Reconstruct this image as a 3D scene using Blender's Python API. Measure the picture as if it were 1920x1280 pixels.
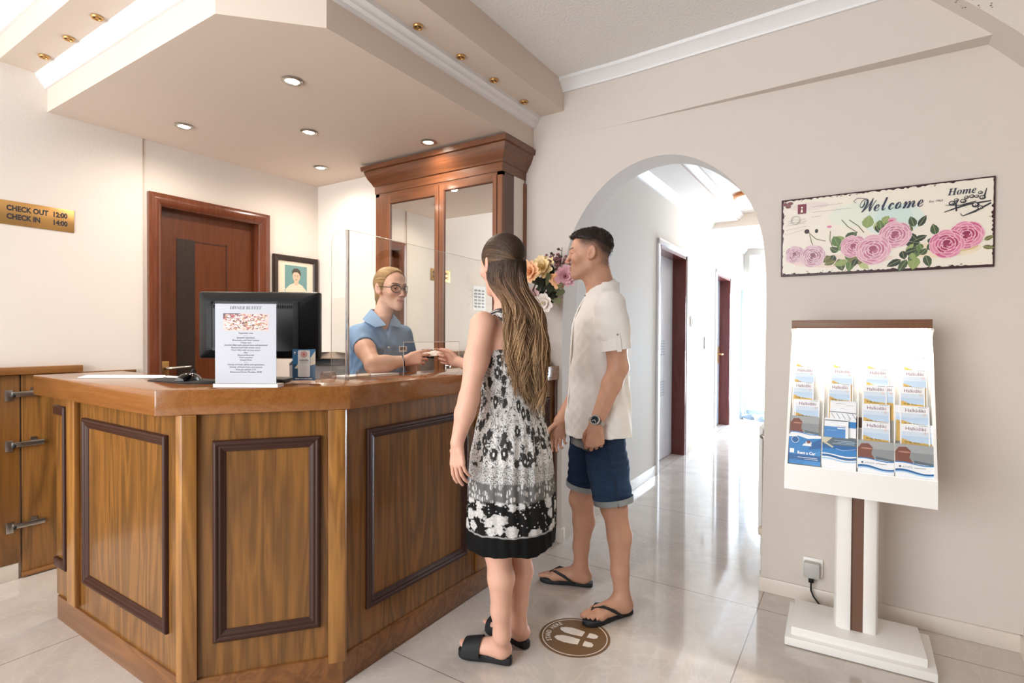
import bpy, bmesh, math, random
import numpy as np
from mathutils import Vector, Matrix

# ------------------------------------------------------------------ scene, camera, world, lights
SC = bpy.context.scene
for o in list(bpy.data.objects):
    bpy.data.objects.remove(o)
COL = SC.collection

FPX, CAMH = 1009.065, 1.28
_a, _p, _r = math.radians(32.7466), math.radians(-0.7097), math.radians(-0.3039)
RGT0 = Vector((math.cos(_a), math.sin(_a), 0)); FWD0 = Vector((-math.sin(_a), math.cos(_a), 0)); UP0 = Vector((0, 0, 1))
FWD = FWD0 * math.cos(_p) + UP0 * math.sin(_p)
_u = -FWD0 * math.sin(_p) + UP0 * math.cos(_p)
RGT = RGT0 * math.cos(_r) - _u * math.sin(_r)
UPV = RGT0 * math.sin(_r) + _u * math.cos(_r)
EYE = Vector((0, 0, CAMH))

cam_d = bpy.data.cameras.new('camera'); cam = bpy.data.objects.new('camera', cam_d); COL.objects.link(cam)
cam_d.sensor_width = 36.0; cam_d.lens = FPX / 1920 * 36.0; cam_d.clip_start = 0.02; cam_d.clip_end = 100
cam.matrix_world = Matrix(((RGT.x, UPV.x, -FWD.x, 0), (RGT.y, UPV.y, -FWD.y, 0), (RGT.z, UPV.z, -FWD.z, CAMH), (0, 0, 0, 1)))
SC.camera = cam

def at(px, py, depth):
    """a point at a given distance along the camera axis (a measured place in the room)"""
    return EYE + (FWD + RGT * ((px - 960) / FPX) + UPV * ((640 - py) / FPX)) * depth

SC.view_settings.view_transform = 'Standard'
SC.view_settings.look = 'None'
SC.view_settings.gamma = 1.0
SC.view_settings.use_curve_mapping = False
SC.view_settings.exposure = 0.27
SC.cycles.max_bounces = 10; SC.cycles.diffuse_bounces = 6; SC.cycles.glossy_bounces = 5
SC.cycles.transparent_max_bounces = 16; SC.cycles.transmission_bounces = 6
SC.cycles.sample_clamp_indirect = 6.0
SC.cycles.caustics_reflective = False; SC.cycles.caustics_refractive = False
SC.cycles.use_denoising = True

W = bpy.data.worlds.new('daylight'); SC.world = W; W.use_nodes = True
_bg = W.node_tree.nodes['Background']; _bg.inputs[0].default_value = (0.93, 0.97, 1.0, 1); _bg.inputs[1].default_value = 2.0

def lamp(name, kind, loc, energy, color, rot=None, size=None, size_y=None, parent=None, spot=None, target=None, blend=0.6):
    d = bpy.data.lights.new(name, kind); d.energy = energy; d.color = color
    if kind == 'AREA':
        d.shape = 'RECTANGLE'; d.size = size; d.size_y = size_y or size
    elif size is not None:
        d.shadow_soft_size = size
    if spot: d.spot_size = math.radians(spot); d.spot_blend = blend
    o = bpy.data.objects.new(name, d); COL.objects.link(o); o.location = loc
    if target is not None:
        o.rotation_euler = (Vector(target) - Vector(loc)).to_track_quat('-Z', 'Y').to_euler()
    if parent is not None: o.parent = parent
    return o

# assumed daylight, an added lamp for an unseen front window behind the camera
lamp('assumed_front_daylight', 'AREA', (-2.0, -2.3, 1.55), 112, (0.97, 0.985, 1.0), size=3.1, size_y=2.4, target=(-1.9, 2.0, 1.25))
# daylight of the glazed door at the end of the corridor
lamp('corridor_door_daylight', 'AREA', (-0.96, 9.6, 1.15), 420, (0.66, 0.82, 1.0), size=1.1, size_y=2.0, target=(-0.96, 3.0, 1.0))

# ------------------------------------------------------------------ helpers
def lin(c):
    return c / 12.92 if c <= 0.04045 else ((c + 0.055) / 1.055) ** 2.4
def hx(h):
    h = h.lstrip('#'); return tuple(lin(int(h[i:i + 2], 16) / 255) for i in (0, 2, 4)) + (1.0,)

WLOC = {}
def wl(o): return WLOC.get(o.name, Vector((0, 0, 0))) if o is not None else Vector((0, 0, 0))
def tag(o, label=None, cat=None, group=None, kind=None):
    if label: o['label'] = label
    if cat: o['category'] = cat
    if group: o['group'] = group
    if kind: o['kind'] = kind
    return o
def thing(name, label, cat, loc=(0, 0, 0), group=None, kind=None, parent=None):
    o = bpy.data.objects.new(name, None); COL.objects.link(o); o.empty_display_size = 0.05
    if parent is not None:
        o.parent = parent; o.location = Vector(loc) - wl(parent)
    else:
        o.location = loc
    WLOC[o.name] = Vector(loc)
    return tag(o, label, cat, group, kind)

class MB:
    """collects shapes and links them as one mesh object"""
    def __init__(s): s.v = []; s.f = []; s.m = []; s.tf = None
    def add(s, vs, fs, mi=0):
        b = len(s.v)
        for p in vs:
            p = Vector(p)
            s.v.append(s.tf @ p if s.tf is not None else p)
        for f in fs: s.f.append([b + i for i in f]); s.m.append(mi)
        return s
    def box(s, x0, y0, z0, x1, y1, z1, mi=0, bev=0.0, seg=2):
        x0, x1 = min(x0, x1), max(x0, x1); y0, y1 = min(y0, y1), max(y0, y1); z0, z1 = min(z0, z1), max(z0, z1)
        vs = [(x, y, z) for z in (z0, z1) for y in (y0, y1) for x in (x0, x1)]
        fs = [(0, 2, 3, 1), (4, 5, 7, 6), (0, 1, 5, 4), (2, 6, 7, 3), (0, 4, 6, 2), (1, 3, 7, 5)]
        if bev <= 0: return s.add(vs, fs, mi)
        bm = bmesh.new(); bvs = [bm.verts.new(v) for v in vs]
        for f in fs: bm.faces.new([bvs[i] for i in f])
        bmesh.ops.bevel(bm, geom=list(bm.edges), offset=bev, segments=seg, profile=0.5, affect='EDGES')
        bm.verts.index_update()
        s.add([v.co.copy() for v in bm.verts], [[v.index for v in f.verts] for f in bm.faces], mi); bm.free(); return s
    def prism(s, poly, a0, a1, axis='z', mi=0, bev=0.0):
        """polygon (two coordinates) extruded along an axis; x: (y,z), y: (x,z), z: (x,y)"""
        def P(q, a):
            return (a, q[0], q[1]) if axis == 'x' else (q[0], a, q[1]) if axis == 'y' else (q[0], q[1], a)
        n = len(poly); vs = [P(q, a0) for q in poly] + [P(q, a1) for q in poly]
        fs = [list(range(n))[::-1], list(range(n, 2 * n))] + [(i, (i + 1) % n, n + (i + 1) % n, n + i) for i in range(n)]
        bm = bmesh.new(); bvs = [bm.verts.new(v) for v in vs]
        for f in fs: bm.faces.new([bvs[i] for i in f])
        bmesh.ops.recalc_face_normals(bm, faces=bm.faces)
        if bev > 0:
            es = [e for e in bm.edges if e.calc_face_angle(0) > 0.5]
            bmesh.ops.bevel(bm, geom=es, offset=bev, segments=2, profile=0.5, affect='EDGES')
        bm.verts.index_update()
        s.add([v.co.copy() for v in bm.verts], [[v.index for v in f.verts] for f in bm.faces], mi); bm.free(); return s
    def loft(s, rings, mi=0, caps=True, closed=True):
        n = len(rings[0]); vs = [p for r in rings for p in r]; fs = []
        for i in range(len(rings) - 1):
            for j in range(n if closed else n - 1):
                k = (j + 1) % n; fs.append((i * n + j, i * n + k, (i + 1) * n + k, (i + 1) * n + j))
        if caps and closed:
            fs.append(list(range(n))[::-1]); fs.append([(len(rings) - 1) * n + j for j in range(n)])
        return s.add(vs, fs, mi)
    def tube(s, pts, r, n=8, mi=0, caps=True):
        pts = [Vector(p) for p in pts]; rings = []; up = None
        for i, p in enumerate(pts):
            t = (pts[min(i + 1, len(pts) - 1)] - pts[max(i - 1, 0)]).normalized()
            if up is None:
                up = Vector((0, 0, 1)) if abs(t.z) < 0.9 else Vector((1, 0, 0))
            u = (up - t * up.dot(t)).normalized(); w = t.cross(u); up = u
            rr = r[i] if hasattr(r, '__len__') else r
            rings.append([p + (u * math.cos(2 * math.pi * j / n) + w * math.sin(2 * math.pi * j / n)) * rr for j in range(n)])
        return s.loft(rings, mi, caps)
    def lathe(s, prof, c=(0, 0, 0), n=24, mi=0, M=None):
        c = Vector(c); rings = []
        for r, z in prof:
            ring = [Vector((r * math.cos(2 * math.pi * j / n), r * math.sin(2 * math.pi * j / n), z)) for j in range(n)]
            rings.append([c + (M @ p if M is not None else p) for p in ring])
        return s.loft(rings, mi, True)
    def ell(s, c, r, n=16, m=10, mi=0, M=None):
        prof = [(max(1e-4, math.sin(math.pi * i / m)), -math.cos(math.pi * i / m)) for i in range(m + 1)]
        c = Vector(c); rings = []
        for q, z in prof:
            ring = [Vector((r[0] * q * math.cos(2 * math.pi * j / n), r[1] * q * math.sin(2 * math.pi * j / n), r[2] * z)) for j in range(n)]
            rings.append([c + (M @ p if M is not None else p) for p in ring])
        return s.loft(rings, mi, True)
    def frame(s, o, ux, uy, n, x0, y0, x1, y1, prof, mi=0, sides=(1, 1, 1, 1)):
        """mitred moulding round a rectangle; prof = [(inset, height)], outer foot to inner foot"""
        o, ux, uy, n = Vector(o), Vector(ux), Vector(uy), Vector(n)
        cs = [(x0, y0, 1, 1), (x1, y0, -1, 1), (x1, y1, -1, -1), (x0, y1, 1, -1)]
        R = [[o + ux * (x + sx * a) + uy * (y + sy * a) + n * h for a, h in prof] for x, y, sx, sy in cs]
        k = len(prof)
        for i in range(4):
            if sides[i]:
                A, B = R[i], R[(i + 1) % 4]
                s.add(A + B, [(j, j + 1, k + j + 1, k + j) for j in range(k - 1)], mi)
        return s
    def sweep(s, path, prof, mi=0, closed=False):
        """profile (out, up) along a plan path; out is to the right of travel"""
        P = [Vector(p) for p in path]; n = len(P); rings = []
        for i in range(n):
            d0 = (P[i] - P[i - 1]).normalized() if i > 0 else None
            d1 = (P[i + 1] - P[i]).normalized() if i < n - 1 else None
            d0 = d0 or d1; d1 = d1 or d0
            n0 = Vector((d0.y, -d0.x, 0)); n1 = Vector((d1.y, -d1.x, 0)); b = (n0 + n1).normalized()
            k = 1 / max(0.3, b.dot(n0))
            rings.append([P[i] + b * (a * k) + Vector((0, 0, h)) for a, h in prof])
        return s.loft(rings, mi, True, True)
    def build(s, name, mats, parent=None, smooth=35, base=None):
        if not isinstance(mats, (list, tuple)): mats = [mats]
        off = wl(parent) if base is None else Vector(base)
        me = bpy.data.meshes.new(name)
        me.from_pydata([tuple(v - off) for v in s.v], [], s.f)
        me.polygons.foreach_set('material_index', s.m)
        for m in mats: me.materials.append(m)
        bm = bmesh.new(); bm.from_mesh(me)
        bmesh.ops.recalc_face_normals(bm, faces=bm.faces)
        if smooth:
            lim = math.radians(smooth)
            for f in bm.faces: f.smooth = True
            for e in bm.edges: e.smooth = len(e.link_faces) == 2 and e.calc_face_angle(0) < lim
        bm.to_mesh(me); bm.free(); me.update()
        o = bpy.data.objects.new(name, me); COL.objects.link(o)
        if parent is not None: o.parent = parent
        elif base is not None: o.location = base
        WLOC[o.name] = off.copy() if parent is None else wl(parent).copy()
        return o

def struct(name, mb, mats, parent=None, smooth=35):
    o = mb.build(name, mats, parent, smooth)
    if parent is None: o['kind'] = 'structure'
    return o

def copy_thing(root, loc, label):
    r = root.copy(); COL.objects.link(r); r.location = loc; r['label'] = label
    for ch in list(root.children):
        c = ch.copy(); COL.objects.link(c); c.parent = r
        for g in ch.children:
            d = g.copy(); COL.objects.link(d); d.parent = c
    return r

# ---- flat printed work: everything lies on a frame (origin, x direction, y direction) in thin layers
class Flat:
    def __init__(s, o, ux, uy, eps=0.00025):
        s.o = Vector(o); s.ux = Vector(ux).normalized(); s.uy = Vector(uy).normalized(); s.n = s.ux.cross(s.uy); s.eps = eps; s.k = 1
        s.mb = MB(); s.mats = []; s.ix = {}
    def mi(s, m):
        if m.name not in s.ix: s.ix[m.name] = len(s.mats); s.mats.append(m)
        return s.ix[m.name]
    def poly(s, pts, m, step=True):
        h = s.eps * s.k
        s.mb.add([s.o + s.ux * x + s.uy * y + s.n * h for x, y in pts], [list(range(len(pts)))], s.mi(m))
        if step: s.k += 1
    def rect(s, x0, y0, x1, y1, m): s.poly([(x0, y0), (x1, y0), (x1, y1), (x0, y1)], m)
    def disc(s, cx, cy, rx, ry, m, n=20, rot=0):
        c, d = math.cos(rot), math.sin(rot); P = []
        for i in range(n):
            a = 2 * math.pi * i / n; x, y = rx * math.cos(a), ry * math.sin(a); P.append((cx + c * x - d * y, cy + d * x + c * y))
        s.poly(P, m)
    def ring(s, cx, cy, r0, r1, m, n=48):
        h = s.eps * s.k; vs = []
        for r in (r0, r1):
            for i in range(n):
                a = 2 * math.pi * i / n; vs.append(s.o + s.ux * (cx + r * math.cos(a)) + s.uy * (cy + r * math.sin(a)) + s.n * h)
        s.mb.add(vs, [(i, (i + 1) % n, n + (i + 1) % n, n + i) for i in range(n)], s.mi(m)); s.k += 1
    def stroke(s, pts, w, m):
        h = s.eps * s.k; vs = []; P = [Vector((x, y)) for x, y in pts]
        for i, p in enumerate(P):
            t = (P[min(i + 1, len(P) - 1)] - P[max(i - 1, 0)]).normalized(); nn = Vector((-t.y, t.x))
            ww = (w[i] if hasattr(w, '__len__') else w) / 2
            for sg in (1, -1):
                q = p + nn * ww * sg; vs.append(s.o + s.ux * q.x + s.uy * q.y + s.n * h)
        s.mb.add(vs, [(2 * i, 2 * i + 1, 2 * i + 3, 2 * i + 2) for i in range(len(P) - 1)], s.mi(m)); s.k += 1
    def text(s, body, x, y, size, m, align='CENTER', rot=0.0, shear=0.0, offset=0.0, sx=1.0, width=None):
        V, Fc = glyphs(body, size, align, shear, offset)
        if not V: return
        if width:
            xs = [v[0] for v in V]; sx = width / max(1e-6, max(xs) - min(xs))
        c, d = math.cos(rot), math.sin(rot); h = s.eps * s.k
        s.mb.add([s.o + s.ux * (x + c * vx * sx - d * vy) + s.uy * (y + d * vx * sx + c * vy) + s.n * h for vx, vy in V], Fc, s.mi(m)); s.k += 1
    def build(s, name, parent=None): return s.mb.build(name, s.mats, parent, smooth=0)

def glyphs(body, size, align='CENTER', shear=0.0, offset=0.0):
    cu = bpy.data.curves.new('lettering_source', 'FONT'); cu.body = body; cu.size = size; cu.align_x = align; cu.align_y = 'CENTER'
    cu.shear = shear; cu.offset = offset; cu.resolution_u = 3
    o = bpy.data.objects.new('lettering_source', cu); COL.objects.link(o)
    dg = bpy.context.evaluated_depsgraph_get(); dg.update()
    me = bpy.data.meshes.new_from_object(o.evaluated_get(dg))
    V = [(v.co.x, v.co.y) for v in me.vertices]; Fc = [list(p.vertices) for p in me.polygons]
    bpy.data.objects.remove(o); bpy.data.curves.remove(cu); bpy.data.meshes.remove(me)
    return V, Fc

# ------------------------------------------------------------------ materials
def mat(name, col, rough=0.5, metal=0.0, spec=0.5, bump=None, coat=0.0, var=0.0, vscale=3.0, emis=0.0, emcol=None, sheen=0.0, sss=0.0):
    m = bpy.data.materials.new(name); m.use_nodes = True; nt = m.node_tree; b = nt.nodes['Principled BSDF']
    c = hx(col) if isinstance(col, str) else col
    b.inputs['Base Color'].default_value = c; b.inputs['Roughness'].default_value = rough; b.inputs['Metallic'].default_value = metal
    b.inputs['Specular IOR Level'].default_value = spec; b.inputs['Coat Weight'].default_value = coat; b.inputs['Coat Roughness'].default_value = 0.12
    b.inputs['Sheen Weight'].default_value = sheen
    if sss: b.inputs['Subsurface Weight'].default_value = sss; b.inputs['Subsurface Radius'].default_value = (0.012, 0.005, 0.003); b.inputs['Subsurface Scale'].default_value = 1.0
    if emis: b.inputs['Emission Color'].default_value = hx(emcol) if emcol else c; b.inputs['Emission Strength'].default_value = emis
    tc = None
    if bump or var: tc = nt.nodes.new('ShaderNodeTexCoord')
    if bump:
        nz = nt.nodes.new('ShaderNodeTexNoise'); nz.inputs['Scale'].default_value = bump[0]; nz.inputs['Detail'].default_value = 4
        bp = nt.nodes.new('ShaderNodeBump'); bp.inputs['Strength'].default_value = bump[1]; bp.inputs['Distance'].default_value = bump[2] if len(bump) > 2 else 0.004
        nt.links.new(tc.outputs['Object'], nz.inputs['Vector']); nt.links.new(nz.outputs['Fac'], bp.inputs['Height']); nt.links.new(bp.outputs['Normal'], b.inputs['Normal'])
    if var:
        nz = nt.nodes.new('ShaderNodeTexNoise'); nz.inputs['Scale'].default_value = vscale; nz.inputs['Detail'].default_value = 3
        mr = nt.nodes.new('ShaderNodeMapRange'); mr.inputs['To Min'].default_value = 1 - var; mr.inputs['To Max'].default_value = 1 + var
        mx = nt.nodes.new('ShaderNodeMix'); mx.data_type = 'RGBA'; mx.blend_type = 'MULTIPLY'; mx.inputs['Factor'].default_value = 1
        mx.inputs['A'].default_value = c
        nt.links.new(tc.outputs['Object'], nz.inputs['Vector']); nt.links.new(nz.outputs['Fac'], mr.inputs['Value'])
        nt.links.new(mr.outputs['Result'], mx.inputs['B']); nt.links.new(mx.outputs['Result'], b.inputs['Base Color'])
    return m

def wood(name, dark, light, axis='z', rough=0.32, coat=0.25, scale=1.0, streak=1.0):
    m = bpy.data.materials.new(name); m.use_nodes = True; nt = m.node_tree; b = nt.nodes['Principled BSDF']; N = nt.nodes.new; L = nt.links.new
    tc = N('ShaderNodeTexCoord'); mp = N('ShaderNodeMapping'); L(tc.outputs['Object'], mp.inputs['Vector'])
    big, small = 9.0 * scale, 0.7 * scale
    mp.inputs['Scale'].default_value = tuple(small if axis == a else big for a in 'xyz')
    n1 = N('ShaderNodeTexNoise'); n1.inputs['Scale'].default_value = 1.0; n1.inputs['Detail'].default_value = 3; n1.inputs['Distortion'].default_value = 0.6
    L(mp.outputs['Vector'], n1.inputs['Vector'])
    # growth rings: repeated bands of the stretched noise give cathedral figures
    mm = N('ShaderNodeMath'); mm.operation = 'MULTIPLY'; mm.inputs[1].default_value = 7.0; L(n1.outputs['Fac'], mm.inputs[0])
    fr = N('ShaderNodeMath'); fr.operation = 'PINGPONG'; fr.inputs[1].default_value = 0.5; L(mm.outputs[0], fr.inputs[0])
    mp2 = N('ShaderNodeMapping'); L(tc.outputs['Object'], mp2.inputs['Vector'])
    mp2.inputs['Scale'].default_value = tuple(5.0 if axis == a else 180.0 for a in 'xyz')
    n2 = N('ShaderNodeTexNoise'); n2.inputs['Scale'].default_value = 1.0; n2.inputs['Detail'].default_value = 2; L(mp2.outputs['Vector'], n2.inputs['Vector'])
    ad = N('ShaderNodeMath'); ad.operation = 'MULTIPLY_ADD'; ad.inputs[1].default_value = 1.1 * streak; L(fr.outputs[0], ad.inputs[0])
    m2 = N('ShaderNodeMath'); m2.operation = 'MULTIPLY_ADD'; m2.inputs[1].default_value = 0.5; m2.inputs[2].default_value = -0.02; L(n2.outputs['Fac'], m2.inputs[0]); L(m2.outputs[0], ad.inputs[2])
    cr = N('ShaderNodeValToRGB'); cr.color_ramp.elements[0].position = 0.15; cr.color_ramp.elements[1].position = 0.85
    cr.color_ramp.elements[0].color = hx(dark); cr.color_ramp.elements[1].color = hx(light)
    L(ad.outputs[0], cr.inputs['Fac']); L(cr.outputs['Color'], b.inputs['Base Color'])
    b.inputs['Roughness'].default_value = rough; b.inputs['Coat Weight'].default_value = coat; b.inputs['Coat Roughness'].default_value = 0.1
    bp = N('ShaderNodeBump'); bp.inputs['Strength'].default_value = 0.06; bp.inputs['Distance'].default_value = 0.002; L(n2.outputs['Fac'], bp.inputs['Height']); L(bp.outputs['Normal'], b.inputs['Normal'])
    return m

def glassy(name, tint='#ffffff', refl=0.5, rough=0.02, edge=0.0):
    """clear sheet: see-through, with the mirror part growing at grazing angles"""
    m = bpy.data.materials.new(name); m.use_nodes = True; nt = m.node_tree; N = nt.nodes.new; L = nt.links.new
    nt.nodes.remove(nt.nodes['Principled BSDF']); out = nt.nodes['Material Output']
    t = N('ShaderNodeBsdfTransparent'); t.inputs[0].default_value = hx(tint); g = N('ShaderNodeBsdfGlossy'); g.inputs['Roughness'].default_value = rough
    fr = N('ShaderNodeFresnel'); fr.inputs[0].default_value = 1.45; mu = N('ShaderNodeMath'); mu.operation = 'MULTIPLY_ADD'; mu.inputs[1].default_value = refl; mu.inputs[2].default_value = edge; L(fr.outputs[0], mu.inputs[0])
    mx = N('ShaderNodeMixShader'); L(mu.outputs[0], mx.inputs[0]); L(t.outputs[0], mx.inputs[1]); L(g.outputs[0], mx.inputs[2]); L(mx.outputs[0], out.inputs['Surface'])
    return m

def attr_mat(name, rough=0.5, spec=0.4, sss=0.0, bump=None, attr='Col', sheen=0.0):
    m = mat(name, '#ffffff', rough, spec=spec, bump=bump, sss=sss, sheen=sheen); nt = m.node_tree
    a = nt.nodes.new('ShaderNodeAttribute'); a.attribute_name = attr
    nt.links.new(a.outputs['Color'], nt.nodes['Principled BSDF'].inputs['Base Color'])
    return m

WALL = mat('wall_paint', '#d5ccc4', 0.7, bump=(90, 0.25, 0.004), spec=0.25)
WALL_LIT = mat('lit_wall_paint', '#e3dbd3', 0.7, bump=(90, 0.15, 0.004), spec=0.25)  # same wall paint, with the brightness from the downlights put into its colour
WALLG = mat('corridor_wall_paper', '#ddd8d2', 0.75, bump=(160, 0.5, 0.004), spec=0.2, var=0.04, vscale=60)
CEILW = mat('white_textured_ceiling', '#e9e8e6', 0.8, bump=(70, 0.6, 0.006), spec=0.2)
SOFF = mat('beige_bulkhead_paint', '#dccec1', 0.65, spec=0.25)
CORN = mat('white_gloss_moulding', '#e4e4e5', 0.4)
BASEB = mat('pale_stone_skirting', '#ddd4c9', 0.3, var=0.05, vscale=14)
OAK = wood('honey_walnut_veneer', '#60401d', '#8e5f2c', 'z')
OAKX = wood('honey_walnut_rail_x', '#744a27', '#9b6a3a', 'x')
OAKY = wood('honey_walnut_rail_y', '#744a27', '#9b6a3a', 'y')
OAKD = wood('honey_walnut_plinth', '#694223', '#89592f', 'x')
TOPW = wood('varnished_counter_edge', '#835229', '#a87240', 'x', rough=0.14, coat=0.5, streak=0.3)
MAHO = mat('dark_mahogany_moulding', '#3b2016', 0.42, spec=0.35)
CABW = wood('red_brown_cabinet_wood', '#663c22', '#8b5331', 'z', streak=0.6)
CABX = wood('red_brown_cabinet_rail', '#5e371f', '#7f4b2b', 'x', streak=0.6)
CABD = wood('dark_cabinet_side', '#4a2a1c', '#5e3826', 'z')
DOORW = wood('red_brown_door_wood', '#552a14', '#733c1d', 'z', streak=0.45)
DOORF = wood('mahogany_door_casing', '#5f311d', '#7f472e', 'z', rough=0.24, streak=0.45)
REDM = wood('dark_red_mahogany', '#57211a', '#7a342a', 'z', rough=0.25, streak=0.5)
MIRR = mat('mirror_glass', (0.80, 0.80, 0.78, 1), 0.0, metal=1.0)
WHITE = mat('white_lacquer', '#f2f0ec', 0.35)
BLACK = mat('black_plastic', '#101113', 0.42, spec=0.3)
BLACKM = mat('matt_black_rubber', '#17171a', 0.7)
STEEL = mat('brushed_steel', '#b9b6b0', 0.3, metal=1.0)
BRASS = mat('polished_brass', '#cfa264', 0.32, metal=0.75)
PAPER = mat('white_paper', '#eeeef0', 0.6)
INK = mat('dark_ink', '#2b2b33', 0.6)
ACRY = glassy('clear_acrylic_sheet', '#fdfefd', 0.12)
EDGEM = mat('frosted_sheet_edge', '#e4e0db', 0.25)
ACRE = mat('polished_acrylic_edge', '#e4e2de', 0.08)
_e = ACRE.node_tree.nodes['Principled BSDF']; _e.inputs['Transmission Weight'].default_value = 0.75; _e.inputs['IOR'].default_value = 1.3
# ------------------------------------------------------------------ the room
XW, YA, YB, ZC = -3.68, 2.951, 2.815, 2.83      # left wall, arch wall, wall behind the desk, ceiling
YF = -2.4                                        # assumed glazed front, unseen behind the camera

def floor_mat():
    m = bpy.data.materials.new('polished_beige_marble_tiles'); m.use_nodes = True; nt = m.node_tree; b = nt.nodes['Principled BSDF']; N = nt.nodes.new; L = nt.links.new
    tc = N('ShaderNodeTexCoord'); sp = N('ShaderNodeSeparateXYZ'); L(tc.outputs['Object'], sp.inputs[0])
    def grout(out, off):
        a = N('ShaderNodeMath'); a.operation = 'SUBTRACT'; a.inputs[1].default_value = off; L(sp.outputs[out], a.inputs[0])
        p = N('ShaderNodeMath'); p.operation = 'PINGPONG'; p.inputs[1].default_value = 0.594; L(a.outputs[0], p.inputs[0])
        g = N('ShaderNodeMath'); g.operation = 'LESS_THAN'; g.inputs[1].default_value = 0.0022; L(p.outputs[0], g.inputs[0]); return g
    gx, gy = grout('X', -0.383), grout('Y', 1.558)
    mx = N('ShaderNodeMath'); mx.operation = 'MAXIMUM'; L(gx.outputs[0], mx.inputs[0]); L(gy.outputs[0], mx.inputs[1])
    n1 = N('ShaderNodeTexNoise'); n1.inputs['Scale'].default_value = 1.7; n1.inputs['Detail'].default_value = 8; n1.inputs['Roughness'].default_value = 0.62; n1.inputs['Distortion'].default_value = 1.6; L(tc.outputs['Object'], n1.inputs['Vector'])
    cr = N('ShaderNodeValToRGB'); e = cr.color_ramp.elements; e[0].position = 0.3; e[0].color = hx('#bdb3aa'); e[1].position = 0.7; e[1].color = hx('#d3cbc3'); L(n1.outputs['Fac'], cr.inputs[0])
    # fine veins
    n2 = N('ShaderNodeTexNoise'); n2.inputs['Scale'].default_value = 3.1; n2.inputs['Detail'].default_value = 6; n2.inputs['Distortion'].default_value = 2.2; L(tc.outputs['Object'], n2.inputs['Vector'])
    s1 = N('ShaderNodeMath'); s1.operation = 'SUBTRACT'; s1.inputs[1].default_value = 0.5; L(n2.outputs['Fac'], s1.inputs[0])
    s2 = N('ShaderNodeMath'); s2.operation = 'ABSOLUTE'; L(s1.outputs[0], s2.inputs[0])
    s3 = N('ShaderNodeMapRange'); s3.inputs['From Max'].default_value = 0.025; s3.inputs['To Min'].default_value = 0.4; s3.inputs['To Max'].default_value = 0.0; L(s2.outputs[0], s3.inputs['Value'])
    m1 = N('ShaderNodeMix'); m1.data_type = 'RGBA'; m1.inputs['B'].default_value = hx('#dcd2c6'); L(s3.outputs[0], m1.inputs['Factor']); L(cr.outputs['Color'], m1.inputs['A'])
    m2 = N('ShaderNodeMix'); m2.data_type = 'RGBA'; m2.inputs['B'].default_value = hx('#8d8177'); L(mx.outputs[0], m2.inputs['Factor']); L(m1.outputs['Result'], m2.inputs['A'])
    L(m2.outputs['Result'], b.inputs['Base Color'])
    b.inputs['Roughness'].default_value = 0.07; b.inputs['Specular IOR Level'].default_value = 0.8
    return m
FLOORM = floor_mat()

struct('floor', MB().box(-4.2, YF - 0.2, -0.12, 3.4, 12.5, 0.0), FLOORM)

# left wall with the door opening
DY0, DY1, DZ = 1.63, 2.32, 2.085
w = MB()
w.box(XW - 0.18, YF, 0, XW + 0.008, 1.545, ZC); w.box(XW - 0.18, 1.545, 0, XW, DY0, ZC)
w.box(XW - 0.18, DY0, DZ, XW, DY1, ZC); w.box(XW - 0.18, DY1, 0, XW, YA + 0.2, ZC)
struct('wall_left', w, WALL_LIT)
struct('wall_back', MB().box(XW, YB, 0, -1.80, YB + 0.12, ZC), WALL_LIT)

# arch wall: one outline with the arched opening cut into it
ARCH = [(-1.53, 0.0), (-1.53, 1.30), (-1.525, 1.55), (-1.510, 1.74), (-1.478, 1.87), (-1.425, 1.975), (-1.345, 2.085), (-1.255, 2.17), (-1.16, 2.228), (-1.05, 2.267), (-0.93, 2.279),
        (-0.81, 2.258), (-0.71, 2.212), (-0.615, 2.142), (-0.53, 2.056), (-0.465, 1.955), (-0.422, 1.845), (-0.398, 1.72), (-0.388, 1.55), (-0.388, 1.30), (-0.40, 0.0)]
def smooth_poly(P, it=2):
    for _ in range(it):
        Q = [P[0]]
        for a, b in zip(P, P[1:]):
            Q += [(a[0] * .75 + b[0] * .25, a[1] * .75 + b[1] * .25), (a[0] * .25 + b[0] * .75, a[1] * .25 + b[1] * .75)]
        P = Q + [P[-1]]
    return P
arch = smooth_poly(ARCH)
struct('wall_arch', MB().prism([(-1.86, 0)] + arch + [(0.75, 0), (0.75, ZC), (-1.86, ZC)], YA, YA + 0.185, axis='y'), WALL, smooth=25)
struct('wall_right', MB().box(0.578, 2.3, 0, 0.75, YA, ZC).box(0.75, 2.3, 0, 3.2, 2.45, ZC), WALL)
struct('wall_bounce_absorber', MB().box(3.2, YF, 0, 3.35, 2.45, ZC), wood('dark_light_absorber', '#3a2416', '#553722', 'z'))  # added unseen dark wall, keeps bounced light off the right counter panel
# the lintel over the arch wall: its face swings slowly out of the wall towards the right
lt = MB().prism([(-1.53, YA + 0.02), (-1.53, YA - 0.001), (-1.15, YA - 0.002), (0.60, YA - 0.098), (0.60, YA + 0.02)], 2.492, ZC, axis='z')
struct('trim_1', lt, WALL)
# sloping stair string that cuts the upper right corner, with a few damp spots
st = MB().prism([(0.02, 2.905), (0.182, 2.76), (0.40, 2.535), (0.478, 2.45), (0.62, 2.285), (0.85, 2.03), (0.85, 2.905)], 2.745, YA + 0.01, axis='y')
so = struct('trim_2', st, WALL)
rr = random.Random(5); sp = MB()
for i in range(16):
    px, py, r = rr.uniform(1790, 1862), rr.uniform(-6, 16), rr.uniform(0.0012, 0.003)
    d = at(px, py, 1) - EYE; q = EYE + d * ((2.744 - 0) / d.y)
    sp.ell(q, (r * 1.5, 0.0008, r), n=8, m=4)
sp.build('damp_stain', mat('damp_stain', '#8d8176', 0.8), so)

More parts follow.
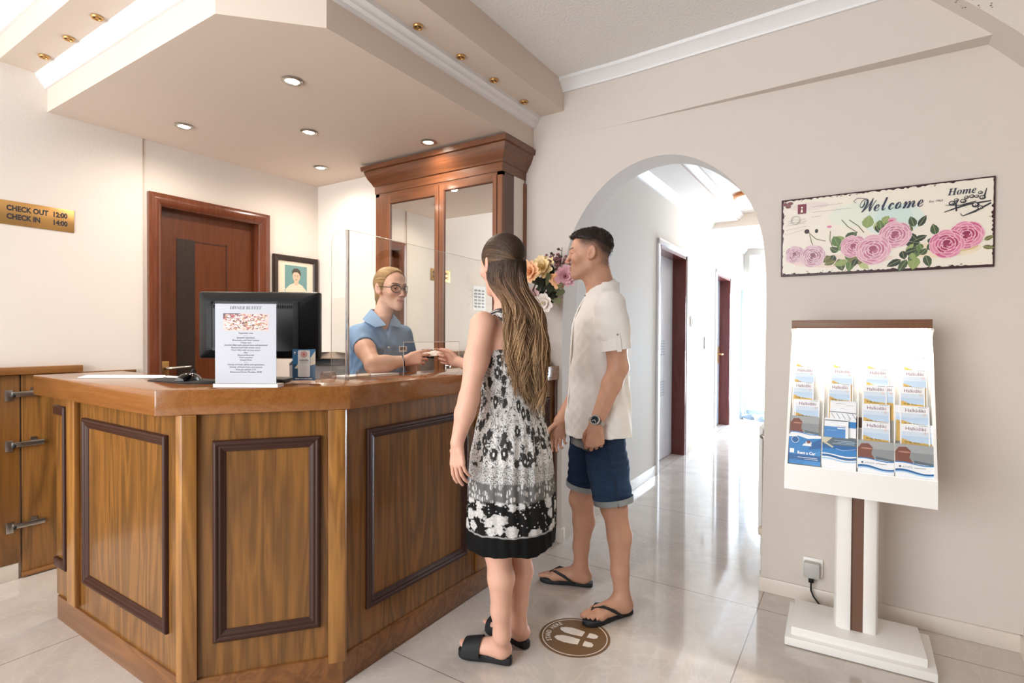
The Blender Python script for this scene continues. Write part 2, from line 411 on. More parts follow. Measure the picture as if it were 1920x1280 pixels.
# ceiling, bulkhead and soffit over the desk
struct('ceiling', MB().box(XW - 0.18, YF, ZC, 3.35, YA + 0.2, ZC + 0.12), CEILW)
BULK = [(XW, 0.89), (-1.93, 0.89), (-1.531, 1.29), (-1.531, YA), (XW, YA)]
struct('ceiling_bulkhead', MB().prism(BULK, 2.65, ZC, axis='z'), SOFF)
SOFP = [(XW, 1.09), (-2.014, 1.09), (-1.743, 1.372), (-1.743, YA), (XW, YA)]
struct('ceiling_soffit', MB().prism(SOFP, 2.462, 2.65, axis='z'), SOFF)
cprof = [(0, 0), (0.012, 0.0), (0.016, 0.012), (0.030, 0.022), (0.036, 0.040), (0.048, 0.050), (0.052, 0.068), (0, 0.068)]
struct('trim_3', MB().sweep([(XW, 1.09, 2.582), (-2.014, 1.09, 2.582), (-1.743, 1.372, 2.582), (-1.743, YA, 2.582)], cprof), CORN)
cp2 = [(0, 0), (0.014, 0.0), (0.018, 0.014), (0.036, 0.030), (0.044, 0.046), (0.062, 0.056), (0.066, 0.072), (0, 0.072)]
struct('trim_4', MB().sweep([(XW, 0.89, ZC - 0.072), (-1.93, 0.89, ZC - 0.072)], cp2), CORN)
struct('trim_5', MB().sweep([(-1.531, YA - 0.001, ZC - 0.072), (-1.15, YA - 0.002, ZC - 0.072), (0.35, YA - 0.084, ZC - 0.072)], cp2), CORN)

# skirtings
struct('baseboard_right', MB().box(-0.408, YA - 0.012, 0, 0.578, YA, 0.072, bev=0.003).box(0.566, 2.3, 0, 0.578, YA, 0.072), BASEB)
struct('baseboard_arch', MB().box(-1.555, YA - 0.012, 0, -1.518, YA + 0.03, 0.085, bev=0.003), BASEB)
struct('baseboard_left', MB().box(XW, YF, 0, XW + 0.012, 0.955, 0.07, bev=0.003), BASEB)

# added frame behind the camera for assumed daylight: posts and rails with open panes
g = MB()
for x in (-3.66, -2.6, -1.5, -0.42): g.box(x - 0.03, YF - 0.04, 0, x + 0.03, YF + 0.04, ZC)
for z in (0.03, 2.25, 2.80): g.box(-3.68, YF - 0.04, z - 0.03, -0.4, YF + 0.04, z + 0.03)
struct('window_assumed', g, WHITE)
struct('wall_front_blocker', MB().box(-0.4, YF - 0.1, 0, 3.35, YF + 0.04, ZC), bpy.data.materials['dark_light_absorber'])  # added unseen wall, blocks outside light to the right of the panes

# ------------------------------------------------------------------ corridor behind the arch
CX0, CX1, CY1, CZ = -1.562, -0.345, 9.35, 2.75
cw = MB(); t = 0.25
DOORS = [(4.93, 5.87, 2.125), (7.33, 8.22, 2.10)]
y = YA + 0.185
for a, b, h in DOORS:
    cw.box(CX0 - t, y, 0, CX0, a, CZ); cw.box(CX0 - t, a, h, CX0, b, CZ); y = b
cw.box(CX0 - t, y, 0, CX0, CY1, CZ)
struct('wall_corridor_left', cw, WALLG)
struct('wall_corridor_right', MB().box(CX1, YA + 0.185, 0, CX1 + 0.15, CY1, CZ), WALLG)
struct('ceiling_corridor', MB().box(CX0 - t, YA + 0.185, CZ, CX1 + 0.15, CY1 + 0.2, CZ + 0.1).box(CX0, YA + 0.185, 2.665, CX0 + 0.34, CY1, CZ).box(CX0, 6.95, 2.60, CX1, 7.15, CZ), WALL)
struct('trim_6', MB().sweep([(CX0, CY1, 2.595), (CX0, YA + 0.185, 2.595)][::-1], [(0, 0), (0.014, 0), (0.02, 0.014), (0.045, 0.035), (0.052, 0.055), (0.066, 0.07), (0, 0.07)]), CORN)
struct('trim_7', MB().sweep([(CX0 + 0.34, YA + 0.185, 2.685), (CX0 + 0.34, CY1, 2.685)], [(0, 0), (0.012, 0), (0.03, 0.03), (0.05, 0.045), (0.05, 0.065), (0, 0.065)]), CORN)
bb = MB(); y = YA + 0.185
for a, b, h in DOORS:
    bb.box(CX0, y, 0, CX0 + 0.012, a - 0.0, 0.09, bev=0.003); y = b
bb.box(CX0, y, 0, CX0 + 0.012, CY1, 0.09, bev=0.003)
struct('baseboard_corridor', bb, BASEB)
# end wall with the glazed double arch, daylight beyond
EA = [(-1.52, 0.02), (-1.52, 1.55), (-1.47, 1.78), (-1.36, 1.94), (-1.22, 2.0), (-0.96, 2.03), (-0.72, 2.0), (-0.58, 1.94), (-0.47, 1.78), (-0.42, 1.55), (-0.42, 0.02)]
ea = smooth_poly(EA)
struct('wall_corridor_end', MB().prism([(CX0 - t, 0.0)] + [(ea[0][0], 0.0)] + ea + [(ea[-1][0], 0.0), (CX1 + 0.15, 0.0), (CX1 + 0.15, CZ), (CX0 - t, CZ)], CY1, CY1 + 0.12, axis='y'), WALLG, smooth=25)
d4 = thing('door_4', None, None, (-0.96, CY1 + 0.06, 0), kind='structure')
ALU = mat('grey_aluminium_frame', '#8d9aa8', 0.35, metal=0.4)
fr = MB(); pts = [(x, CY1 + 0.05, z) for x, z in ea]
fr.tube(pts, 0.028, n=6); fr.box(-0.99, CY1 + 0.03, 0.02, -0.93, CY1 + 0.075, 2.0); fr.box(-1.5, CY1 + 0.03, 0.02, -0.44, CY1 + 0.075, 0.09)
fr.build('door_frame', ALU, d4)
MB().prism(ea, CY1 + 0.052, CY1 + 0.058, axis='y').build('glass_pane', glassy('corridor_door_glass', '#ffffff', 0.5), d4)
# open leaf of the arched door standing along the left wall
lf = MB(); lp = [(x + 0.0, z) for x, z in smooth_poly([(9.28, 0.02), (9.28, 1.6), (9.2, 1.85), (9.0, 1.97), (8.86, 1.99), (8.86, 0.02)], 2)]
lo = thing('door_5', None, None, (CX0 + 0.05, 9.28, 0), kind='structure')
lf.tube([(CX0 + 0.05, q[0], q[1]) for q in lp] + [(CX0 + 0.05, lp[0][0], lp[0][1])], 0.02, n=6); lf.build('door_frame', ALU, lo)
h = MB().tube([(CX0 + 0.05, 8.86, 1.05), (CX0 + 0.13, 8.86, 1.05), (CX0 + 0.13, 8.98, 1.05)], 0.011, n=6).box(CX0 + 0.03, 8.845, 0.95, CX0 + 0.075, 8.875, 1.15)
h.build('door_handle', STEEL, lo)

LEAF = mat('pale_silver_door_leaf', '#c7c8cf', 0.3)
LEAFG = mat('grey_vent_slots', '#9ba0aa', 0.4)
CASEHL = mat('casing_painted_highlight', '#e6e6ea', 0.25)  # whiteness imitates highlights along the glossy door frame edges
def corridor_door(n, a, b, h, vents, hy, hz):
    d = thing('door_%d' % n, None, None, (CX0, (a + b) / 2, 0), kind='structure')
    f = MB(); e = 0.055
    f.box(CX0 - 0.2, a, 0, CX0 + 0.012, a + 0.035, h, 0); f.box(CX0 - 0.2, b - 0.035, 0, CX0 + 0.012, b, h, 0); f.box(CX0 - 0.2, a, h - 0.035, CX0 + 0.012, b, h, 0)
    f.build('door_lining', REDM, d)
    c = MB(); c.box(CX0, a - e, 0, CX0 + 0.02, a, h + e, bev=0.004); c.box(CX0, b, 0, CX0 + 0.02, b + e * .4, h + e, bev=0.004); c.box(CX0, a - e, h, CX0 + 0.03, b + e * .4, h + e, bev=0.01)
    c.build('door_casing', CASEHL, d)
    l = MB().box(CX0 - 0.175, a + 0.035, 0.01, CX0 - 0.13, b - 0.035, h - 0.035).build('door_leaf', LEAF if n == 2 else LEAFG, d)
    if vents:
        v = MB()
        for z0 in vents:
            for i in range(6): v.box(CX0 - 0.13, a + 0.05, z0 + i * 0.028, CX0 - 0.126, a + 0.62, z0 + i * 0.028 + 0.012)
        v.build('vent', LEAFG, l)
    k = MB().box(CX0 - 0.132, hy - 0.025, hz - 0.13, CX0 - 0.122, hy + 0.025, hz + 0.11).tube([(CX0 - 0.125, hy, hz), (CX0 - 0.06, hy, hz), (CX0 - 0.06, hy - 0.12, hz)], 0.012, n=8)
    k.build('door_handle', BRASS if n == 3 else STEEL, d)
corridor_door(2, *DOORS[0], (1.08, 0.66), 5.08, 0.98)
corridor_door(3, *DOORS[1], None, 8.1, 1.02)

# switch, sign box, ceiling lamp, radiator and the shoes by the far door
sw = thing('light_switch', 'white light switch on the corridor wall just past the nearer dark red door frame', 'light switch', (CX0, 6.13, 1.44))
MB().box(CX0, 6.06, 1.38, CX0 + 0.016, 6.20, 1.50, bev=0.004).build('cover_plate', WHITE, sw); MB().box(CX0 + 0.014, 6.10, 1.40, CX0 + 0.024, 6.16, 1.48, bev=0.003).build('rocker', WHITE, sw)
s2 = thing('key_switch', 'slim grey switch plate low on the corridor wall between the two dark red doors', 'light switch', (CX0, 6.72, 1.19))
MB().box(CX0, 6.70, 1.12, CX0 + 0.012, 6.74, 1.27, bev=0.003).build('cover_plate', LEAFG, s2)
eb = thing('wall_box', 'small white box high on the wall at the far end of the corridor', 'box', (CX0 + 0.1, 9.25, 2.25))
MB().box(CX0 + 0.1, 9.2, 2.28, CX0 + 0.26, 9.345, 2.56, bev=0.01).build('housing', WHITE, eb); MB().box(CX0 + 0.125, 9.192, 2.31, CX0 + 0.235, 9.2, 2.53).build('front_panel', LEAF, eb)
cl = thing('ceiling_lamp', 'round white corridor ceiling lamp with an orange rim', 'lamp', (-0.93, 6.05, CZ))
MB().lathe([(0.02, 0), (0.19, 0), (0.195, -0.03), (0.18, -0.04), (0.02, -0.04)], (-0.93, 6.05, CZ), 32).build('rim', mat('orange_wood_rim', '#b5713f', 0.4), cl)
MB().lathe([(0.17, -0.03), (0.17, -0.045), (0.14, -0.075), (0.08, -0.095), (0.001, -0.1)], (-0.93, 6.05, CZ), 32).build('diffuser', mat('lit_opal_glass', '#fff1d8', 0.4, emis=4.0, emcol='#ffe6c2'), cl)
lamp('corridor_lamp_light', 'POINT', (-0.93, 6.05, CZ - 0.2), 6, (1.0, 0.84, 0.64), size=0.1)
ra = thing('radiator', 'white panel radiator with valve and pipe just inside the arch', 'radiator', (-0.40, 3.45, 0.16))
MB().box(-0.452, 3.20, 0.20, -0.43, 4.05, 0.78, bev=0.006).box(-0.40, 3.20, 0.20, -0.378, 4.05, 0.78, bev=0.006).box(-0.45, 3.21, 0.765, -0.38, 4.04, 0.785, bev=0.004).build('radiator_panel', WHITE, ra)
v = MB().tube([(-0.418, 3.19, 0.735), (-0.418, 3.165, 0.735), (-0.412, 3.16, 0.70), (-0.40, 3.16, 0.5)], 0.009, n=8).ell((-0.42, 3.175, 0.738), (0.022, 0.02, 0.016)); v.build('bleed_valve', STEEL, ra)
MB().box(-0.445, 3.155, 0.205, -0.41, 3.2, 0.245, bev=0.006).build('valve_knob', mat('cream_valve', '#d9cdbb', 0.4), ra)
MB().tube([(-0.425, 3.19, 0.215), (-0.422, 3.17, 0.19), (-0.422, 3.168, 0.10)], [0.014, 0.012, 0.012], n=10).tube([(-0.422, 3.168, 0.11), (-0.422, 3.168, 0.02), (-0.43, 3.18, 0.0)], 0.008, n=8).build('pipe', mat('chalky_white_pipe', '#d8d4cc', 0.5), ra)
def trainer(name, loc, rz, label, col):
    sh = thing(name, label, 'shoe', loc, group='shoes at the end of the corridor')
    M = Matrix.Translation(Vector(loc)) @ Matrix.Rotation(rz, 4, 'Z')
    up = MB(); up.tf = M; rings = []
    for t_, wv, hv in ((0, .03, .05), (.04, .045, .09), (.10, .045, .085), (.16, .05, .06), (.23, .05, .045), (.28, .03, .03)):
        rings.append([Vector((t_ - 0.14, wv * math.cos(k * math.pi / 5), 0.02 + hv * max(0, math.sin(k * math.pi / 5)))) for k in range(6)])
    up.loft(rings); up.build('upper', mat(name + '_cloth', col, 0.7), sh)
    so_ = MB(); so_.tf = M; so_.prism([(-0.14, -0.03), (-0.05, -0.045), (0.08, -0.052), (0.14, -0.03), (0.15, 0), (0.14, 0.03), (0.08, 0.052), (-0.05, 0.045), (-0.14, 0.03)], 0, 0.024, bev=0.006); so_.build('sole', WHITE, sh)
trainer('shoe', (-1.40, 8.86, 0), 2.2, 'grey blue shoe on the corridor floor touching the arched door jamb', '#6f7f90')
trainer('shoe', (-1.20, 8.72, 0), 1.9, 'grey blue shoe on the corridor floor, the one farther from the jamb', '#7b8896')
# ------------------------------------------------------------------ door, plaque, photo and cabinet on the left wall
d1 = thing('door_1', None, None, (XW, 1.97, 0), kind='structure')
cas = [(0, 0), (0, 0.028), (0.012, 0.034), (0.05, 0.030), (0.066, 0.022), (0.078, 0.010), (0.078, -0.06)]
MB().frame((XW, 0, 0), (0, 1, 0), (0, 0, 1), (1, 0, 0), 1.572, -0.2, 2.376, 2.148, cas).build('door_frame', DOORF, d1)
lf = MB().box(XW - 0.09, DY0, 0.005, XW - 0.05, DY1, DZ).build('door_leaf', DOORW, d1)
MB().box(XW - 0.051, 2.09, 0.3, XW - 0.047, 2.097, 1.90).box(XW - 0.051, 1.876, 1.885, XW - 0.047, 2.097, 1.892).build('groove', mat('door_groove', '#3d1c0c', 0.5), lf)
STONE = mat('dark_mosaic_inlay', '#2f2620', 0.35, var=0.5, vscale=45)
MB().box(XW - 0.051, 1.765, 0.25, XW - 0.046, 1.878, 1.895).build('inlay_strip', STONE, lf)
hd = MB().box(XW - 0.05, 1.665, 1.00, XW - 0.04, 1.715, 1.10, bev=0.003); ho = hd.build('handle_plate', BRASS, lf)
MB().tube([(XW - 0.04, 1.69, 1.055), (XW - 0.005, 1.69, 1.055), (XW, 1.70, 1.055), (XW, 1.83, 1.062)], [0.010, 0.010, 0.009, 0.006], n=8).build('lever', STEEL, ho)

pl = thing('plaque', 'brass plaque on the left wall reading CHECK OUT 12:00 CHECK IN 14:00', 'sign', (XW + 0.008, 1.05, 1.83))
MB().box(XW + 0.008, 0.892, 1.832, XW + 0.012, 1.203, 1.955, bev=0.001).build('plate', BRASS, pl)
for s_, x_, y_ in (('CHECK OUT', 0.028, 0.085), ('CHECK IN', 0.028, 0.042), ('12:00', 0.215, 0.085), ('14:00', 0.215, 0.042)):
    tx = Flat((XW + 0.0121, 0.892, 1.832), (0, 1, 0), (0, 0, 1)); tx.text(s_, x_, y_, 0.037, INK, align='LEFT', offset=0.0016, sx=0.80); tx.build('lettering', pl)
no = thing('notice', 'white sheet of printed notices pinned on the left wall, seen in the cabinet mirror', 'notice', (XW + 0.008, 0.36, 1.56))
MB().box(XW + 0.008, 0.24, 1.56, XW + 0.0095, 0.48, 1.835).build('sheet', PAPER, no)
nf = Flat((XW + 0.0096, 0.24, 1.56), (0, 1, 0), (0, 0, 1)); GREYI = mat('grey_print', '#8a9098', 0.6)
for c_ in range(3):
    for r_ in range(6): nf.rect(0.03 + c_ * 0.07, 0.03 + r_ * 0.037, 0.075 + c_ * 0.07, 0.05 + r_ * 0.037, GREYI)
nf.build('print', no)

fp = thing('framed_photograph', 'framed photograph of a man in white on a teal ground beside the door', 'picture', (XW, 2.6, 1.37))
fprof = [(0, 0), (0, 0.022), (0.008, 0.026), (0.034, 0.022), (0.042, 0.012)]
F0, F1, FZ0, FZ1 = 2.412, 2.800, 1.37, 1.876
MB().frame((XW, 0, 0), (0, 1, 0), (0, 0, 1), (1, 0, 0), F0, FZ0, F1, FZ1, fprof).build('picture_frame', mat('dark_brown_frame', '#2c1d17', 0.35), fp)
MB().box(XW, F0 + 0.03, FZ0 + 0.03, XW + 0.010, F1 - 0.03, FZ1 - 0.03).build('mount', mat('cream_mount', '#ecdcc8', 0.6), fp)
pf = Flat((XW + 0.0102, F0, FZ0), (0, 1, 0), (0, 0, 1))
TEAL = mat('photo_teal', '#6f9a9a', 0.4); PSK = mat('photo_skin', '#d9bfa6', 0.4); PHR = mat('photo_hair', '#4d453c', 0.4); PWH = mat('photo_white_shirt', '#e6d8c2', 0.4)
pf.rect(0.098, 0.12, 0.292, 0.435, TEAL)
pf.poly([(0.10, 0.12), (0.103, 0.25), (0.14, 0.285), (0.175, 0.30), (0.215, 0.30), (0.25, 0.285), (0.288, 0.245), (0.29, 0.12)], PWH)
pf.poly([(0.178, 0.30), (0.183, 0.29), (0.197, 0.28), (0.211, 0.29), (0.216, 0.30), (0.214, 0.34), (0.18, 0.34)], PSK)
pf.disc(0.197, 0.352, 0.034, 0.043, PSK); pf.poly([(0.160, 0.362), (0.158, 0.39), (0.175, 0.412), (0.205, 0.415), (0.228, 0.402), (0.236, 0.378), (0.232, 0.352), (0.224, 0.374), (0.205, 0.386), (0.178, 0.384), (0.166, 0.372)], PHR)
for ex in (0.184, 0.208): pf.disc(ex, 0.357, 0.006, 0.0025, PHR)
pf.disc(0.196, 0.327, 0.008, 0.0022, PHR)
pf.build('photo', fp)

# low built-in cabinet on the left wall with three sprung hinges on the outside
cb = thing('wall_cabinet', 'low brown wall cabinet with three exposed metal hinges, far left', 'cabinet', (XW, 0.9, 0))
c0 = XW + 0.008
MB().box(c0, YF + 0.5, 1.062, c0 + 0.05, 1.226, 1.10, bev=0.003).build('top_board', OAKY, cb)
MB().box(c0, YF + 0.5, 0.085, c0 + 0.022, 0.962, 1.06, bev=0.002).build('fixed_panel', OAK, cb)
MB().box(c0, 0.970, 0.03, c0 + 0.022, 1.50, 1.06, bev=0.002).build('door_panel', OAK, cb)
MB().box(c0, 0.968, 0.006, c0 + 0.03, 1.50, 0.03).build('bottom_rail', OAKY, cb)
for z in (0.955, 0.695, 0.275):
    hh = MB(); x = c0 + 0.022
    hh.box(x, 0.905, z - 0.028, x + 0.006, 0.935, z + 0.028, bev=0.001)
    hi = hh.build('hinge', STEEL, cb)
    MB().box(x, 1.005, z - 0.01, x + 0.005, 1.03, z + 0.036).box(x + 0.002, 0.93, z - 0.008, x + 0.016, 1.06, z + 0.018, bev=0.003).build('hinge_arm', STEEL, hi)
    MB().ell((x + 0.014, 0.937, z), (0.008, 0.008, 0.010)).build('hinge_pivot', BLACK, hi)
struct('baseboard_cabinet', MB().box(c0, YF + 0.5, 0, c0 + 0.020, 0.955, 0.085, bev=0.002), BASEB)

# ------------------------------------------------------------------ reception counter
A = Vector((-3.03, 0.924)); B = Vector((-1.898, 0.924)); Cc = Vector((-1.579, 1.317)); D = Vector((-1.579, YA))
mdir = (Cc - B).normalized(); mn = Vector((mdir.y, -mdir.x))
ct = thing('reception_counter', 'honey brown panelled reception counter with dark mouldings', 'counter', (-1.9, 1.3, 0))
T = 0.03
MB().box(A.x, 0.924, 0.105, B.x, 0.924 + T, 1.006).box(A.x, 0.924 + T, 0.115, A.x + 0.03, 1.18, 1.006).build('end_panel', OAK, ct)
cpn = MB(); q = [B, Cc, Cc - mn * T, B - mn * T]; cpn.prism([(v.x, v.y) for v in q], 0.105, 1.006); cpn.build('corner_panel', OAK, ct)
MB().box(-1.579 - T, Cc.y, 0.105, -1.579, YA - 0.002, 1.006).build('front_panel', OAK, ct)
pq = [(A.x + 0.03, 0.916), (B.x + 0.004, 0.916), (Cc.x + 0.008, Cc.y - 0.006), (-1.571, YA - 0.002), (-1.60, YA - 0.002), (-1.60, 1.33), (-1.91, 0.95), (A.x + 0.03, 0.95)]
MB().prism(pq, 0.0, 0.106, bev=0.002).build('plinth', OAKD, ct)
MB().box(-3.0, 1.10, 0.0, -2.0, 1.13, 0.72).build('inner_panel', OAK, ct)
pm = [(0, 0), (0.000, 0.009), (0.002, 0.013), (0.006, 0.016), (0.010, 0.017), (0.014, 0.0155), (0.017, 0.012), (0.019, 0.0105), (0.022, 0.0115), (0.025, 0.011), (0.029, 0.0085), (0.032, 0.006), (0.036, 0.0055), (0.039, 0.004), (0.040, 0)]
def mould(name, o, ux, n, x0, z0, x1, z1, sides=(1, 1, 1, 1)): MB().frame(o, ux, (0, 0, 1), n, x0, z0, x1, z1, pm, sides=sides).build('panel_moulding', MAHO, ct, smooth=50)
mould('m', (0, 0.924, 0), (1, 0, 0), (0, -1, 0), -2.716, 0.232, -2.010, 0.925)
mould('m', (0, 0.924, 0), (1, 0, 0), (0, -1, 0), -3.28, 0.235, -2.900, 0.955, sides=(0, 1, 0, 0))
for z_ in (0.915, 0.235): MB().box(-3.028, 0.911, z_, -2.912, 0.925, z_ + 0.04, bev=0.004).build('panel_moulding', MAHO, ct)
mould('m', (B.x, B.y, 0), (mdir.x, mdir.y, 0), (mn.x, mn.y, 0), 0.083, 0.222, 0.430, 0.914)
mould('m', (-1.579, 0, 0), (0, 1, 0), (1, 0, 0), 1.425, 0.225, 2.052, 0.918)
mould('m', (-1.579, 0, 0), (0, 1, 0), (1, 0, 0), 2.275, 0.225, 2.868, 0.905)
MB().box(-2.850, 0.902, 0.118, -2.765, 0.924, 1.006, bev=0.003).build('stile', OAKX if False else wood('light_stile', '#7d5228', '#a87539', 'z'), ct)
STI = bpy.data.materials['light_stile']
bq = [(-1.956, 0.924), (-1.912, 0.900), (-1.885, 0.905), (-1.860, 0.942), (-1.898, 0.95)]
MB().prism(bq, 0.108, 1.006, bev=0.002).build('corner_post', STI, ct)
e = 0.05; pq = [Cc - mdir * e, Cc - mdir * e + mn * 0.016, Cc + mn * 0.016 + mdir * 0.008, Cc + Vector((0.010, 0.01)), Cc + Vector((-0.02, 0.012))]
MB().prism([(v.x, v.y) for v in pq], 0.085, 1.006, bev=0.002).build('corner_post', STI, ct)
MB().box(-1.579, 2.125, 0.112, -1.566, 2.215, 1.006, bev=0.002).build('stile', STI, ct)
MB().box(-1.579, 2.925, 0.10, -1.560, YA - 0.002, 1.006, bev=0.002).build('stile', CABD, ct)

tp = thing('countertop', 'glossy brown countertop with an angled corner running over the reception counter', 'countertop', (-1.7, 1.2, 1.006))
SL = [(-3.044, 0.848), (-1.936, 0.848), (-1.550, 1.325), (-1.550, YA - 0.003), (-1.718, YA - 0.003), (-1.718, 2.57), (-1.890, 2.57), (-1.890, 1.462), (-2.102, 1.190), (-3.044, 1.190)]
MB().prism(SL, 1.006, 1.092, bev=0.004).build('slab', TOPW, tp)
# lower desk behind the counter
dk = thing('desk', 'lower work desk behind the reception counter', 'desk', (-2.2, 1.4, 0))
MB().prism([(-2.98, 1.20), (-2.112, 1.20), (-1.90, 1.475), (-1.90, 1.62), (-2.25, 1.62), (-2.55, 1.50), (-2.98, 1.50)], 0.70, 0.73).build('desk_top', OAKX, dk)
for x, y in ((-2.95, 1.46), (-2.28, 1.58), (-1.93, 1.58), (-2.95, 1.23)): MB().box(x - 0.02, y - 0.02, 0, x + 0.02, y + 0.02, 0.70).build('leg', OAK, dk)

# ------------------------------------------------------------------ tall mirror cabinet
mc = thing('mirror_cabinet', 'tall red brown cabinet with two mirror doors behind the desk', 'cabinet', (-2.33, 2.8, 0))
X0, X1, YFc = -2.872, -1.802, 2.681
bx = MB().box(X0, YFc + 0.024, 0, X0 + 0.03, YB, 2.30).box(X1 - 0.03, YFc + 0.024, 0, X1, YA, 2.30, 1).box(X0 + 0.03, YFc + 0.024, 2.24, X1 - 0.03, YB, 2.30).box(X0 + 0.03, YFc + 0.024, 0, X1 - 0.03, YB, 0.09)
bx.box(X0 + 0.03, YB - 0.02, 0.09, X1 - 0.03, YB, 2.24)
bx.build('carcass', [CABW, CABD], mc)
MB().box(X0, YFc, 0, X0 + 0.035, YFc + 0.024, 2.26).box(X1 - 0.034, YFc, 0, X1, YFc + 0.024, 2.26).build('face_frame', CABW, mc)
MB().box(X1, YA - 0.03, 0, X1 + 0.012, YA - 0.001, 2.24).build('edge_strip', CABW, mc)
kp = [(0, 0), (0.004, 0), (0.006, 0.05), (0.014, 0.055), (0.020, 0.07), (0.040, 0.10), (0.055, 0.135), (0.058, 0.15), (0.072, 0.155), (0.076, 0.185), (0, 0.185)]
co = MB().sweep([(X0, YB, 2.262), (X0, YFc, 2.262), (X1, YFc, 2.262), (X1, YA, 2.262)], kp); co.build('cornice', [CABX], mc)
MB().box(X0, YFc, 2.24, X1, YFc + 0.03, 2.30).build('top_rail', CABX, mc)
def cab_door(x0, x1, px0, px1, pz1):
    pz0 = 0.45
    d = MB().box(x0, YFc - 0.004, 0.10, px0, YFc + 0.022, 2.245, 0).box(px1, YFc - 0.004, 0.10, x1, YFc + 0.022, 2.245, 0)
    d.box(px0, YFc - 0.004, pz1, px1, YFc + 0.022, 2.245, 1).box(px0, YFc - 0.004, 0.10, px1, YFc + 0.022, pz0, 1)
    do = d.build('door', [CABW, CABX], mc)
    MB().box(px0, YFc + 0.004, pz0, px1, YFc + 0.008, pz1).build('mirror', MIRR, do)
    MB().frame((0, YFc + 0.0, 0), (1, 0, 0), (0, 0, 1), (0, -1, 0), px0 - 0.004, pz0 - 0.004, px1 + 0.004, pz1 + 0.004, [(0, 0.005), (0.005, 0.003), (0.010, -0.003)]).build('glazing_bead', CABD, do)
    return do
dl = cab_door(-2.835, -2.292, -2.728, -2.326, 2.182); dr = cab_door(-2.288, -1.838, -2.246, -1.866, 2.204)
for z in (1.17, 1.02): MB().ell((-2.336, YFc - 0.018, z), (0.012, 0.014, 0.012)).build('knob', BLACK, dl)

# ------------------------------------------------------------------ downlights
LITM = mat('lit_bulb', '#fff3e0', 0.4, emis=14.0, emcol='#fff0d8'); DARKB = mat('dark_lamp_bowl', '#4a3a2c', 0.4)
def ringlamp(loc, lit, label, group, first=None):
    if first is not None:
        return copy_thing(first, loc, label)
    t = thing('downlight', label, 'downlight', loc, group=group)
    L0 = Vector(loc)
    k = 1.0 if lit else 0.5
    MB().lathe([(r_ * k, z_) for r_, z_ in [(0.030, -0.001), (0.047, -0.001), (0.048, -0.005), (0.042, -0.010), (0.034, -0.009), (0.030, -0.002)]], L0, 28).build('trim_ring', STEEL if lit else BRASS, t)
    MB().lathe([(0.031 * k, -0.002), (0.031 * k, -0.004), (0.02 * k, -0.009 if lit else -0.004), (0.001, -0.011 if lit else -0.004)], L0, 20).build('bulb', LITM if lit else DARKB, t)
    if not lit: MB().lathe([(0.001, -0.004), (0.007, -0.004), (0.006, -0.008), (0.001, -0.009)], L0, 14).build('lamp_face', BRASS, t)
    return t
lit = [((-2.234, 1.566), 'lit downlight in the soffit nearest the angled corner of the counter'), ((-3.245, 1.578), 'lit downlight in the soffit nearest the check out plaque'), ((-2.715, 2.013), 'lit downlight at the middle of the soffit'),
       ((-2.232, 2.508), 'lit downlight in the soffit right in front of the mirror cabinet'), ((-3.224, 2.488), 'lit downlight in the far corner of the soffit above the framed photograph')]
f = None
for (x, y), lb in lit:
    o_ = ringlamp((x, y, 2.462), True, lb, 'lit downlights in the soffit', f); f = f or o_
    lamp('downlight_beam', 'SPOT', (x, y, 2.445), 25, (1.0, 0.88, 0.75), size=0.03, spot=172, target=(x, y, 0), blend=1.0)
un = [((-1.660, 1.795), 'unlit brass spot in the right bulkhead, the nearest of that row'), ((-1.660, 2.102), 'unlit brass spot in the right bulkhead, second of the row from the camera'), ((-1.661, 2.389), 'unlit brass spot in the right bulkhead, third of the row from the camera'), ((-1.665, 2.705), 'unlit brass spot in the right bulkhead, closest to the arch wall'),
      ((-2.791, 1.0), 'unlit brass spot in the left bulkhead, the farthest from the wall'), ((-3.103, 1.0), 'unlit brass spot in the left bulkhead, middle of three'), ((-3.409, 1.0), 'unlit brass spot in the left bulkhead, closest to the left wall')]
f = None
for (x, y), lb in un:
    o_ = ringlamp((x, y, 2.65), False, lb, 'unlit spots in the bulkhead', f); f = f or o_
# ------------------------------------------------------------------ things on the counter
ZT = 1.0925
sd = thing('protective_screen', 'clear acrylic protective screen with a serving gap on the counter', 'screen', (-1.76, 1.9, ZT))
XS = -1.759
MB().prism([(1.497, ZT), (1.813, ZT), (1.813, 1.243), (2.222, 1.243), (2.222, ZT), (2.60, ZT), (2.60, 1.64), (2.56, 1.685), (1.497, 1.706)], XS - 0.0025, XS + 0.0025, axis='x').build('front_sheet', ACRY, sd)
ed = MB()
def edge(pts, r=0.0016): ed.tube([(XS, y, z) for y, z in pts], r, n=5)
edge([(1.813, ZT), (1.813, 1.243), (2.222, 1.243), (2.222, ZT)]); edge([(1.497, 1.706), (2.56, 1.685), (2.60, 1.64), (2.60, ZT)], 0.001)
ed.build('sheet_edge', EDGEM, sd)
MB().tube([(XS, 1.488, ZT), (XS, 1.488, 1.704)], 0.0085, n=14).build('bend', ACRE, sd)
wp = [(-0.002, ZT), (-0.085, ZT), (-0.085, 1.655), (-0.0825, 1.672), (-0.076, 1.687), (-0.066, 1.698), (-0.052, 1.704), (-0.035, 1.706), (-0.002, 1.706)]
wd = Vector((-0.97, -0.10, 0)).normalized(); wn = Vector((wd.y, -wd.x, 0))
wm = MB(); P0 = Vector((XS, 1.485, 0)); prof = [P0 + wd * (-a) + Vector((0, 0, z)) for a, z in wp]
wm.add([p + wn * 0.002 for p in prof] + [p - wn * 0.002 for p in prof], [list(range(9)), list(range(9, 18))[::-1]] + [(i, (i + 1) % 9, 9 + (i + 1) % 9, 9 + i) for i in range(9)])
wm.build('side_wing', ACRY, sd)
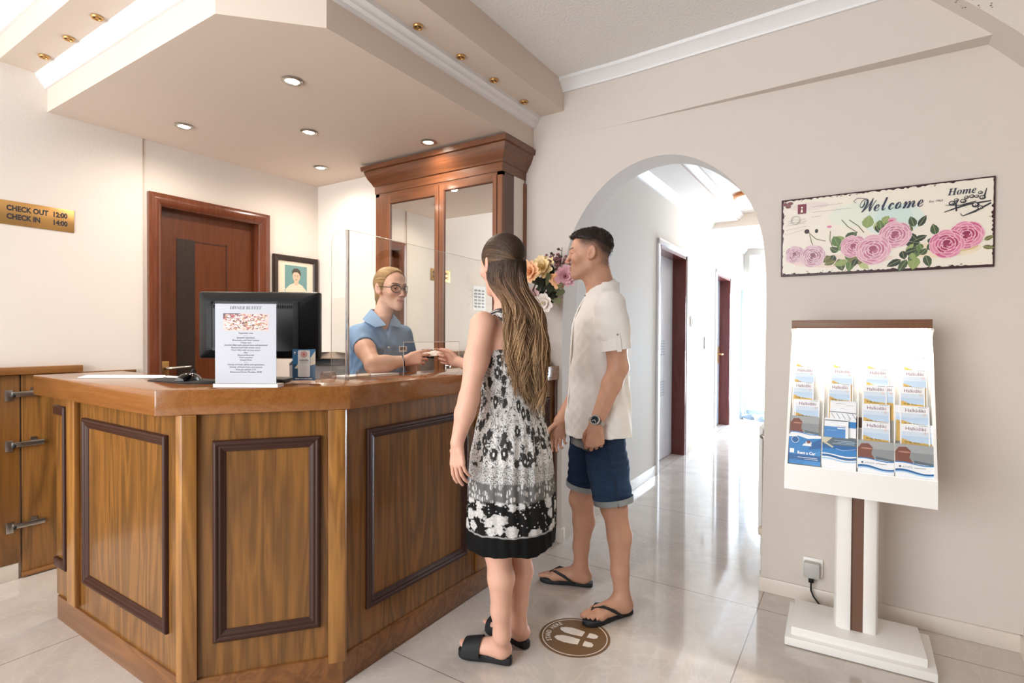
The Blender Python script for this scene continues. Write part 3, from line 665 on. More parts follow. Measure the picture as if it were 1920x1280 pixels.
MB().tube(prof[1:], 0.0011, n=5).build('wing_edge', EDGEM, sd)
KNOB = glassy('clear_acrylic_foot', '#fbf0e8', 0.35, 0.05, 0.05)
for x, y in ((-1.772, 1.405), (-1.745, 1.562)):
    MB().lathe([(0.024, 0), (0.031, 0.010), (0.031, 0.026), (0.024, 0.036), (0.001, 0.036)], (x, y, ZT), 8).build('foot', KNOB, sd)

NB = -FWD0; NB = Vector((NB.x, NB.y, 0)).normalized()        # things that squarely face the entrance side
def squarely(px, py_base, depth):
    p = at(px, py_base, depth); return Vector((p.x, p.y, 0))
RX = Vector((RGT0.x, RGT0.y, 0)); UZ = Vector((0, 0, 1))

# dinner menu in its acrylic holder
c = squarely(461, 722, 1.872); c.z = ZT
mh = thing('menu_stand', 'white dinner buffet menu in a clear upright holder on the counter', 'menu', tuple(c))
def slab(o, ux, w, d, h, n, z0=0.0):
    """upright board: w wide, d thick behind the face, h tall"""
    m = MB(); a = [o - ux * w / 2, o + ux * w / 2, o + ux * w / 2 - n * d, o - ux * w / 2 - n * d]
    vs = [p + UZ * z0 for p in a] + [p + UZ * (z0 + h) for p in a]
    m.add(vs, [(0, 3, 2, 1), (4, 5, 6, 7), (0, 1, 5, 4), (1, 2, 6, 5), (2, 3, 7, 6), (3, 0, 4, 7)]); return m
slab(c, RX, 0.218, 0.0025, 0.296, NB, 0.003).build('holder_back', ACRY, mh)
slab(c + NB * 0.004, RX, 0.224, 0.05, 0.012, NB, 0.0).build('holder_foot', EDGEM, mh)
slab(c + NB * 0.001, RX, 0.212, 0.0008, 0.276, NB, 0.014).build('sheet', mat('cool_grey_white_paper', '#b4b6be', 0.6), mh)
mo = c + NB * 0.0012 - RX * 0.106 + UZ * 0.014
mf = Flat(mo, RX, UZ, eps=0.00003)
MINK = mat('menu_print', '#3c3a44', 0.6)
mf.text('𝑫𝑰𝑵𝑵𝑬𝑹 𝑩𝑼𝑭𝑭𝑬𝑻', 0.106, 0.262, 0.0155, MINK, width=0.112)
ph = [mat('menu_photo_%d' % i, c_, 0.6) for i, c_ in enumerate(('#c9b4b0', '#8a5a5e', '#e9d3c8', '#b98480', '#d9a68c', '#5c4148', '#f1e6e0', '#c96f6a', '#a3845e'))]
fx0, fy0, fx1, fy1 = 0.028, 0.183, 0.186, 0.243
mf.rect(fx0, fy0, fx1, fy1, ph[0]); mf.rect(fx0, fy1 - 0.02, fx0 + 0.06, fy1, ph[5])
rg = random.Random(3); kk = mf.k
for i in range(520):
    x, y = rg.uniform(fx0 + 0.008, fx1 - 0.008), rg.uniform(fy0 + 0.004, fy1 - 0.004)
    mf.k = kk + (i % 9); mf.disc(x, y, rg.uniform(0.002, 0.0085), rg.uniform(0.0009, 0.003), ph[rg.choice([1, 2, 2, 3, 4, 6, 6, 7, 8, 5])], n=7, rot=rg.uniform(-0.6, 0.6)); mf.k = kk
mf.k = kk + 10
MENU = ['Vegetables soup', '----', 'Spagetti napolitain', 'Bruschetta with fresh tomato', 'Cheese tart', 'Zucchini filled with minced meat and bechamel', 'Roasted beef with tomato sauce', 'Perch fillet with tomato sauce', 'Rice', 'Buttered broccoli', 'Fried zucchini', 'French fries', '----',
        'Variety of fresh salads and appetizers', 'Variety of fresh fruits and sweets', 'Price per person 17 €', 'Restaurant Dinner Paradise, 20:00']
yy = 0.1745
for s_ in MENU:
    if s_ != '----':
        kq = mf.k; mf.text(s_, 0.106, yy, 0.0074, MINK, shear=0.22, width=None if len(s_) < 8 else min(0.152, len(s_) * 0.00335)); mf.k = kq
        yy -= 0.0086
    else:
        mf.rect(0.100, yy - 0.0003, 0.112, yy + 0.0003, MINK); yy -= 0.0074
mf.build('print', mh)

# small blue card stand
c = squarely(569.5, 717, 2.035); c.z = ZT
qs = thing('card_stand', 'small blue and white scan to discover card stand beside the menu', 'card stand', tuple(c))
slab(c - NB * 0.003, RX, 0.09, 0.002, 0.128, NB, 0.004).build('holder_back', ACRY, qs)
slab(c + NB * 0.010, RX, 0.094, 0.045, 0.011, NB).build('holder_foot', KNOB, qs)
slab(c - NB * 0.002, RX, 0.087, 0.0008, 0.118, NB, 0.011).build('card', mat('navy_card', '#1f4a72', 0.35), qs)
qf = Flat(c - NB * 0.0018 - RX * 0.0435 + UZ * 0.011, RX, UZ)
CRM = mat('cream_print', '#e3d6c2', 0.5); WPR = mat('white_print', '#f2f2f2', 0.5); CORAL = mat('coral_print', '#d97f74', 0.5); SKYB = mat('mid_blue_print', '#2f6f9f', 0.5)
qf.rect(0, 0.06, 0.087, 0.118, SKYB); qf.poly([(0.068, 0.085), (0.087, 0.112), (0.087, 0.062), (0.068, 0.056)], CRM); qf.poly([(0.008, 0.046), (0.022, 0.064), (0.022, 0.044)], CRM)
rp = []
for cx_, cy_, a0 in ((0.062, 0.109, 0), (0.026, 0.109, 90), (0.026, 0.018, 180), (0.062, 0.018, 270)):
    for k_ in range(5): an = math.radians(a0 + k_ * 22.5); rp.append((cx_ + 0.005 * math.cos(an), cy_ + 0.005 * math.sin(an)))
qf.poly(rp, WPR); qf.disc(0.0440, 0.0985, 0.0125, 0.0115, CORAL, rot=0.1); qf.disc(0.0440, 0.0985, 0.009, 0.0082, WPR); qf.disc(0.044, 0.0985, 0.0065, 0.006, CORAL)
qf.text('halkidiki', 0.044, 0.0765, 0.0115, INK, width=0.033); qf.rect(0.029, 0.0665, 0.059, 0.0675, GREYI)
qf.text('SCAN TO DISCOVER', 0.0435, 0.0065, 0.0075, WPR, width=0.064, offset=0.0003)
qf.disc(0.010, 0.106, 0.0035, 0.003, WPR); qf.rect(0.006, 0.099, 0.014, 0.100, WPR)
qf.build('print', qs)

# monitor seen from behind
c = squarely(485, 700, 2.12); c.z = ZT
mn_ = thing('computer_monitor', 'black computer monitor seen from behind on the counter', 'monitor', tuple(c))
def obox(o, ux, uy, uz, x0, x1, y0, y1, z0, z1, bev=0.0):
    m = MB(); m.tf = Matrix(((ux.x, uy.x, uz.x, o.x), (ux.y, uy.y, uz.y, o.y), (ux.z, uy.z, uz.z, o.z), (0, 0, 0, 1))); m.box(x0, y0, z0, x1, y1, z1, bev=bev); return m
ux, uy, uz = RX, -NB, UZ         # local y runs away from the entrance
zb, zt_ = at(485, 672, 2.12).z - ZT, at(485, 547, 2.12).z - ZT
hw = 0.2375
b = MB(); b.tf = Matrix(((ux.x, uy.x, 0, c.x), (ux.y, uy.y, 0, c.y), (0, 0, 1, c.z), (0, 0, 0, 1)))
def rrect(x0, x1, z0, z1, r, y, n=4):
    P = []
    for cx_, cz_, a0 in ((x1 - r, z1 - r, 0), (x0 + r, z1 - r, 90), (x0 + r, z0 + r, 180), (x1 - r, z0 + r, 270)):
        for k_ in range(n + 1): an = math.radians(a0 + 90 * k_ / n); P.append(Vector((cx_ + r * math.cos(an), y, cz_ + r * math.sin(an))))
    return P
b.loft([rrect(-hw, hw, zb, zt_, 0.008, 0.030), rrect(-hw, hw, zb, zt_, 0.008, 0.008), rrect(-hw + 0.004, hw - 0.004, zb + 0.004, zt_ - 0.004, 0.008, 0.0), rrect(-hw + 0.045, hw - 0.06, zb + 0.03, zt_ - 0.04, 0.03, -0.026), rrect(-hw + 0.055, hw - 0.075, zb + 0.03, zt_ - 0.052, 0.03, -0.030)])
b.build('back_shell', BLACK, mn_)
v = MB(); v.tf = b.tf
for i in range(34):
    z_ = zb + 0.035 + i * 0.0056
    for x_ in (-hw + 0.056, hw - 0.083): v.box(x_ - 0.006, -0.0335, z_, x_ + 0.014, -0.029, z_ + 0.003)
for i in range(46): x_ = -hw + 0.075 + i * 0.0068; v.box(x_, -0.0335, zt_ - 0.066, x_ + 0.0036, -0.029, zt_ - 0.054)
v.build('vent', BLACKM, mn_)
MB2 = MB(); MB2.tf = b.tf; MB2.box(-hw + 0.006, 0.029, zb + 0.012, hw - 0.006, 0.031, zt_ - 0.008); MB2.build('screen', mat('dark_screen_glass', '#0a0b0d', 0.1), mn_)
s_ = MB(); s_.tf = b.tf; s_.box(0.0, -0.05, 0.01, 0.07, -0.015, zb + 0.07, bev=0.006); s_.build('stand_neck', BLACK, mn_)
s_ = MB(); s_.tf = b.tf; s_.prism([(-0.08, -0.10), (0.12, -0.115), (0.135, -0.09), (0.12, 0.05), (-0.06, 0.05), (-0.09, -0.07)], 0.0, 0.014, bev=0.004); s_.build('stand_base', BLACK, mn_)

# mat, mouse and papers
mm_ = MB(); pc = [at(296, 712, 1) - EYE, ]
tag(MB().prism([(-2.42, 1.075), (-2.33, 0.995), (-2.12, 1.015), (-1.99, 1.10), (-2.09, 1.165), (-2.30, 1.165)], ZT, ZT + 0.003, bev=0.001).build('mouse_mat', BLACKM, base=(-2.2, 1.07, ZT)), 'dark mouse mat on the countertop left of the dinner menu', 'mouse mat')
mc_ = Vector((-2.20, 1.085, ZT + 0.003)); ms = thing('computer_mouse', 'shiny black computer mouse on the dark mat', 'mouse', tuple(mc_))
md = Matrix.Rotation(0.5, 4, 'Z'); mm_ = MB(); mm_.tf = Matrix.Translation(mc_) @ md
rings = []
for t_ in range(9):
    u = t_ / 8; y_ = -0.055 + 0.11 * u; wv = 0.031 * math.sin(math.pi * (0.12 + 0.8 * u)) ** 0.5; hv = 0.033 * math.sin(math.pi * (0.1 + 0.75 * u)) ** 0.8
    rings.append([Vector((wv * math.cos(math.pi * k_ / 8), y_, hv * math.sin(math.pi * k_ / 8))) for k_ in range(9)])
mm_.loft(rings); mm_.build('shell', mat('gloss_black_plastic', '#0d0d0f', 0.12), ms)
w_ = MB(); w_.tf = mm_.tf; w_.tube([(-0.004, 0.028, 0.030), (0.004, 0.028, 0.030)], 0.012, n=10); w_.build('scroll_wheel', BLACKM, ms)
def paper(name, label, P, z0, th):
    m = MB().prism(P, z0, z0 + th); return tag(m.build(name, PAPER, base=(P[0][0], P[0][1], z0)), label, 'paper')
paper('paper_sheet', 'white sheet of paper lying on the left arm of the countertop', [(-2.86, 0.98), (-2.72, 0.90), (-2.44, 1.10), (-2.58, 1.175)], ZT, 0.001)
paper('paper_sheet', 'second white sheet under the mouse mat corner, near the computer mouse', [(-2.55, 1.172), (-2.50, 1.10), (-2.33, 1.172), (-2.36, 1.185)], ZT, 0.0006)
paper('paper_pad', 'thick white pad of paper on the counter under the receptionist\'s elbow', [(-1.875, 1.505), (-1.775, 1.49), (-1.775, 1.80), (-1.875, 1.80)], ZT, 0.010)

# far end of the counter: wooden block with a small card
cb_ = thing('card_holder', 'small white card in a wooden block at the arch end of the countertop', 'card stand', (-1.66, 2.87, ZT))
MB().box(-1.70, 2.85, ZT, -1.585, 2.915, ZT + 0.026, bev=0.002).build('wood_block', mat('light_wood_block', '#a9825c', 0.5), cb_)
MB().box(-1.692, 2.872, ZT + 0.02, -1.60, 2.875, ZT + 0.125).build('card', PAPER, cb_)
cf = Flat((-1.692, 2.8718, ZT + 0.02), (1, 0, 0), (0, 0, 1)); cf.rect(0.012, 0.035, 0.045, 0.038, INK); cf.rect(0.012, 0.055, 0.04, 0.057, INK); cf.rect(0.012, 0.02, 0.085, 0.023, GREYI); cf.rect(0.012, 0.02, 0.0126, 0.057, GREYI); cf.build('print', cb_)

# vase of silk flowers
vx, vy = -1.665, 2.74
fl = thing('flower_arrangement', 'bunch of orange, cream and pink flowers in a dark vase on the counter end', 'flowers', (vx, vy, ZT))
MB().lathe([(0.03, 0), (0.036, 0.01), (0.032, 0.10), (0.026, 0.22), (0.03, 0.30), (0.024, 0.30), (0.001, 0.28)], (vx, vy, ZT), 20).build('vase', mat('dark_brown_vase', '#2b201b', 0.3), fl)
GRN = mat('dark_green_leaf', '#2c3324', 0.55); GR2 = mat('olive_leaf', '#5d6141', 0.55); DST = mat('dark_stem', '#33291f', 0.6)
def petal(m, c, dirv, nrm, L_, w, cup):
    side = dirv.cross(nrm).normalized(); prof = [(0, 0.25), (0.35, 0.8), (0.7, 1.0), (0.92, 0.6), (1.0, 0.08)]; vs = []
    for t_, ww in prof:
        p = c + dirv * (L_ * t_) + nrm * (L_ * cup * t_ * t_); vs += [p + side * (w * ww / 2) + nrm * 0.1 * w * ww, p, p - side * (w * ww / 2) + nrm * 0.1 * w * ww]
    fs = []
    for i in range(4): fs += [(3 * i, 3 * i + 1, 3 * i + 4, 3 * i + 3), (3 * i + 1, 3 * i + 2, 3 * i + 5, 3 * i + 4)]
    m.add(vs, fs)
rf = random.Random(11)
def blossom(px, py, dep, r, layers, col, label, face=(0.2, -1, 0.15), ccol='#6b4a2c'):
    c_ = at(px, py, dep); n_ = Vector(face).normalized(); a_ = n_.orthogonal().normalized(); b_ = n_.cross(a_); m = MB()
    for li, (cnt, rr_, tilt, w) in enumerate(layers):
        for k_ in range(cnt):
            an = 2 * math.pi * (k_ + 0.5 * (li % 2)) / cnt + rf.uniform(-0.12, 0.12); d_ = a_ * math.cos(an) + b_ * math.sin(an)
            dd = (d_ * math.cos(tilt) + n_ * math.sin(tilt)).normalized(); nn_ = (n_ * math.cos(tilt) - d_ * math.sin(tilt)).normalized()
            petal(m, c_ + n_ * (0.004 * li), dd, nn_, r * rr_ * rf.uniform(0.9, 1.08), r * w, 0.16)
    o = m.build('blossom', mat(label.replace(' ', '_'), col, 0.6, var=0.12, vscale=60), fl, smooth=70); o['label'] = label
    MB().ell(c_ + n_ * 0.014, (r * 0.14,) * 3, n=8, m=6).build('flower_centre', mat(label.replace(' ', '_') + '_centre', ccol, 0.7), o)
    MB().tube([c_ - n_ * 0.004, c_ - n_ * 0.05 - UZ * 0.05, Vector((vx, vy, ZT + 0.36)), Vector((vx, vy, ZT + 0.28))], 0.004, n=6).build('stem', DST, o)
DAH = [(12, 1.0, 0.15, 0.42), (11, 0.85, 0.5, 0.38), (9, 0.66, 0.85, 0.34), (6, 0.45, 1.15, 0.28)]
FLT = [(9, 1.0, 0.2, 0.62), (8, 0.7, 0.55, 0.5), (5, 0.4, 0.9, 0.35)]
blossom(996, 510, 3.10, 0.075, DAH, '#efc39a', 'peach orange blossom', (-0.1, -1, 0.1), '#d68f4c')
blossom(1018, 503, 3.20, 0.085, DAH, '#efdcae', 'cream blossom', (0.1, -1, 0.35), '#d8b873')
blossom(1047, 525, 3.13, 0.055, FLT, '#ecbd90', 'apricot blossom', (0.4, -1, 0.0), '#8a5a34')
blossom(1060, 518, 3.10, 0.068, DAH, '#d9a9b4', 'pink blossom', (0.7, -1, -0.1), '#93556a')
blossom(1020, 568, 3.10, 0.062, FLT, '#e6ddd6', 'white blossom', (0.2, -1, -0.1), '#b09a62')
blossom(1001, 556, 3.18, 0.06, FLT, '#c7a6a6', 'dusty rose blossom', (-0.1, -1, 0.0), '#8a6a66')
mv = MB()
for i in range(60):
    c_ = at(1043 + rf.gauss(0, 11), 489 + rf.gauss(0, 7), 3.2 + rf.uniform(-0.05, 0.05)); mv.ell(c_, (0.010, 0.008, 0.008), n=6, m=4)
mv.build('filler_spray', mat('mauve_spray', '#7c5256', 0.7), fl)
tw = MB()
for P in ([(1030, 500), (1032, 480), (1034, 476)], [(1050, 500), (1053, 480), (1054, 464)], [(1053, 470), (1046, 467)], [(1053, 482), (1044, 478)]): tw.tube([at(x, y, 3.2) for x, y in P], 0.0022, n=5)
for x, y in ((1034, 475), (1047, 467)): tw.ell(at(x, y, 3.2), (0.010, 0.008, 0.008), n=8, m=6)
tw.build('twig', DST, fl)
lv = MB()
for i in range(46):
    c_ = at(1022 + rf.uniform(-14, 18), 540 + rf.gauss(0, 10), 3.22 + rf.uniform(-0.04, 0.04)); an = rf.uniform(0, 6.28)
    d_ = Vector((math.cos(an), -0.4, math.sin(an))).normalized(); petal(lv, c_, d_, Vector((0.1, -1, 0.1)).normalized(), rf.uniform(0.05, 0.09), 0.035, 0.2)
lv.build('leaf_cluster', GRN, fl, smooth=70)
lv = MB()
for x, y, an, L_ in ((1036, 545, 0.35, 0.10), (1042, 552, 0.1, 0.085), (1034, 560, -0.35, 0.10), (1024, 535, 1.0, 0.08), (1040, 540, 0.6, 0.09)):
    petal(lv, at(x, y, 3.16), Vector((math.cos(an), -0.3, math.sin(an))).normalized(), Vector((0.1, -1, 0.2)).normalized(), L_, 0.04, 0.2)
lv.build('leaf_spray', GR2, fl, smooth=70)

# office chair behind the desk
oc = thing('office_chair', 'grey mesh office chair with a dark top band behind the desk', 'chair', (-2.67, 2.03, 0))
M0 = Matrix.Translation((-2.67, 2.03, 0)) @ Matrix.Rotation(math.radians(-60), 4, 'Z')     # the chair faces local +x
def cm(): m = MB(); m.tf = M0; return m
def backsheet(z0, z1, w0, w1, th, rc=0.06, n=10):
    rings = []
    for i in range(n + 1):
        u = i / n; z = z0 + (z1 - z0) * u; w_ = w0 + (w1 - w0) * u; w_ *= 1 - 0.55 * max(0, (u - 0.72) / 0.28) ** 2.4 if z1 > 1.1 else 1
        fr_, bk = [], []
        for k_ in range(9):
            s2_ = -1 + k_ / 4; x = -0.24 + 0.07 * s2_ * s2_ - 0.03 * u; fr_.append(Vector((x + th / 2, s2_ * w_ / 2, z))); bk.append(Vector((x - th / 2, s2_ * w_ / 2, z)))
        rings.append(fr_ + bk[::-1])
    return rings
cm().loft(backsheet(0.56, 1.10, 0.44, 0.50, 0.022)).build('backrest', mat('grey_mesh_fabric', '#8f8580', 0.8, bump=(300, 0.4)), oc)
cm().loft(backsheet(1.085, 1.125, 0.47, 0.44, 0.034)).build('top_band', BLACKM, oc)
cm().loft(backsheet(1.125, 1.165, 0.44, 0.30, 0.026)).build('head_edge', mat('taupe_fabric', '#8c7a6c', 0.8), oc)
m = cm(); m.box(-0.22, -0.24, 0.44, 0.25, 0.24, 0.52, bev=0.03); m.build('seat', BLACKM, oc)
m = cm(); m.tube([(0, 0, 0.44), (0, 0, 0.10)], 0.025, n=12); m.build('gas_lift', STEEL, oc)
m = cm(); m.tube([(-0.2, 0, 0.46), (-0.30, 0, 0.52), (-0.285, 0, 0.72)], 0.02, n=8); m.build('back_bracket', BLACK, oc)
for k_ in range(5):
    an = 2 * math.pi * k_ / 5; m = cm(); m.tube([(0, 0, 0.12), (0.28 * math.cos(an), 0.28 * math.sin(an), 0.075)], [0.022, 0.014], n=8); lg = m.build('leg', BLACK, oc)
    m = cm(); m.tube([(0.28 * math.cos(an) - 0.012, 0.28 * math.sin(an), 0.027), (0.28 * math.cos(an) + 0.012, 0.28 * math.sin(an), 0.027)], 0.027, n=12); m.build('caster', BLACKM, lg)
for s_ in (-1, 1):
    m = cm(); m.tube([(-0.05, s_ * 0.25, 0.48), (-0.05, s_ * 0.28, 0.66), (-0.05, s_ * 0.28, 0.68)], 0.014, n=8).box(-0.16, s_ * 0.28 - 0.03, 0.675, 0.08, s_ * 0.28 + 0.03, 0.70, bev=0.01); m.build('armrest', BLACK, oc)

# ------------------------------------------------------------------ welcome sign
S0, S1, SZ0, SZ1 = -0.323, 0.4685, 1.5715, 1.9447
ws = thing('welcome_sign', 'rectangular tin wall sign with pink roses and the words Welcome Home', 'sign', ((S0 + S1) / 2, YA, SZ0))
MAR = mat('worn_maroon_edge', '#3e2429', 0.45); CRS = mat('sign_cream', '#e9e2d4', 0.4)
MB().box(S0, YA - 0.012, SZ0, S1, YA, SZ1, bev=0.002).build('board', MAR, ws)
wf = Flat((S0, YA - 0.0121, SZ0), (1, 0, 0), (0, 0, 1), eps=0.000005)
SW, SH = S1 - S0, SZ1 - SZ0
rg = random.Random(8); P = []
def wob(a, b, n):
    for i in range(n): u = i / n; yield (a[0] + (b[0] - a[0]) * u, a[1] + (b[1] - a[1]) * u)
for a, b, n, nx, ny in (((0.007, 0.010), (SW - 0.006, 0.010), 90, 0, 1), ((SW - 0.006, 0.010), (SW - 0.006, SH - 0.006), 40, -1, 0), ((SW - 0.006, SH - 0.006), (0.007, SH - 0.006), 90, 0, -1), ((0.007, SH - 0.006), (0.007, 0.010), 40, 1, 0)):
    for x, y in wob(a, b, n): q = rg.random() ** 4 * 0.008; P.append((x + nx * q, y + ny * q))
wf.poly(P, CRS)
# tinted washes of the printed ground
for cx_, cy_, rx_, ry_, col in ((0.33, 0.27, 0.13, 0.055, '#dfe4d6'), (0.45, 0.23, 0.11, 0.07, '#d5e2da'), (0.45, 0.24, 0.07, 0.05, '#cbded8'), (0.25, 0.062, 0.2, 0.03, '#e6d3c6'), (0.62, 0.085, 0.13, 0.035, '#e8d8bd'), (0.66, 0.09, 0.08, 0.02, '#dcc096'), (0.1, 0.08, 0.08, 0.025, '#e6c9c6'), (0.12, 0.33, 0.08, 0.02, '#e3d5d0')):
    wf.disc(cx_, cy_, rx_, ry_, mat('sign_wash', col, 0.4), n=28)
def cols(*h): return [mat('print_tone', c_, 0.45) for c_ in h]
PK = cols('#c98fa4', '#d9a5b6', '#b9708d', '#e6c3cd', '#9f5470', '#cf8ea6'); HOT = cols('#c65f86', '#d987a4', '#a83e66', '#e8b4c4', '#8f2f55', '#cf7797'); LIL = cols('#c29aa8', '#d3b2bd', '#a97489', '#e2ccd3', '#8d5a70', '#c08fa3')
GRS = cols('#44553a', '#8fa063', '#5f7a45', '#2f3a2e', '#b6bd84', '#6d6a3e')
def leaf(x, y, L_, w_, an, m, vein=True):
    pr = [(0, 0), (0.2, 0.38), (0.45, 0.5), (0.75, 0.34), (1, 0), (0.75, -0.34), (0.45, -0.5), (0.2, -0.38)]; c_, s_ = math.cos(an), math.sin(an)
    wf.poly([(x + c_ * a * L_ - s_ * b_ * w_, y + s_ * a * L_ + c_ * b_ * w_) for a, b_ in pr], m)
    if vein: wf.stroke([(x, y), (x + c_ * L_ * 0.9, y + s_ * L_ * 0.9)], 0.0012, GRS[4])
def rose(x, y, r, pal, seed):
    q = random.Random(seed)
    for lay, (rad, cnt, sz) in enumerate(((0.62, 7, 0.46), (0.5, 6, 0.44), (0.36, 6, 0.38), (0.24, 5, 0.32), (0.12, 4, 0.24))):
        for k_ in range(cnt):
            an = 2 * math.pi * (k_ + 0.5 * lay) / cnt + q.uniform(-0.2, 0.2); px_, py_ = x + rad * r * math.cos(an), y + rad * r * math.sin(an)
            kq = wf.k
            pts = []
            for j in range(12):
                t_ = 2 * math.pi * j / 12; a, b_ = sz * r * (1 + 0.1 * q.uniform(-1, 1)) * math.cos(t_), sz * r * 0.72 * math.sin(t_)
                ca, sa = math.cos(an + math.pi / 2), math.sin(an + math.pi / 2); pts.append((px_ + ca * a - sa * b_, py_ + sa * a + ca * b_))
            wf.poly(pts, pal[(0, 1, 2, 0, 4)[lay] if k_ % 2 else (1, 5, 0, 2, 2)[lay]])
            # lighter curled rim
            rim = pts[7:12] + [pts[0]]; rim = [p for p in pts if (p[0] - x) ** 2 + (p[1] - y) ** 2 > (rad * r) ** 2]
            an2 = [math.atan2(p[1] - y, p[0] - x) for p in rim]; base = an
            rim = [p for _, p in sorted(zip([(a_ - base + math.pi) % (2 * math.pi) for a_ in an2], rim))]
            if len(rim) > 2: wf.stroke(rim, r * 0.05, pal[3])
    wf.disc(x, y, r * 0.1, r * 0.08, pal[4], n=10)
def sgn(px_, py_):      # place on the board measured from the photograph
    d_ = at(px_, py_, 1) - EYE; q = EYE + d_ * ((YA - 0.012) / d_.y); return q.x - S0, q.z - SZ0
for px_, py_, L_, w_, an, ci in ((1625, 428, .06, .045, 1.4, 1), (1640, 432, .05, .03, 1.1, 4), (1655, 430, .05, .028, 1.5, 1), (1585, 455, .05, .03, 2.4, 1), (1573, 462, .055, .04, 2.0, 2), (1585, 450, .055, .04, 0.6, 0), (1565, 478, .05, .035, 4.2, 3), (1572, 485, .06, .04, 5.0, 0), (1597, 485, .06, .035, 4.5, 2), (1590, 489, .06, .03, 3.4, 1), (1610, 495, .05, .03, 5.6, 4),
                               (1715, 425, .05, .03, 1.9, 0), (1722, 425, .055, .025, 1.05, 3), (1712, 432, .04, .03, 2.6, 5), (1725, 455, .06, .05, 2.9, 3), (1722, 460, .06, .04, 4.4, 2), (1738, 450, .055, .035, -0.3, 3), (1755, 440, .05, .03, 1.8, 0), (1715, 480, .06, .045, 4.6, 1), (1735, 478, .055, .03, 5.0, 0), (1690, 492, .06, .03, 3.6, 3), (1700, 490, .06, .03, 4.2, 0), (1745, 465, .04, .03, 0.4, 0), (1845, 450, .035, .018, 0.5, 5), (1842, 462, .04, .018, -0.2, 5)):
    x, y = sgn(px_, py_); leaf(x, max(y, 0.05), L_ * 1.0, w_ * 1.05, an, GRS[ci])
for i in range(44):
    cx_, cy_ = ((1580, 470), (1612, 488), (1722, 462), (1700, 478), (1660, 425))[i % 5]; x, y = sgn(cx_ + rg.gauss(0, 11), cy_ + rg.gauss(0, 9)); an = rg.uniform(0, 6.28)
    if y > .06: leaf(x, y, rg.uniform(.03, .05), rg.uniform(.02, .034), an, GRS[rg.choice([0, 0, 2, 3, 3, 5, 1])])
for P in ([(1578, 412), (1590, 425), (1608, 436)], [(1592, 412), (1610, 424), (1620, 436)], [(1557, 433), (1556, 450), (1562, 465)], [(1515, 435), (1530, 448), (1548, 452)], [(1518, 440), (1522, 455), (1528, 466)]):
    wf.stroke([sgn(*p) for p in P], 0.0035, GRS[5])
for px_, py_, rx_, ry_, m_ in ((1513, 434, .011, .011, MAR), (1531, 433, .007, .010, GRS[3]), (1555, 425, .010, .006, HOT[1]), (1673, 412, .016, .010, PK[1]), (1671, 415, .010, .008, HOT[0])):
    x, y = sgn(px_, py_); wf.disc(x, y, rx_, ry_, m_, n=10)
for px_, py_, r, pal, sd_ in ((1490, 477, .036, LIL, 1), (1524, 480, .046, LIL, 2), (1600, 462, .045, PK, 3), (1678, 440, .052, PK, 4), (1637, 468, .058, PK, 5), (1812, 440, .050, HOT, 6), (1775, 457, .052, HOT, 7)):
    x, y = sgn(px_, py_); rose(x, y, r * 1.22, pal, sd_)
NAVY = mat('sign_navy_lettering', '#2c3348', 0.45)
x, y = sgn(1669, 379); wf.text('𝓦𝓮𝓵𝓬𝓸𝓶𝓮', x, y - .004, 0.098, NAVY, width=0.232)
x0_, y0_ = sgn(1622, 384); wf.stroke([(x0_ - 0.035, y0_ + 0.012), (x0_ - 0.045, y0_ + 0.022), (x0_ - 0.03, y0_ + 0.034), (x0_ - 0.005, y0_ + 0.030), (x0_ + 0.012, y0_ + 0.01)], 0.0022, NAVY)
x, y = sgn(1804, 353); wf.text('𝑯𝒐𝒎𝒆', x, y - .012, 0.042, NAVY, width=0.094)
x, y = sgn(1755, 377); wf.text('Est 1963', x, y, 0.012, NAVY, width=0.045)
# branch with blossom drawn in black
for P, w_ in (([(1770, 398), (1790, 391), (1815, 383), (1858, 376)], [.003, .006, .007, .005]), ([(1805, 405), (1828, 396), (1858, 380)], [.003, .008, .006]), ([(1850, 352), (1846, 366), (1838, 373)], [.002, .006, .005]), ([(1772, 385), (1800, 385), (1830, 377)], [.002, .004, .004]), ([(1805, 405), (1800, 400)], [.003, .002]), ([(1793, 396), (1792, 382), (1797, 375)], [.006, .006, .003])):
    wf.stroke([sgn(*p) for p in P], w_, INK)
for px_, py_, r in ((1785, 381, .012), (1793, 375, .008), (1806, 377, .011), (1822, 368, .009), (1831, 368, .008), (1838, 361, .008), (1842, 370, .011), (1829, 384, .013), (1838, 389, .010), (1812, 370, .008)):
    x, y = sgn(px_, py_); wf.disc(x, y, r, r * 0.85, INK, n=9); wf.disc(x - r * .1, y + r * .1, r * .55, r * .4, CRS, n=7); wf.disc(x, y, r * .2, r * .2, INK, n=6)
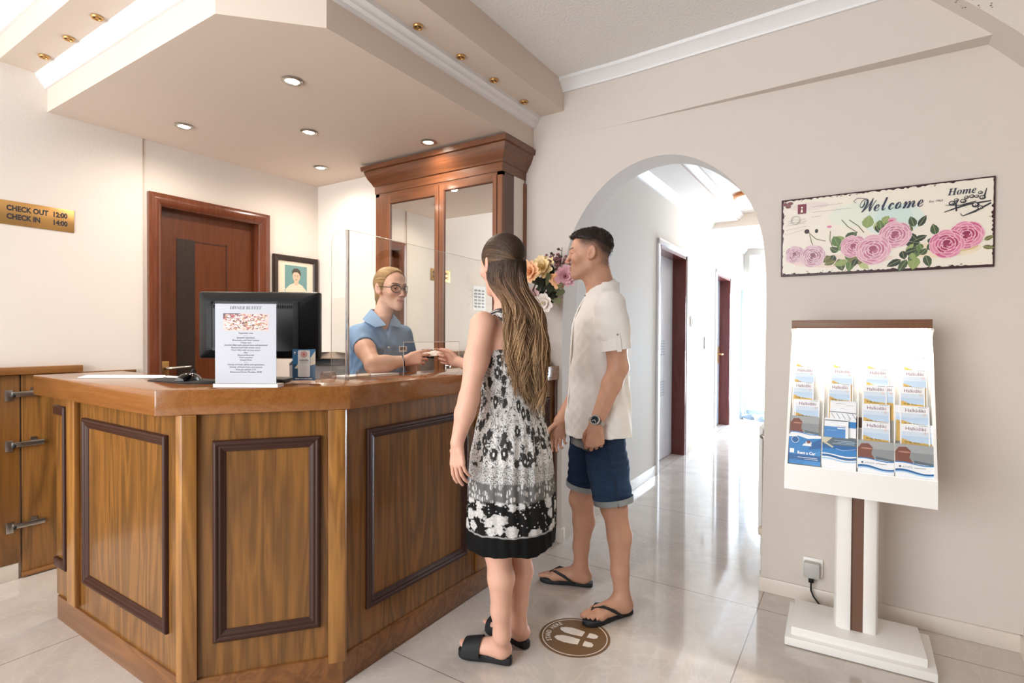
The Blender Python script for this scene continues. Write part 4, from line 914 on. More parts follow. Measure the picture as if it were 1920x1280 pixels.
# stamp, postmark and copperplate lines
x, y = sgn(1496, 384); x1, y1 = sgn(1511.5, 400); STM = mat('stamp_red', '#7c2b40', 0.45); wf.rect(x, y1, x1, y, STM); wf.disc((x + x1) / 2, (y + y1) / 2 + .006, .004, .005, CRS, n=8); wf.poly([((x + x1) / 2 - .006, y1 + .006), ((x + x1) / 2 + .005, y1 + .006), ((x + x1) / 2 + .002, y1 + .022), ((x + x1) / 2 - .003, y1 + .02)], CRS)
PEN = mat('faded_pen', '#8e8688', 0.5); x, y = sgn(1492, 413)
for r in (.020, .016): wf.ring(x, y, r, r + .001, PEN, 32)
for P in ([(1478, 416), (1488, 412), (1500, 413), (1510, 410)], [(1478, 420), (1490, 417), (1503, 417), (1512, 414)]): wf.stroke([sgn(*p) for p in P], .0012, PEN)
for (xa, ya, xb, yb) in ((1522, 388, 1580, 381), (1522, 398, 1597, 390), (1522, 407, 1540, 404), (1474, 432, 1512, 424), (1474, 441, 1508, 430), (1474, 424, 1510, 418)):
    n_ = 16; pp = [sgn(xa + (xb - xa) * i / n_, ya + (yb - ya) * i / n_ + (1.3 if i % 2 else -1.0) * rg.uniform(.3, 1)) for i in range(n_ + 1)]; wf.stroke(pp, .0009, PEN)
for i in range(46):      # chipped paint
    e_ = rg.random(); x, y = (rg.uniform(.01, SW - .01), rg.choice([rg.uniform(.010, .020), SH - rg.uniform(.008, .015)])) if e_ < .75 else (rg.choice([rg.uniform(.008, .02), SW - rg.uniform(.006, .02)]), rg.uniform(.02, SH - .02))
    wf.disc(x, y, rg.uniform(.001, .005) if e_ < .75 else .002, rg.uniform(.0006, .002), MAR, n=7, rot=rg.uniform(-.3, .3))
for px_, py_ in ((1472, 384), (1482, 382), (1478, 388)): x, y = sgn(px_, py_); wf.disc(x, y, .012, .008, mat('sign_rust', '#7d4a50', 0.5), n=9)
wf.build('printed_face', ws)

# ------------------------------------------------------------------ leaflet stand
ls = thing('leaflet_stand', 'white leaflet stand with a lit canopy and brown strip in its post', 'display stand', (0.0, 2.66, 0))
MB().prism([(-0.243, 2.478), (0.262, 2.505), (0.262, 2.82), (-0.255, 2.82)], 0.004, 0.038, bev=0.003).build('base_plate', WHITE, ls)
MB().prism([(-0.222, 2.508), (0.234, 2.53), (0.222, 2.79), (-0.232, 2.785)], 0.038, 0.072, bev=0.003).build('base_plate', WHITE, ls)
def halfround(x0, x1, y0, y1, r=0.03): return [(x1, y0), (x1, y1), (x0 + r, y1), (x0 + r * .3, y1 - r * .3), (x0, y1 - r), (x0, y0 + r), (x0 + r * .3, y0 + r * .3), (x0 + r, y0)]
MB().prism(halfround(-0.074, -0.014, 2.600, 2.70), 0.072, 0.95, bev=0.002).build('post', WHITE, ls)
MB().prism([(-x, y) for x, y in halfround(-0.079, -0.028, 2.612, 2.70, 0.022)], 0.072, 0.95, bev=0.002).build('post', WHITE, ls)
MB().box(-0.0145, 2.612, 0.072, 0.0285, 2.68, 0.95).build('post_strip', mat('brown_strip', '#6d4c3a', 0.5), ls)
# head: two shaped cheeks, a sloping back and a deep front lip
def plane(z): return 2.5 + (z - 0.75) * (0.24 / 0.56)        # the sloping face
ck = [(2.48, 0.655), (2.49, 0.75), (plane(0.95) - .012, 0.95), (plane(1.12) - .012, 1.12), (plane(1.19) - .010, 1.19), (2.700, 1.225), (2.725, 1.25), (2.728, 1.275), (2.705, 1.298), (2.68, 1.305), (2.68, 1.314), (2.785, 1.314), (2.785, 1.0), (2.60, 0.655)]
for x0_, x1_ in ((-0.251, -0.241), (0.241, 0.251)):
    MB().prism(ck, x0_, x1_, axis='x', bev=0.0).build('side_cheek', WHITE, ls)
bk = MB(); vs = [(-0.241, plane(0.75) + .02, 0.66), (0.241, plane(0.75) + .02, 0.66), (0.241, plane(1.314) + .02, 1.314), (-0.241, plane(1.314) + .02, 1.314)]
bk.add([Vector(v_) for v_ in vs] + [Vector(v_) + Vector((0, 0.012, 0)) for v_ in vs], [(0, 1, 2, 3), (7, 6, 5, 4), (0, 4, 5, 1), (1, 5, 6, 2), (2, 6, 7, 3), (3, 7, 4, 0)]); bk.build('back_panel', WHITE, ls)
MB().prism([(2.478, 0.652), (2.488, 0.752), (2.494, 0.752), (2.484, 0.652)], -0.251, 0.251, axis='x').build('front_lip', WHITE, ls)
MB().prism([(2.484, 0.652), (2.484, 0.660), (2.60, 0.668), (2.60, 0.658)], -0.241, 0.241, axis='x').build('tray_bottom', WHITE, ls)
MB().box(-0.247, 2.665, 1.314, 0.245, 2.80, 1.350, bev=0.002).build('canopy', mat('brown_canopy', '#76523c', 0.45), ls)
MB().box(-0.23, 2.69, 1.304, 0.23, 2.712, 1.314).build('light_tube', mat('lit_tube', '#fff6e6', 0.4, emis=22.0, emcol='#ffeed2'), ls)
rk = MB()
TIER = [1.148, 1.080, 1.012, 0.944, 0.872, 0.752]; CXS = [-0.241, -0.119, 0.003, 0.123, 0.241]
for z in TIER[:-1]: rk.box(-0.241, plane(z) - .001, z - .05, 0.241, plane(z) + 0.001, z - 0.0)
rk.build('pocket_front', glassy('clear_pocket', '#ffffff', 0.35), ls)
dv = MB()
for x in CXS[1:-1]:
    dv.add([(x - .0015, plane(.765) - .002, .765), (x - .0015, plane(1.2) - .002, 1.2), (x - .0015, plane(1.2) + .03, 1.2), (x - .0015, plane(.765) + .03, .765), (x + .0015, plane(.765) - .002, .765), (x + .0015, plane(1.2) - .002, 1.2), (x + .0015, plane(1.2) + .03, 1.2), (x + .0015, plane(.765) + .03, .765)],
           [(0, 1, 2, 3), (7, 6, 5, 4), (0, 4, 5, 1), (1, 5, 6, 2), (2, 6, 7, 3), (3, 7, 4, 0)])
dv.build('divider', WHITE, ls)
lamp('leaflet_stand_light', 'AREA', (0, 2.70, 1.300), 5.0, (1.0, 0.93, 0.80), size=0.44, size_y=0.03, target=(0, 2.52, 0.6))

SLY = Vector((0, 0.24, 0.56)).normalized(); SLN = Vector((1, 0, 0)).cross(SLY)      # up the slope, out of the slope
LFY = Vector((0, math.sin(math.radians(16.5)), math.cos(math.radians(16.5)))); LFN = Vector((1, 0, 0)).cross(LFY)      # leaflets lean a little steeper
SAND = mat('print_sand', '#c9a55a', 0.45); DUNE = mat('print_dune', '#8d7a3c', 0.45); SKY1 = mat('print_sky', '#cfdcea', 0.4); SKY2 = mat('print_sky_low', '#b9cfe6', 0.4); ROSEI = mat('print_plum_title', '#8a5f74', 0.5); ORNG = mat('print_orange', '#e6a878', 0.5)
B1 = mat('print_blue', '#2f7fc1', 0.4); B2 = mat('print_deep_blue', '#1d5f9c', 0.4); B3 = mat('print_pale_blue', '#a9cdea', 0.4); BRW = mat('print_brown_rock', '#7c4a3c', 0.45); GRY = mat('print_grey_sea', '#8c9192', 0.45); SLTE = mat('print_slate', '#5d6a74', 0.45)
TOPG = mat('print_top_band', '#e4e7ec', 0.45); COVW = mat('glossy_cover_white', '#eef0f3', 0.35)
def leaflet_base(x, z, w, hgt, th, label, lift=0.0):
    """booklet leaning in its pocket: visible top edge at height z"""
    top = Vector((x, plane(z), z)) + SLN * (0.006 + lift); o = top - LFY * hgt
    t = thing('leaflet', label, 'leaflet', tuple(o), group='leaflets in the stand')
    m = MB(); m.tf = Matrix(((1, LFY.x, LFN.x, o.x), (0, LFY.y, LFN.y, o.y), (0, LFY.z, LFN.z, o.z), (0, 0, 0, 1)))
    m.box(0, 0, -th, w, hgt, 0); m.build('booklet', COVW, t)
    return t, Flat(o, (1, 0, 0), LFY, eps=0.0001)
def beach(x, z, w, hgt, label, lift=0.0, grey=False):
    t, f = leaflet_base(x, z, w, hgt, 0.003, label, lift)
    f.rect(0.004, 0, w - 0.004, hgt - 0.028, SKY1); f.rect(0.004, 0, w - 0.004, hgt - 0.045, SKY2)
    n = 14; P = [(0.004, 0)] + [(0.004 + (w - 0.008) * i / n, hgt - 0.062 + 0.006 * math.sin(1.1 + i * 0.5) * (1 - i / n) - 0.009 * i / n) for i in range(n + 1)] + [(w - 0.004, 0)]
    f.poly(P, SAND)
    for u, hh in ((0.2, .003), (0.34, .004), (0.5, .0025), (0.62, .002)): f.disc(w * u, hgt - 0.067 - 0.006 * u, w * 0.07, hh, DUNE, n=8, rot=-0.3)
    f.text('Halkidiki', w * 0.52, hgt - 0.017, 0.019, ROSEI, width=w * 0.68); f.ring(w * 0.84, hgt - 0.032, 0.0028, 0.0040, ORNG, 14); f.rect(w * 0.62, hgt - 0.0045, w * 0.92, hgt - 0.0028, GREYI)
    f.build('cover_print', t); return t
def photo_cover(x, z, w, hgt, label, kind, lift=0.0):
    t, f = leaflet_base(x, z, w, hgt, 0.003, label, lift)
    if kind == 'rock':
        f.rect(0, hgt - 0.068, w, hgt, GRY); f.rect(0, hgt - 0.03, w, hgt, mat('print_grey_sky', '#a3a6a8', 0.4))
        f.poly([(0, hgt - 0.072), (0, hgt - 0.03), (w * .1, hgt - 0.012), (w * .3, hgt - 0.010), (w * .42, hgt - 0.025), (w * .38, hgt - 0.05), (w * .46, hgt - 0.066), (w * .5, hgt - 0.075)], BRW); f.disc(w * .25, hgt - .03, w * .17, .003, mat('print_pale_rock', '#b98674', .5), n=9)
        f.poly([(w * .5, hgt - .058), (w, hgt - .066), (w, hgt - .074), (w * .5, hgt - .07)], SLTE)
        def wave(y, a, m, lo): f.poly([(w * i / 12, hgt - y + a * math.sin(i / 12 * 5.2 + 0.6)) for i in range(13)] + [(w, hgt - lo), (0, hgt - lo)], m)
        wave(.070, .004, B1, .14); wave(.074, .004, COVW, .14); wave(.099, .006, B2, .14); wave(.106, .005, B3, .14); wave(.111, .005, COVW, .14)
        f.disc(w * .13, hgt - .085, .004, .004, SLTE, n=10); f.text('ATHOS', w * .33, hgt - .086, .010, GREYI, width=w * .26); f.rect(w * .5, hgt - .087, w * .8, hgt - .085, GREYI)
    elif kind == 'car':
        f.rect(0, 0, w, hgt, B1); f.poly([(0, hgt), (0, hgt - .012), (w * .3, hgt - .006), (w * .6, hgt - .016), (w, hgt - .01), (w, hgt)], COVW)
        f.poly([(w * .62, hgt - .06), (w * .72, hgt - .03), (w, hgt - .012), (w, hgt - .05)], B2); f.poly([(w * .45, 0), (w * .75, hgt - .07), (w, hgt - .06), (w, 0)], mat('print_blue_two', '#3f8ccc', .4))
        f.rect(0, hgt - .105, w, hgt - .082, B2); f.disc(w * .2, hgt - .022, .014, .014, COVW, n=24); f.disc(w * .2, hgt - .022, .0125, .0125, B2, n=24)
        f.disc(w * .62, hgt - .033, .012, .009, mat('print_car_grey', '#d7d5d0', .4), n=12); f.disc(w * .62, hgt - .028, .007, .006, BRW, n=10); f.poly([(w * .42, hgt - .045), (w * .72, hgt - .045), (w * .68, hgt - .036), (w * .48, hgt - .036)], COVW)
        f.text('Rent a Car', w * .56, hgt - .075, .016, COVW, width=w * .56, offset=.0006); f.rect(w * .3, hgt - .094, w * .9, hgt - .092, COVW); f.rect(w * .04, hgt - .078, w * .18, hgt - .06, COVW); f.rect(w * .5, hgt - .100, w * .92, hgt - .0985, COVW)
    elif kind == 'sea':
        f.rect(0, 0, w, hgt, B1); f.rect(0, hgt - .03, w, hgt, SLTE); f.rect(0, hgt - .045, w, hgt - .03, B2)
        f.poly([(0, hgt), (w * .3, hgt), (w * .12, hgt - .022), (w * .34, hgt - .036), (w * .3, hgt - .042), (0, hgt - .02)], mat('print_shore', '#c9c4ad', .4))
        for a, b_ in ((.35, .012), (.45, .018), (.3, .024)): f.rect(w * a, hgt - b_, w * .95, hgt - b_ + .0016, B3)
        f.stroke([(w * .4, hgt - .043), (w * .6, hgt - .05), (w * .75, hgt - .046), (w * .98, hgt - .04)], .0016, B3)
        def wave(y, a, m, lo): f.poly([(w * i / 12, hgt - y + a * math.sin(i / 12 * 5.2 + 1.0)) for i in range(13)] + [(w, hgt - lo), (0, hgt - lo)], m)
        wave(.068, .004, COVW, .13); wave(.073, .005, B2, .13); wave(.082, .005, COVW, .13); wave(.086, .005, B3, .13); wave(.092, .004, COVW, .13)
    elif kind == 'sheet':
        f.rect(0, hgt - .006, w, hgt, TOPG); f.rect(w * .2, hgt - .013, w * .6, hgt - .012, GREYI); f.rect(w * .6, hgt - .019, w * .9, hgt - .018, GREYI); f.rect(w * .4, hgt - .032, w * .55, hgt - .031, GREYI)
        f.stroke([(0, hgt - .047), (w * .5, hgt - .048), (w, hgt - .05)], .003, SLTE)
        for k_ in range(5): f.stroke([(w * (.05 + .2 * k_), hgt - .052), (w * (.2 + .2 * k_), hgt - .075)], .002, GREYI)
        f.rect(w * .7, hgt - .11, w, hgt - .085, B1)
    elif kind == 'half':
        f.rect(w * .02, hgt - .011, w * .98, hgt - .007, SLTE); f.rect(w * .5, hgt - .031, w * .9, hgt - .030, GREYI); f.rect(0, 0, w * .88, hgt - .034, mat('print_mid_sea', '#4b86c4', .4)); f.rect(w * .55, hgt - .042, w, hgt - .038, COVW)
        f.rect(w * .1, hgt - .05, w * .5, hgt - .049, B3)
    f.build('cover_print', t); return t
ROWN = ['top row', 'second row', 'third row', 'fourth row', 'fifth row', 'bottom row']; COLN = ['far left column', 'second column', 'third column', 'far right column']
TOPZ = [1.210, 1.145, 1.080, 1.007, 0.940, 0.866]
for r in range(6):
    for c_ in range(4):
        x0 = CXS[c_] + 0.004; z = TOPZ[r]; lb = 'of the white display stand, ' + COLN[c_] + ', ' + ROWN[r]
        if r <= 2: w_, off = 0.080, (0.006, 0.024, 0.024, 0.026)[c_] + (0.0, -0.004, -0.012)[r]
        else: w_, off = 0.092, (0.012, 0.006, 0.010, 0.014)[c_]
        if r == 5:
            k_ = ('car', 'sea', 'rock', 'rock')[c_]; nm = ('blue car hire leaflet ', 'blue seashore leaflet ', 'grey and red rock leaflet ', 'grey and red rock leaflet ')[c_]
            photo_cover(x0 - .003, z, 0.117, 0.122, nm + lb, k_, 0.006)
        elif r == 4 and c_ == 0: photo_cover(x0, z, 0.104, 0.14, 'red rock leaflet ' + lb, 'rock', 0.004)
        elif r == 4 and c_ == 1: photo_cover(x0 + .002, z, 0.084, 0.14, 'white and blue leaflet ' + lb, 'half', 0.006)
        elif r == 3 and c_ == 1: photo_cover(x0 + .020, z + .004, 0.092, 0.15, 'white text leaflet ' + lb, 'sheet', 0.003)
        else: beach(x0 + max(off, 0), z, min(w_, 0.112 - off), 0.15, 'sandy beach leaflet ' + lb, 0.002)
# a few second copies peeping out behind the front ones
for c_, r, dx, lab in ((3, 3, -0.014, 'beach leaflet half hidden behind another, far right column, fourth row of the stand'), (2, 2, 0.022, 'beach leaflet peeping out on the right, third column, third row of the stand'), (3, 4, 0.018, 'beach leaflet peeping out on the right, far right column, fifth row of the stand'), (0, 3, -0.006, 'beach leaflet peeping out on the left, far left column, fourth row of the stand')):
    beach(CXS[c_] + 0.016 + dx, TOPZ[r] + 0.002, 0.086, 0.14, lab, -0.0018)

# ------------------------------------------------------------------ socket with plug and lead
sk = thing('wall_socket', 'white wall socket with a grey adaptor plugged in, low beside the stand', 'socket', (-0.17, YA, 0.17))
MB().box(-0.212, YA - 0.012, 0.132, -0.128, YA, 0.218, bev=0.004).build('cover_plate', WHITE, sk)
MB().box(-0.208, YA - 0.05, 0.132, -0.14, YA - 0.012, 0.205, bev=0.006).build('adaptor', mat('grey_adaptor', '#b9b7b4', 0.4), sk)
MB().box(-0.187, YA - 0.04, 0.108, -0.165, YA - 0.018, 0.134, bev=0.003).build('plug', BLACK, sk)
tag(MB().tube([(-0.176, YA - 0.029, 0.11), (-0.176, YA - 0.03, 0.07), (-0.165, YA - 0.035, 0.045), (-0.14, YA - 0.05, 0.02), (-0.11, YA - 0.09, 0.006), (-0.07, YA - 0.11, 0.006), (-0.02, YA - 0.1, 0.012), (0.0, YA - 0.12, 0.03)], 0.004, n=8).build('power_cord', BLACKM, base=(-0.17, YA, 0.1)), 'black power cord running from the wall socket to the leaflet stand', 'cord')

# ------------------------------------------------------------------ floor sticker
stc = Vector((-0.998, 2.056, 0.0006)); stk = thing('floor_sticker', 'round brown stand here floor sticker with white footprints', 'sticker', tuple(stc))
td = Vector((-0.87, -0.28 + 0.0, 0)); 
p1 = EYE + (at(1125, 1196, 1) - EYE) * (-CAMH / (at(1125, 1196, 1) - EYE).z); p2 = EYE + (at(1057, 1179, 1) - EYE) * (-CAMH / (at(1057, 1179, 1) - EYE).z)
td = (p2 - p1); td.z = 0; td.normalize(); tx_ = Vector((td.y, -td.x, 0))        # toes point along td
MB().lathe([(0.149, 0), (0.149, 0.0009), (0.0001, 0.0009)], stc, 64).build('disc', mat('brown_vinyl', '#75583a', 0.35), stk)
ff = Flat(stc + UZ * 0.001, tx_, td, eps=0.0001); VW = mat('vinyl_white', '#e6ddd3', 0.4)
ff.ring(0, 0, 0.134, 0.138, VW, 64)
for s_ in (-1, 1):
    ff.poly([(s_ * 0.034 + s_ * a, b_) for a, b_ in ((-.022, -.028), (.018, -.030), (.024, .0), (.026, .03), (.020, .06), (.006, .078), (-.010, .072), (-.022, .05), (-.026, .02))], VW)
    ff.poly([(s_ * 0.034 + s_ * a, b_) for a, b_ in ((-.020, -.048), (.018, -.050), (.018, -.075), (.010, -.09), (-.008, -.09), (-.018, -.078))], VW)
word = 'STAND HERE'
for i, ch in enumerate(word):
    an = math.radians(90 + 38 - i * 76 / (len(word) - 1)); kq = ff.k
    if ch != ' ': ff.text(ch, 0.112 * math.cos(an), 0.112 * math.sin(an), 0.030, VW, rot=an - math.pi / 2, offset=0.0008, sx=0.8)
    ff.k = kq
ff.build('print', stk)
# ------------------------------------------------------------------ soft-body builder for the three people
def V3(*a): return np.array(a, dtype=np.float64)
def npv(v): return np.array((v[0], v[1], v[2]), dtype=np.float64)
def PT(px, py, d): return npv(at(px, py, d))
def unit(v): v = np.asarray(v, float); return v / np.linalg.norm(v)

class Soft:
    """a body made of blended tapered limbs, turned into one skin by surface nets"""
    def __init__(s): s.p = []
    def cap(s, a, b, ra, rb, k=0.02, op='u', sq=None):
        a, b = npv(a), npv(b); r = max(ra, rb) + 0.01; ext = r * (1.0 if sq is None else max(1.0, sq[1]))
        lo, hi = np.minimum(a, b) - ext, np.maximum(a, b) + ext
        def f(X, Y, Z):
            px, py, pz = X - a[0], Y - a[1], Z - a[2]; ba = b - a; l2 = float(ba @ ba) + 1e-12
            h = np.clip((px * ba[0] + py * ba[1] + pz * ba[2]) / l2, 0, 1)
            dx, dy, dz = px - ba[0] * h, py - ba[1] * h, pz - ba[2] * h
            rr = ra + (rb - ra) * h
            if sq is not None:
                n, q = sq; t = dx * n[0] + dy * n[1] + dz * n[2]; t2 = t * (1 - 1 / q); dx, dy, dz = dx - n[0] * t2, dy - n[1] * t2, dz - n[2] * t2
                return (np.sqrt(dx * dx + dy * dy + dz * dz) - rr) * min(1.0, q)
            return np.sqrt(dx * dx + dy * dy + dz * dz) - rr
        s.p.append((f, lo, hi, k, op)); return s
    def chain(s, pts, rs, k=0.02, op='u', sq=None):
        for i in range(len(pts) - 1): s.cap(pts[i], pts[i + 1], rs[i], rs[i + 1], k, op, sq)
        return s
    def ell(s, c, r, M=None, k=0.02, op='u'):
        c = npv(c); r = np.array(r, float); M = np.eye(3) if M is None else M; e = r.max() + 0.01
        def f(X, Y, Z):
            px, py, pz = X - c[0], Y - c[1], Z - c[2]
            u = [(px * M[0, i] + py * M[1, i] + pz * M[2, i]) for i in range(3)]
            k0 = np.sqrt((u[0] / r[0]) ** 2 + (u[1] / r[1]) ** 2 + (u[2] / r[2]) ** 2); k1 = np.sqrt((u[0] / r[0] ** 2) ** 2 + (u[1] / r[1] ** 2) ** 2 + (u[2] / r[2] ** 2) ** 2) + 1e-9
            return k0 * (k0 - 1) / k1
        s.p.append((f, c - e, c + e, k, op)); return s
    def loft(s, knots, ex, ey, k=0.02, op='u', mod=None, pw=2.0):
        """stack of ovals up the z axis: (z, centre, radius along ex, radius along ey)"""
        ex, ey = npv(ex), npv(ey); kn = sorted(knots, key=lambda q: q[0]); zs = np.array([q[0] for q in kn]); cx = np.array([q[1][0] for q in kn]); cy = np.array([q[1][1] for q in kn]); rx = np.array([q[2] for q in kn]); ry = np.array([q[3] for q in kn])
        zf = np.linspace(zs[0], zs[-1], 160)
        def sm(v):
            g = np.interp(zf, zs, v); w = np.hanning(15); w /= w.sum(); gp = np.pad(g, 7, mode='reflect', reflect_type='odd'); return np.convolve(gp, w, 'valid')
        CX, CY, RX_, RY_ = sm(cx), sm(cy), sm(rx), sm(ry); e = max(rx.max(), ry.max()) + 0.03
        lo = np.array([cx.min() - e, cy.min() - e, zs[0] - 0.01]); hi = np.array([cx.max() + e, cy.max() + e, zs[-1] + 0.01])
        def f(X, Y, Z):
            zc = np.clip(Z, zs[0], zs[-1]); a, b, p, q = np.interp(zc, zf, CX), np.interp(zc, zf, CY), np.interp(zc, zf, RX_), np.interp(zc, zf, RY_)
            dx, dy = X - a, Y - b; u = dx * ex[0] + dy * ex[1]; v = dx * ey[0] + dy * ey[1]
            au, av = np.abs(u / p), np.abs(v / q); k0 = (au ** pw + av ** pw) ** (1 / pw) + 1e-9
            d = (k0 - 1) * np.sqrt((u * u + v * v)) / k0; d = np.where(k0 < 0.3, -np.minimum(p, q) * 0.7, d)
            if mod is not None: d = d - mod(u, v, Z, p, q)
            return np.maximum(d, np.maximum(Z - zs[-1], zs[0] - Z))
        s.p.append((f, lo, hi, k, op)); return s
    def func(s, f, lo, hi, k, op): s.p.append((f, npv(lo), npv(hi), k, op)); return s
    def mesh(s, step=0.006, fine=(), pad=0.02):
        us = [q for q in s.p if q[4] == 'u']; lo = np.min([q[1] for q in us], 0) - pad; hi = np.max([q[2] for q in us], 0) + pad
        ax = []
        for i in range(3):
            iv = sorted((f[0][i], f[1][i], f[2]) for f in fine); v = lo[i]; out = [v]
            while v < hi[i]:
                st = step
                for a, b, q in iv:
                    if a <= v <= b: st = min(st, q)
                    elif v < a < v + st: st = max(a - v, q)
                v += st; out.append(v)
            ax.append(np.array(out))
        xs, ys, zs = ax; D = np.full((len(xs), len(ys), len(zs)), 0.2, np.float32)
        for f, l, h, k, op in s.p:
            m = k + 2.5 * step; i0, i1 = np.searchsorted(xs, l[0] - m), np.searchsorted(xs, h[0] + m); j0, j1 = np.searchsorted(ys, l[1] - m), np.searchsorted(ys, h[1] + m); k0, k1 = np.searchsorted(zs, l[2] - m), np.searchsorted(zs, h[2] + m)
            if i1 <= i0 or j1 <= j0 or k1 <= k0: continue
            X = xs[i0:i1, None, None]; Y = ys[None, j0:j1, None]; Z = zs[None, None, k0:k1]; d = f(X, Y, Z).astype(np.float32); d = np.broadcast_to(d, (i1 - i0, j1 - j0, k1 - k0)); c = D[i0:i1, j0:j1, k0:k1]
            if op == 'u': hh = np.maximum(k - np.abs(c - d), 0) / max(k, 1e-6); D[i0:i1, j0:j1, k0:k1] = np.minimum(c, d) - hh * hh * k * 0.25
            elif op == 's': d = -d; hh = np.maximum(k - np.abs(c - d), 0) / max(k, 1e-6); D[i0:i1, j0:j1, k0:k1] = np.maximum(c, d) + hh * hh * k * 0.25
            elif op == 'i': D[i0:i1, j0:j1, k0:k1] = np.maximum(c, d)
        return nets(xs, ys, zs, D)

def nets(xs, ys, zs, D):
    S = D < 0; cnt = np.zeros(tuple(n - 1 for n in D.shape), np.int8); sl = lambda o, n: slice(o, n - 1 + o)
    nx, ny, nz = D.shape
    for a in (0, 1):
        for b in (0, 1):
            for c in (0, 1): cnt += S[sl(a, nx), sl(b, ny), sl(c, nz)]
    mix = (cnt > 0) & (cnt < 8); I, J, K = np.nonzero(mix); N = len(I); ID = np.full(mix.shape, -1, np.int32); ID[I, J, K] = np.arange(N)
    acc = np.zeros((N, 3)); num = np.zeros(N)
    for a in (0, 1):
        for b in (0, 1):
            for axis in range(3):
                o0 = [0, 0, 0]; q = [i for i in range(3) if i != axis]; o0[q[0]] = a; o0[q[1]] = b; o1 = list(o0); o1[axis] = 1
                d0 = D[I + o0[0], J + o0[1], K + o0[2]]; d1 = D[I + o1[0], J + o1[1], K + o1[2]]; m = (d0 < 0) != (d1 < 0); t = np.where(m, d0 / np.where(m, d0 - d1, 1), 0)
                p0 = np.stack([xs[I + o0[0]], ys[J + o0[1]], zs[K + o0[2]]], 1); p1 = np.stack([xs[I + o1[0]], ys[J + o1[1]], zs[K + o1[2]]], 1)
                acc += np.where(m[:, None], p0 + (p1 - p0) * t[:, None], 0); num += m
    Vv = acc / np.maximum(num, 1)[:, None]; F = []
    def quads(axis):
        A = S[tuple(slice(0, -1) if i == axis else slice(1, -1) for i in range(3))]; B = S[tuple(slice(1, None) if i == axis else slice(1, -1) for i in range(3))]
        i, j, k = np.nonzero(A != B); o = [i, j, k]; q = [n for n in range(3) if n != axis]; idx = []
        for da, db in ((0, 0), (1, 0), (1, 1), (0, 1)):
            c = [o[0].copy(), o[1].copy(), o[2].copy()]; c[q[0]] = c[q[0]] + da; c[q[1]] = c[q[1]] + db; idx.append(ID[c[0], c[1], c[2]])
        Q = np.stack(idx, 1); fl = A[i, j, k]
        if axis == 1: fl = ~fl
        Q[~fl] = Q[~fl][:, ::-1]; return Q
    F = np.concatenate([quads(0), quads(1), quads(2)]); F = F[(F >= 0).all(1)]
    return Vv, F

def vnormals(V, F):
    n = np.cross(V[F[:, 2]] - V[F[:, 0]], V[F[:, 3]] - V[F[:, 1]]); N = np.zeros_like(V)
    for i in range(4): np.add.at(N, F[:, i], n)
    return N / (np.linalg.norm(N, axis=1)[:, None] + 1e-12)
def relax(V, F, it=2, lam=0.5):
    for _ in range(it):
        A = np.zeros_like(V); c = np.zeros(len(V))
        for i in range(4):
            np.add.at(A, F[:, i], V[F[:, (i + 1) % 4]]); np.add.at(A, F[:, i], V[F[:, (i + 3) % 4]]); np.add.at(c, F[:, i], 2)
        V = V + (A / np.maximum(c, 1)[:, None] - V) * lam
    return V
def skin(name, V, F, m, parent, col=None, extra=None):
    off = npv(wl(parent)); me = bpy.data.meshes.new(name); me.vertices.add(len(V)); me.vertices.foreach_set('co', (V - off).astype(np.float32).ravel())
    me.loops.add(F.size); me.loops.foreach_set('vertex_index', F.astype(np.int32).ravel()); me.polygons.add(len(F)); me.polygons.foreach_set('loop_start', np.arange(0, F.size, 4, dtype=np.int32)); me.polygons.foreach_set('loop_total', np.full(len(F), 4, np.int32))
    me.polygons.foreach_set('use_smooth', np.ones(len(F), bool)); me.update(calc_edges=True); me.validate()
    if col is not None:
        a = me.color_attributes.new('Col', 'FLOAT_COLOR', 'POINT'); c4 = np.ones((len(V), 4), np.float32); c4[:, :3] = col; a.data.foreach_set('color', c4.ravel())
    for k_, v_ in (extra or {}).items():
        a = me.attributes.new(k_, 'FLOAT_VECTOR', 'POINT'); a.data.foreach_set('vector', v_.astype(np.float32).ravel())
    me.materials.append(m); o = bpy.data.objects.new(name, me); COL.objects.link(o)
    if parent is not None: o.parent = parent
    WLOC[o.name] = wl(parent).copy(); return o
def c3(h): return np.array(hx(h)[:3])
def mixc(col, w, c): return col * (1 - w[:, None]) + np.asarray(c)[None] * w[:, None]
def sstep(a, b, x): t = np.clip((x - a) / (b - a), 0, 1); return t * t * (3 - 2 * t)
def vnoise(P, s, seed=0):
    r = np.random.RandomState(seed); out = np.zeros(len(P))
    for i in range(6):
        d = r.normal(size=3) * s * (1 + 0.45 * i); out += np.sin(P @ d + r.uniform(0, 6.28)) / (1 + 0.5 * i)
    return out / 3

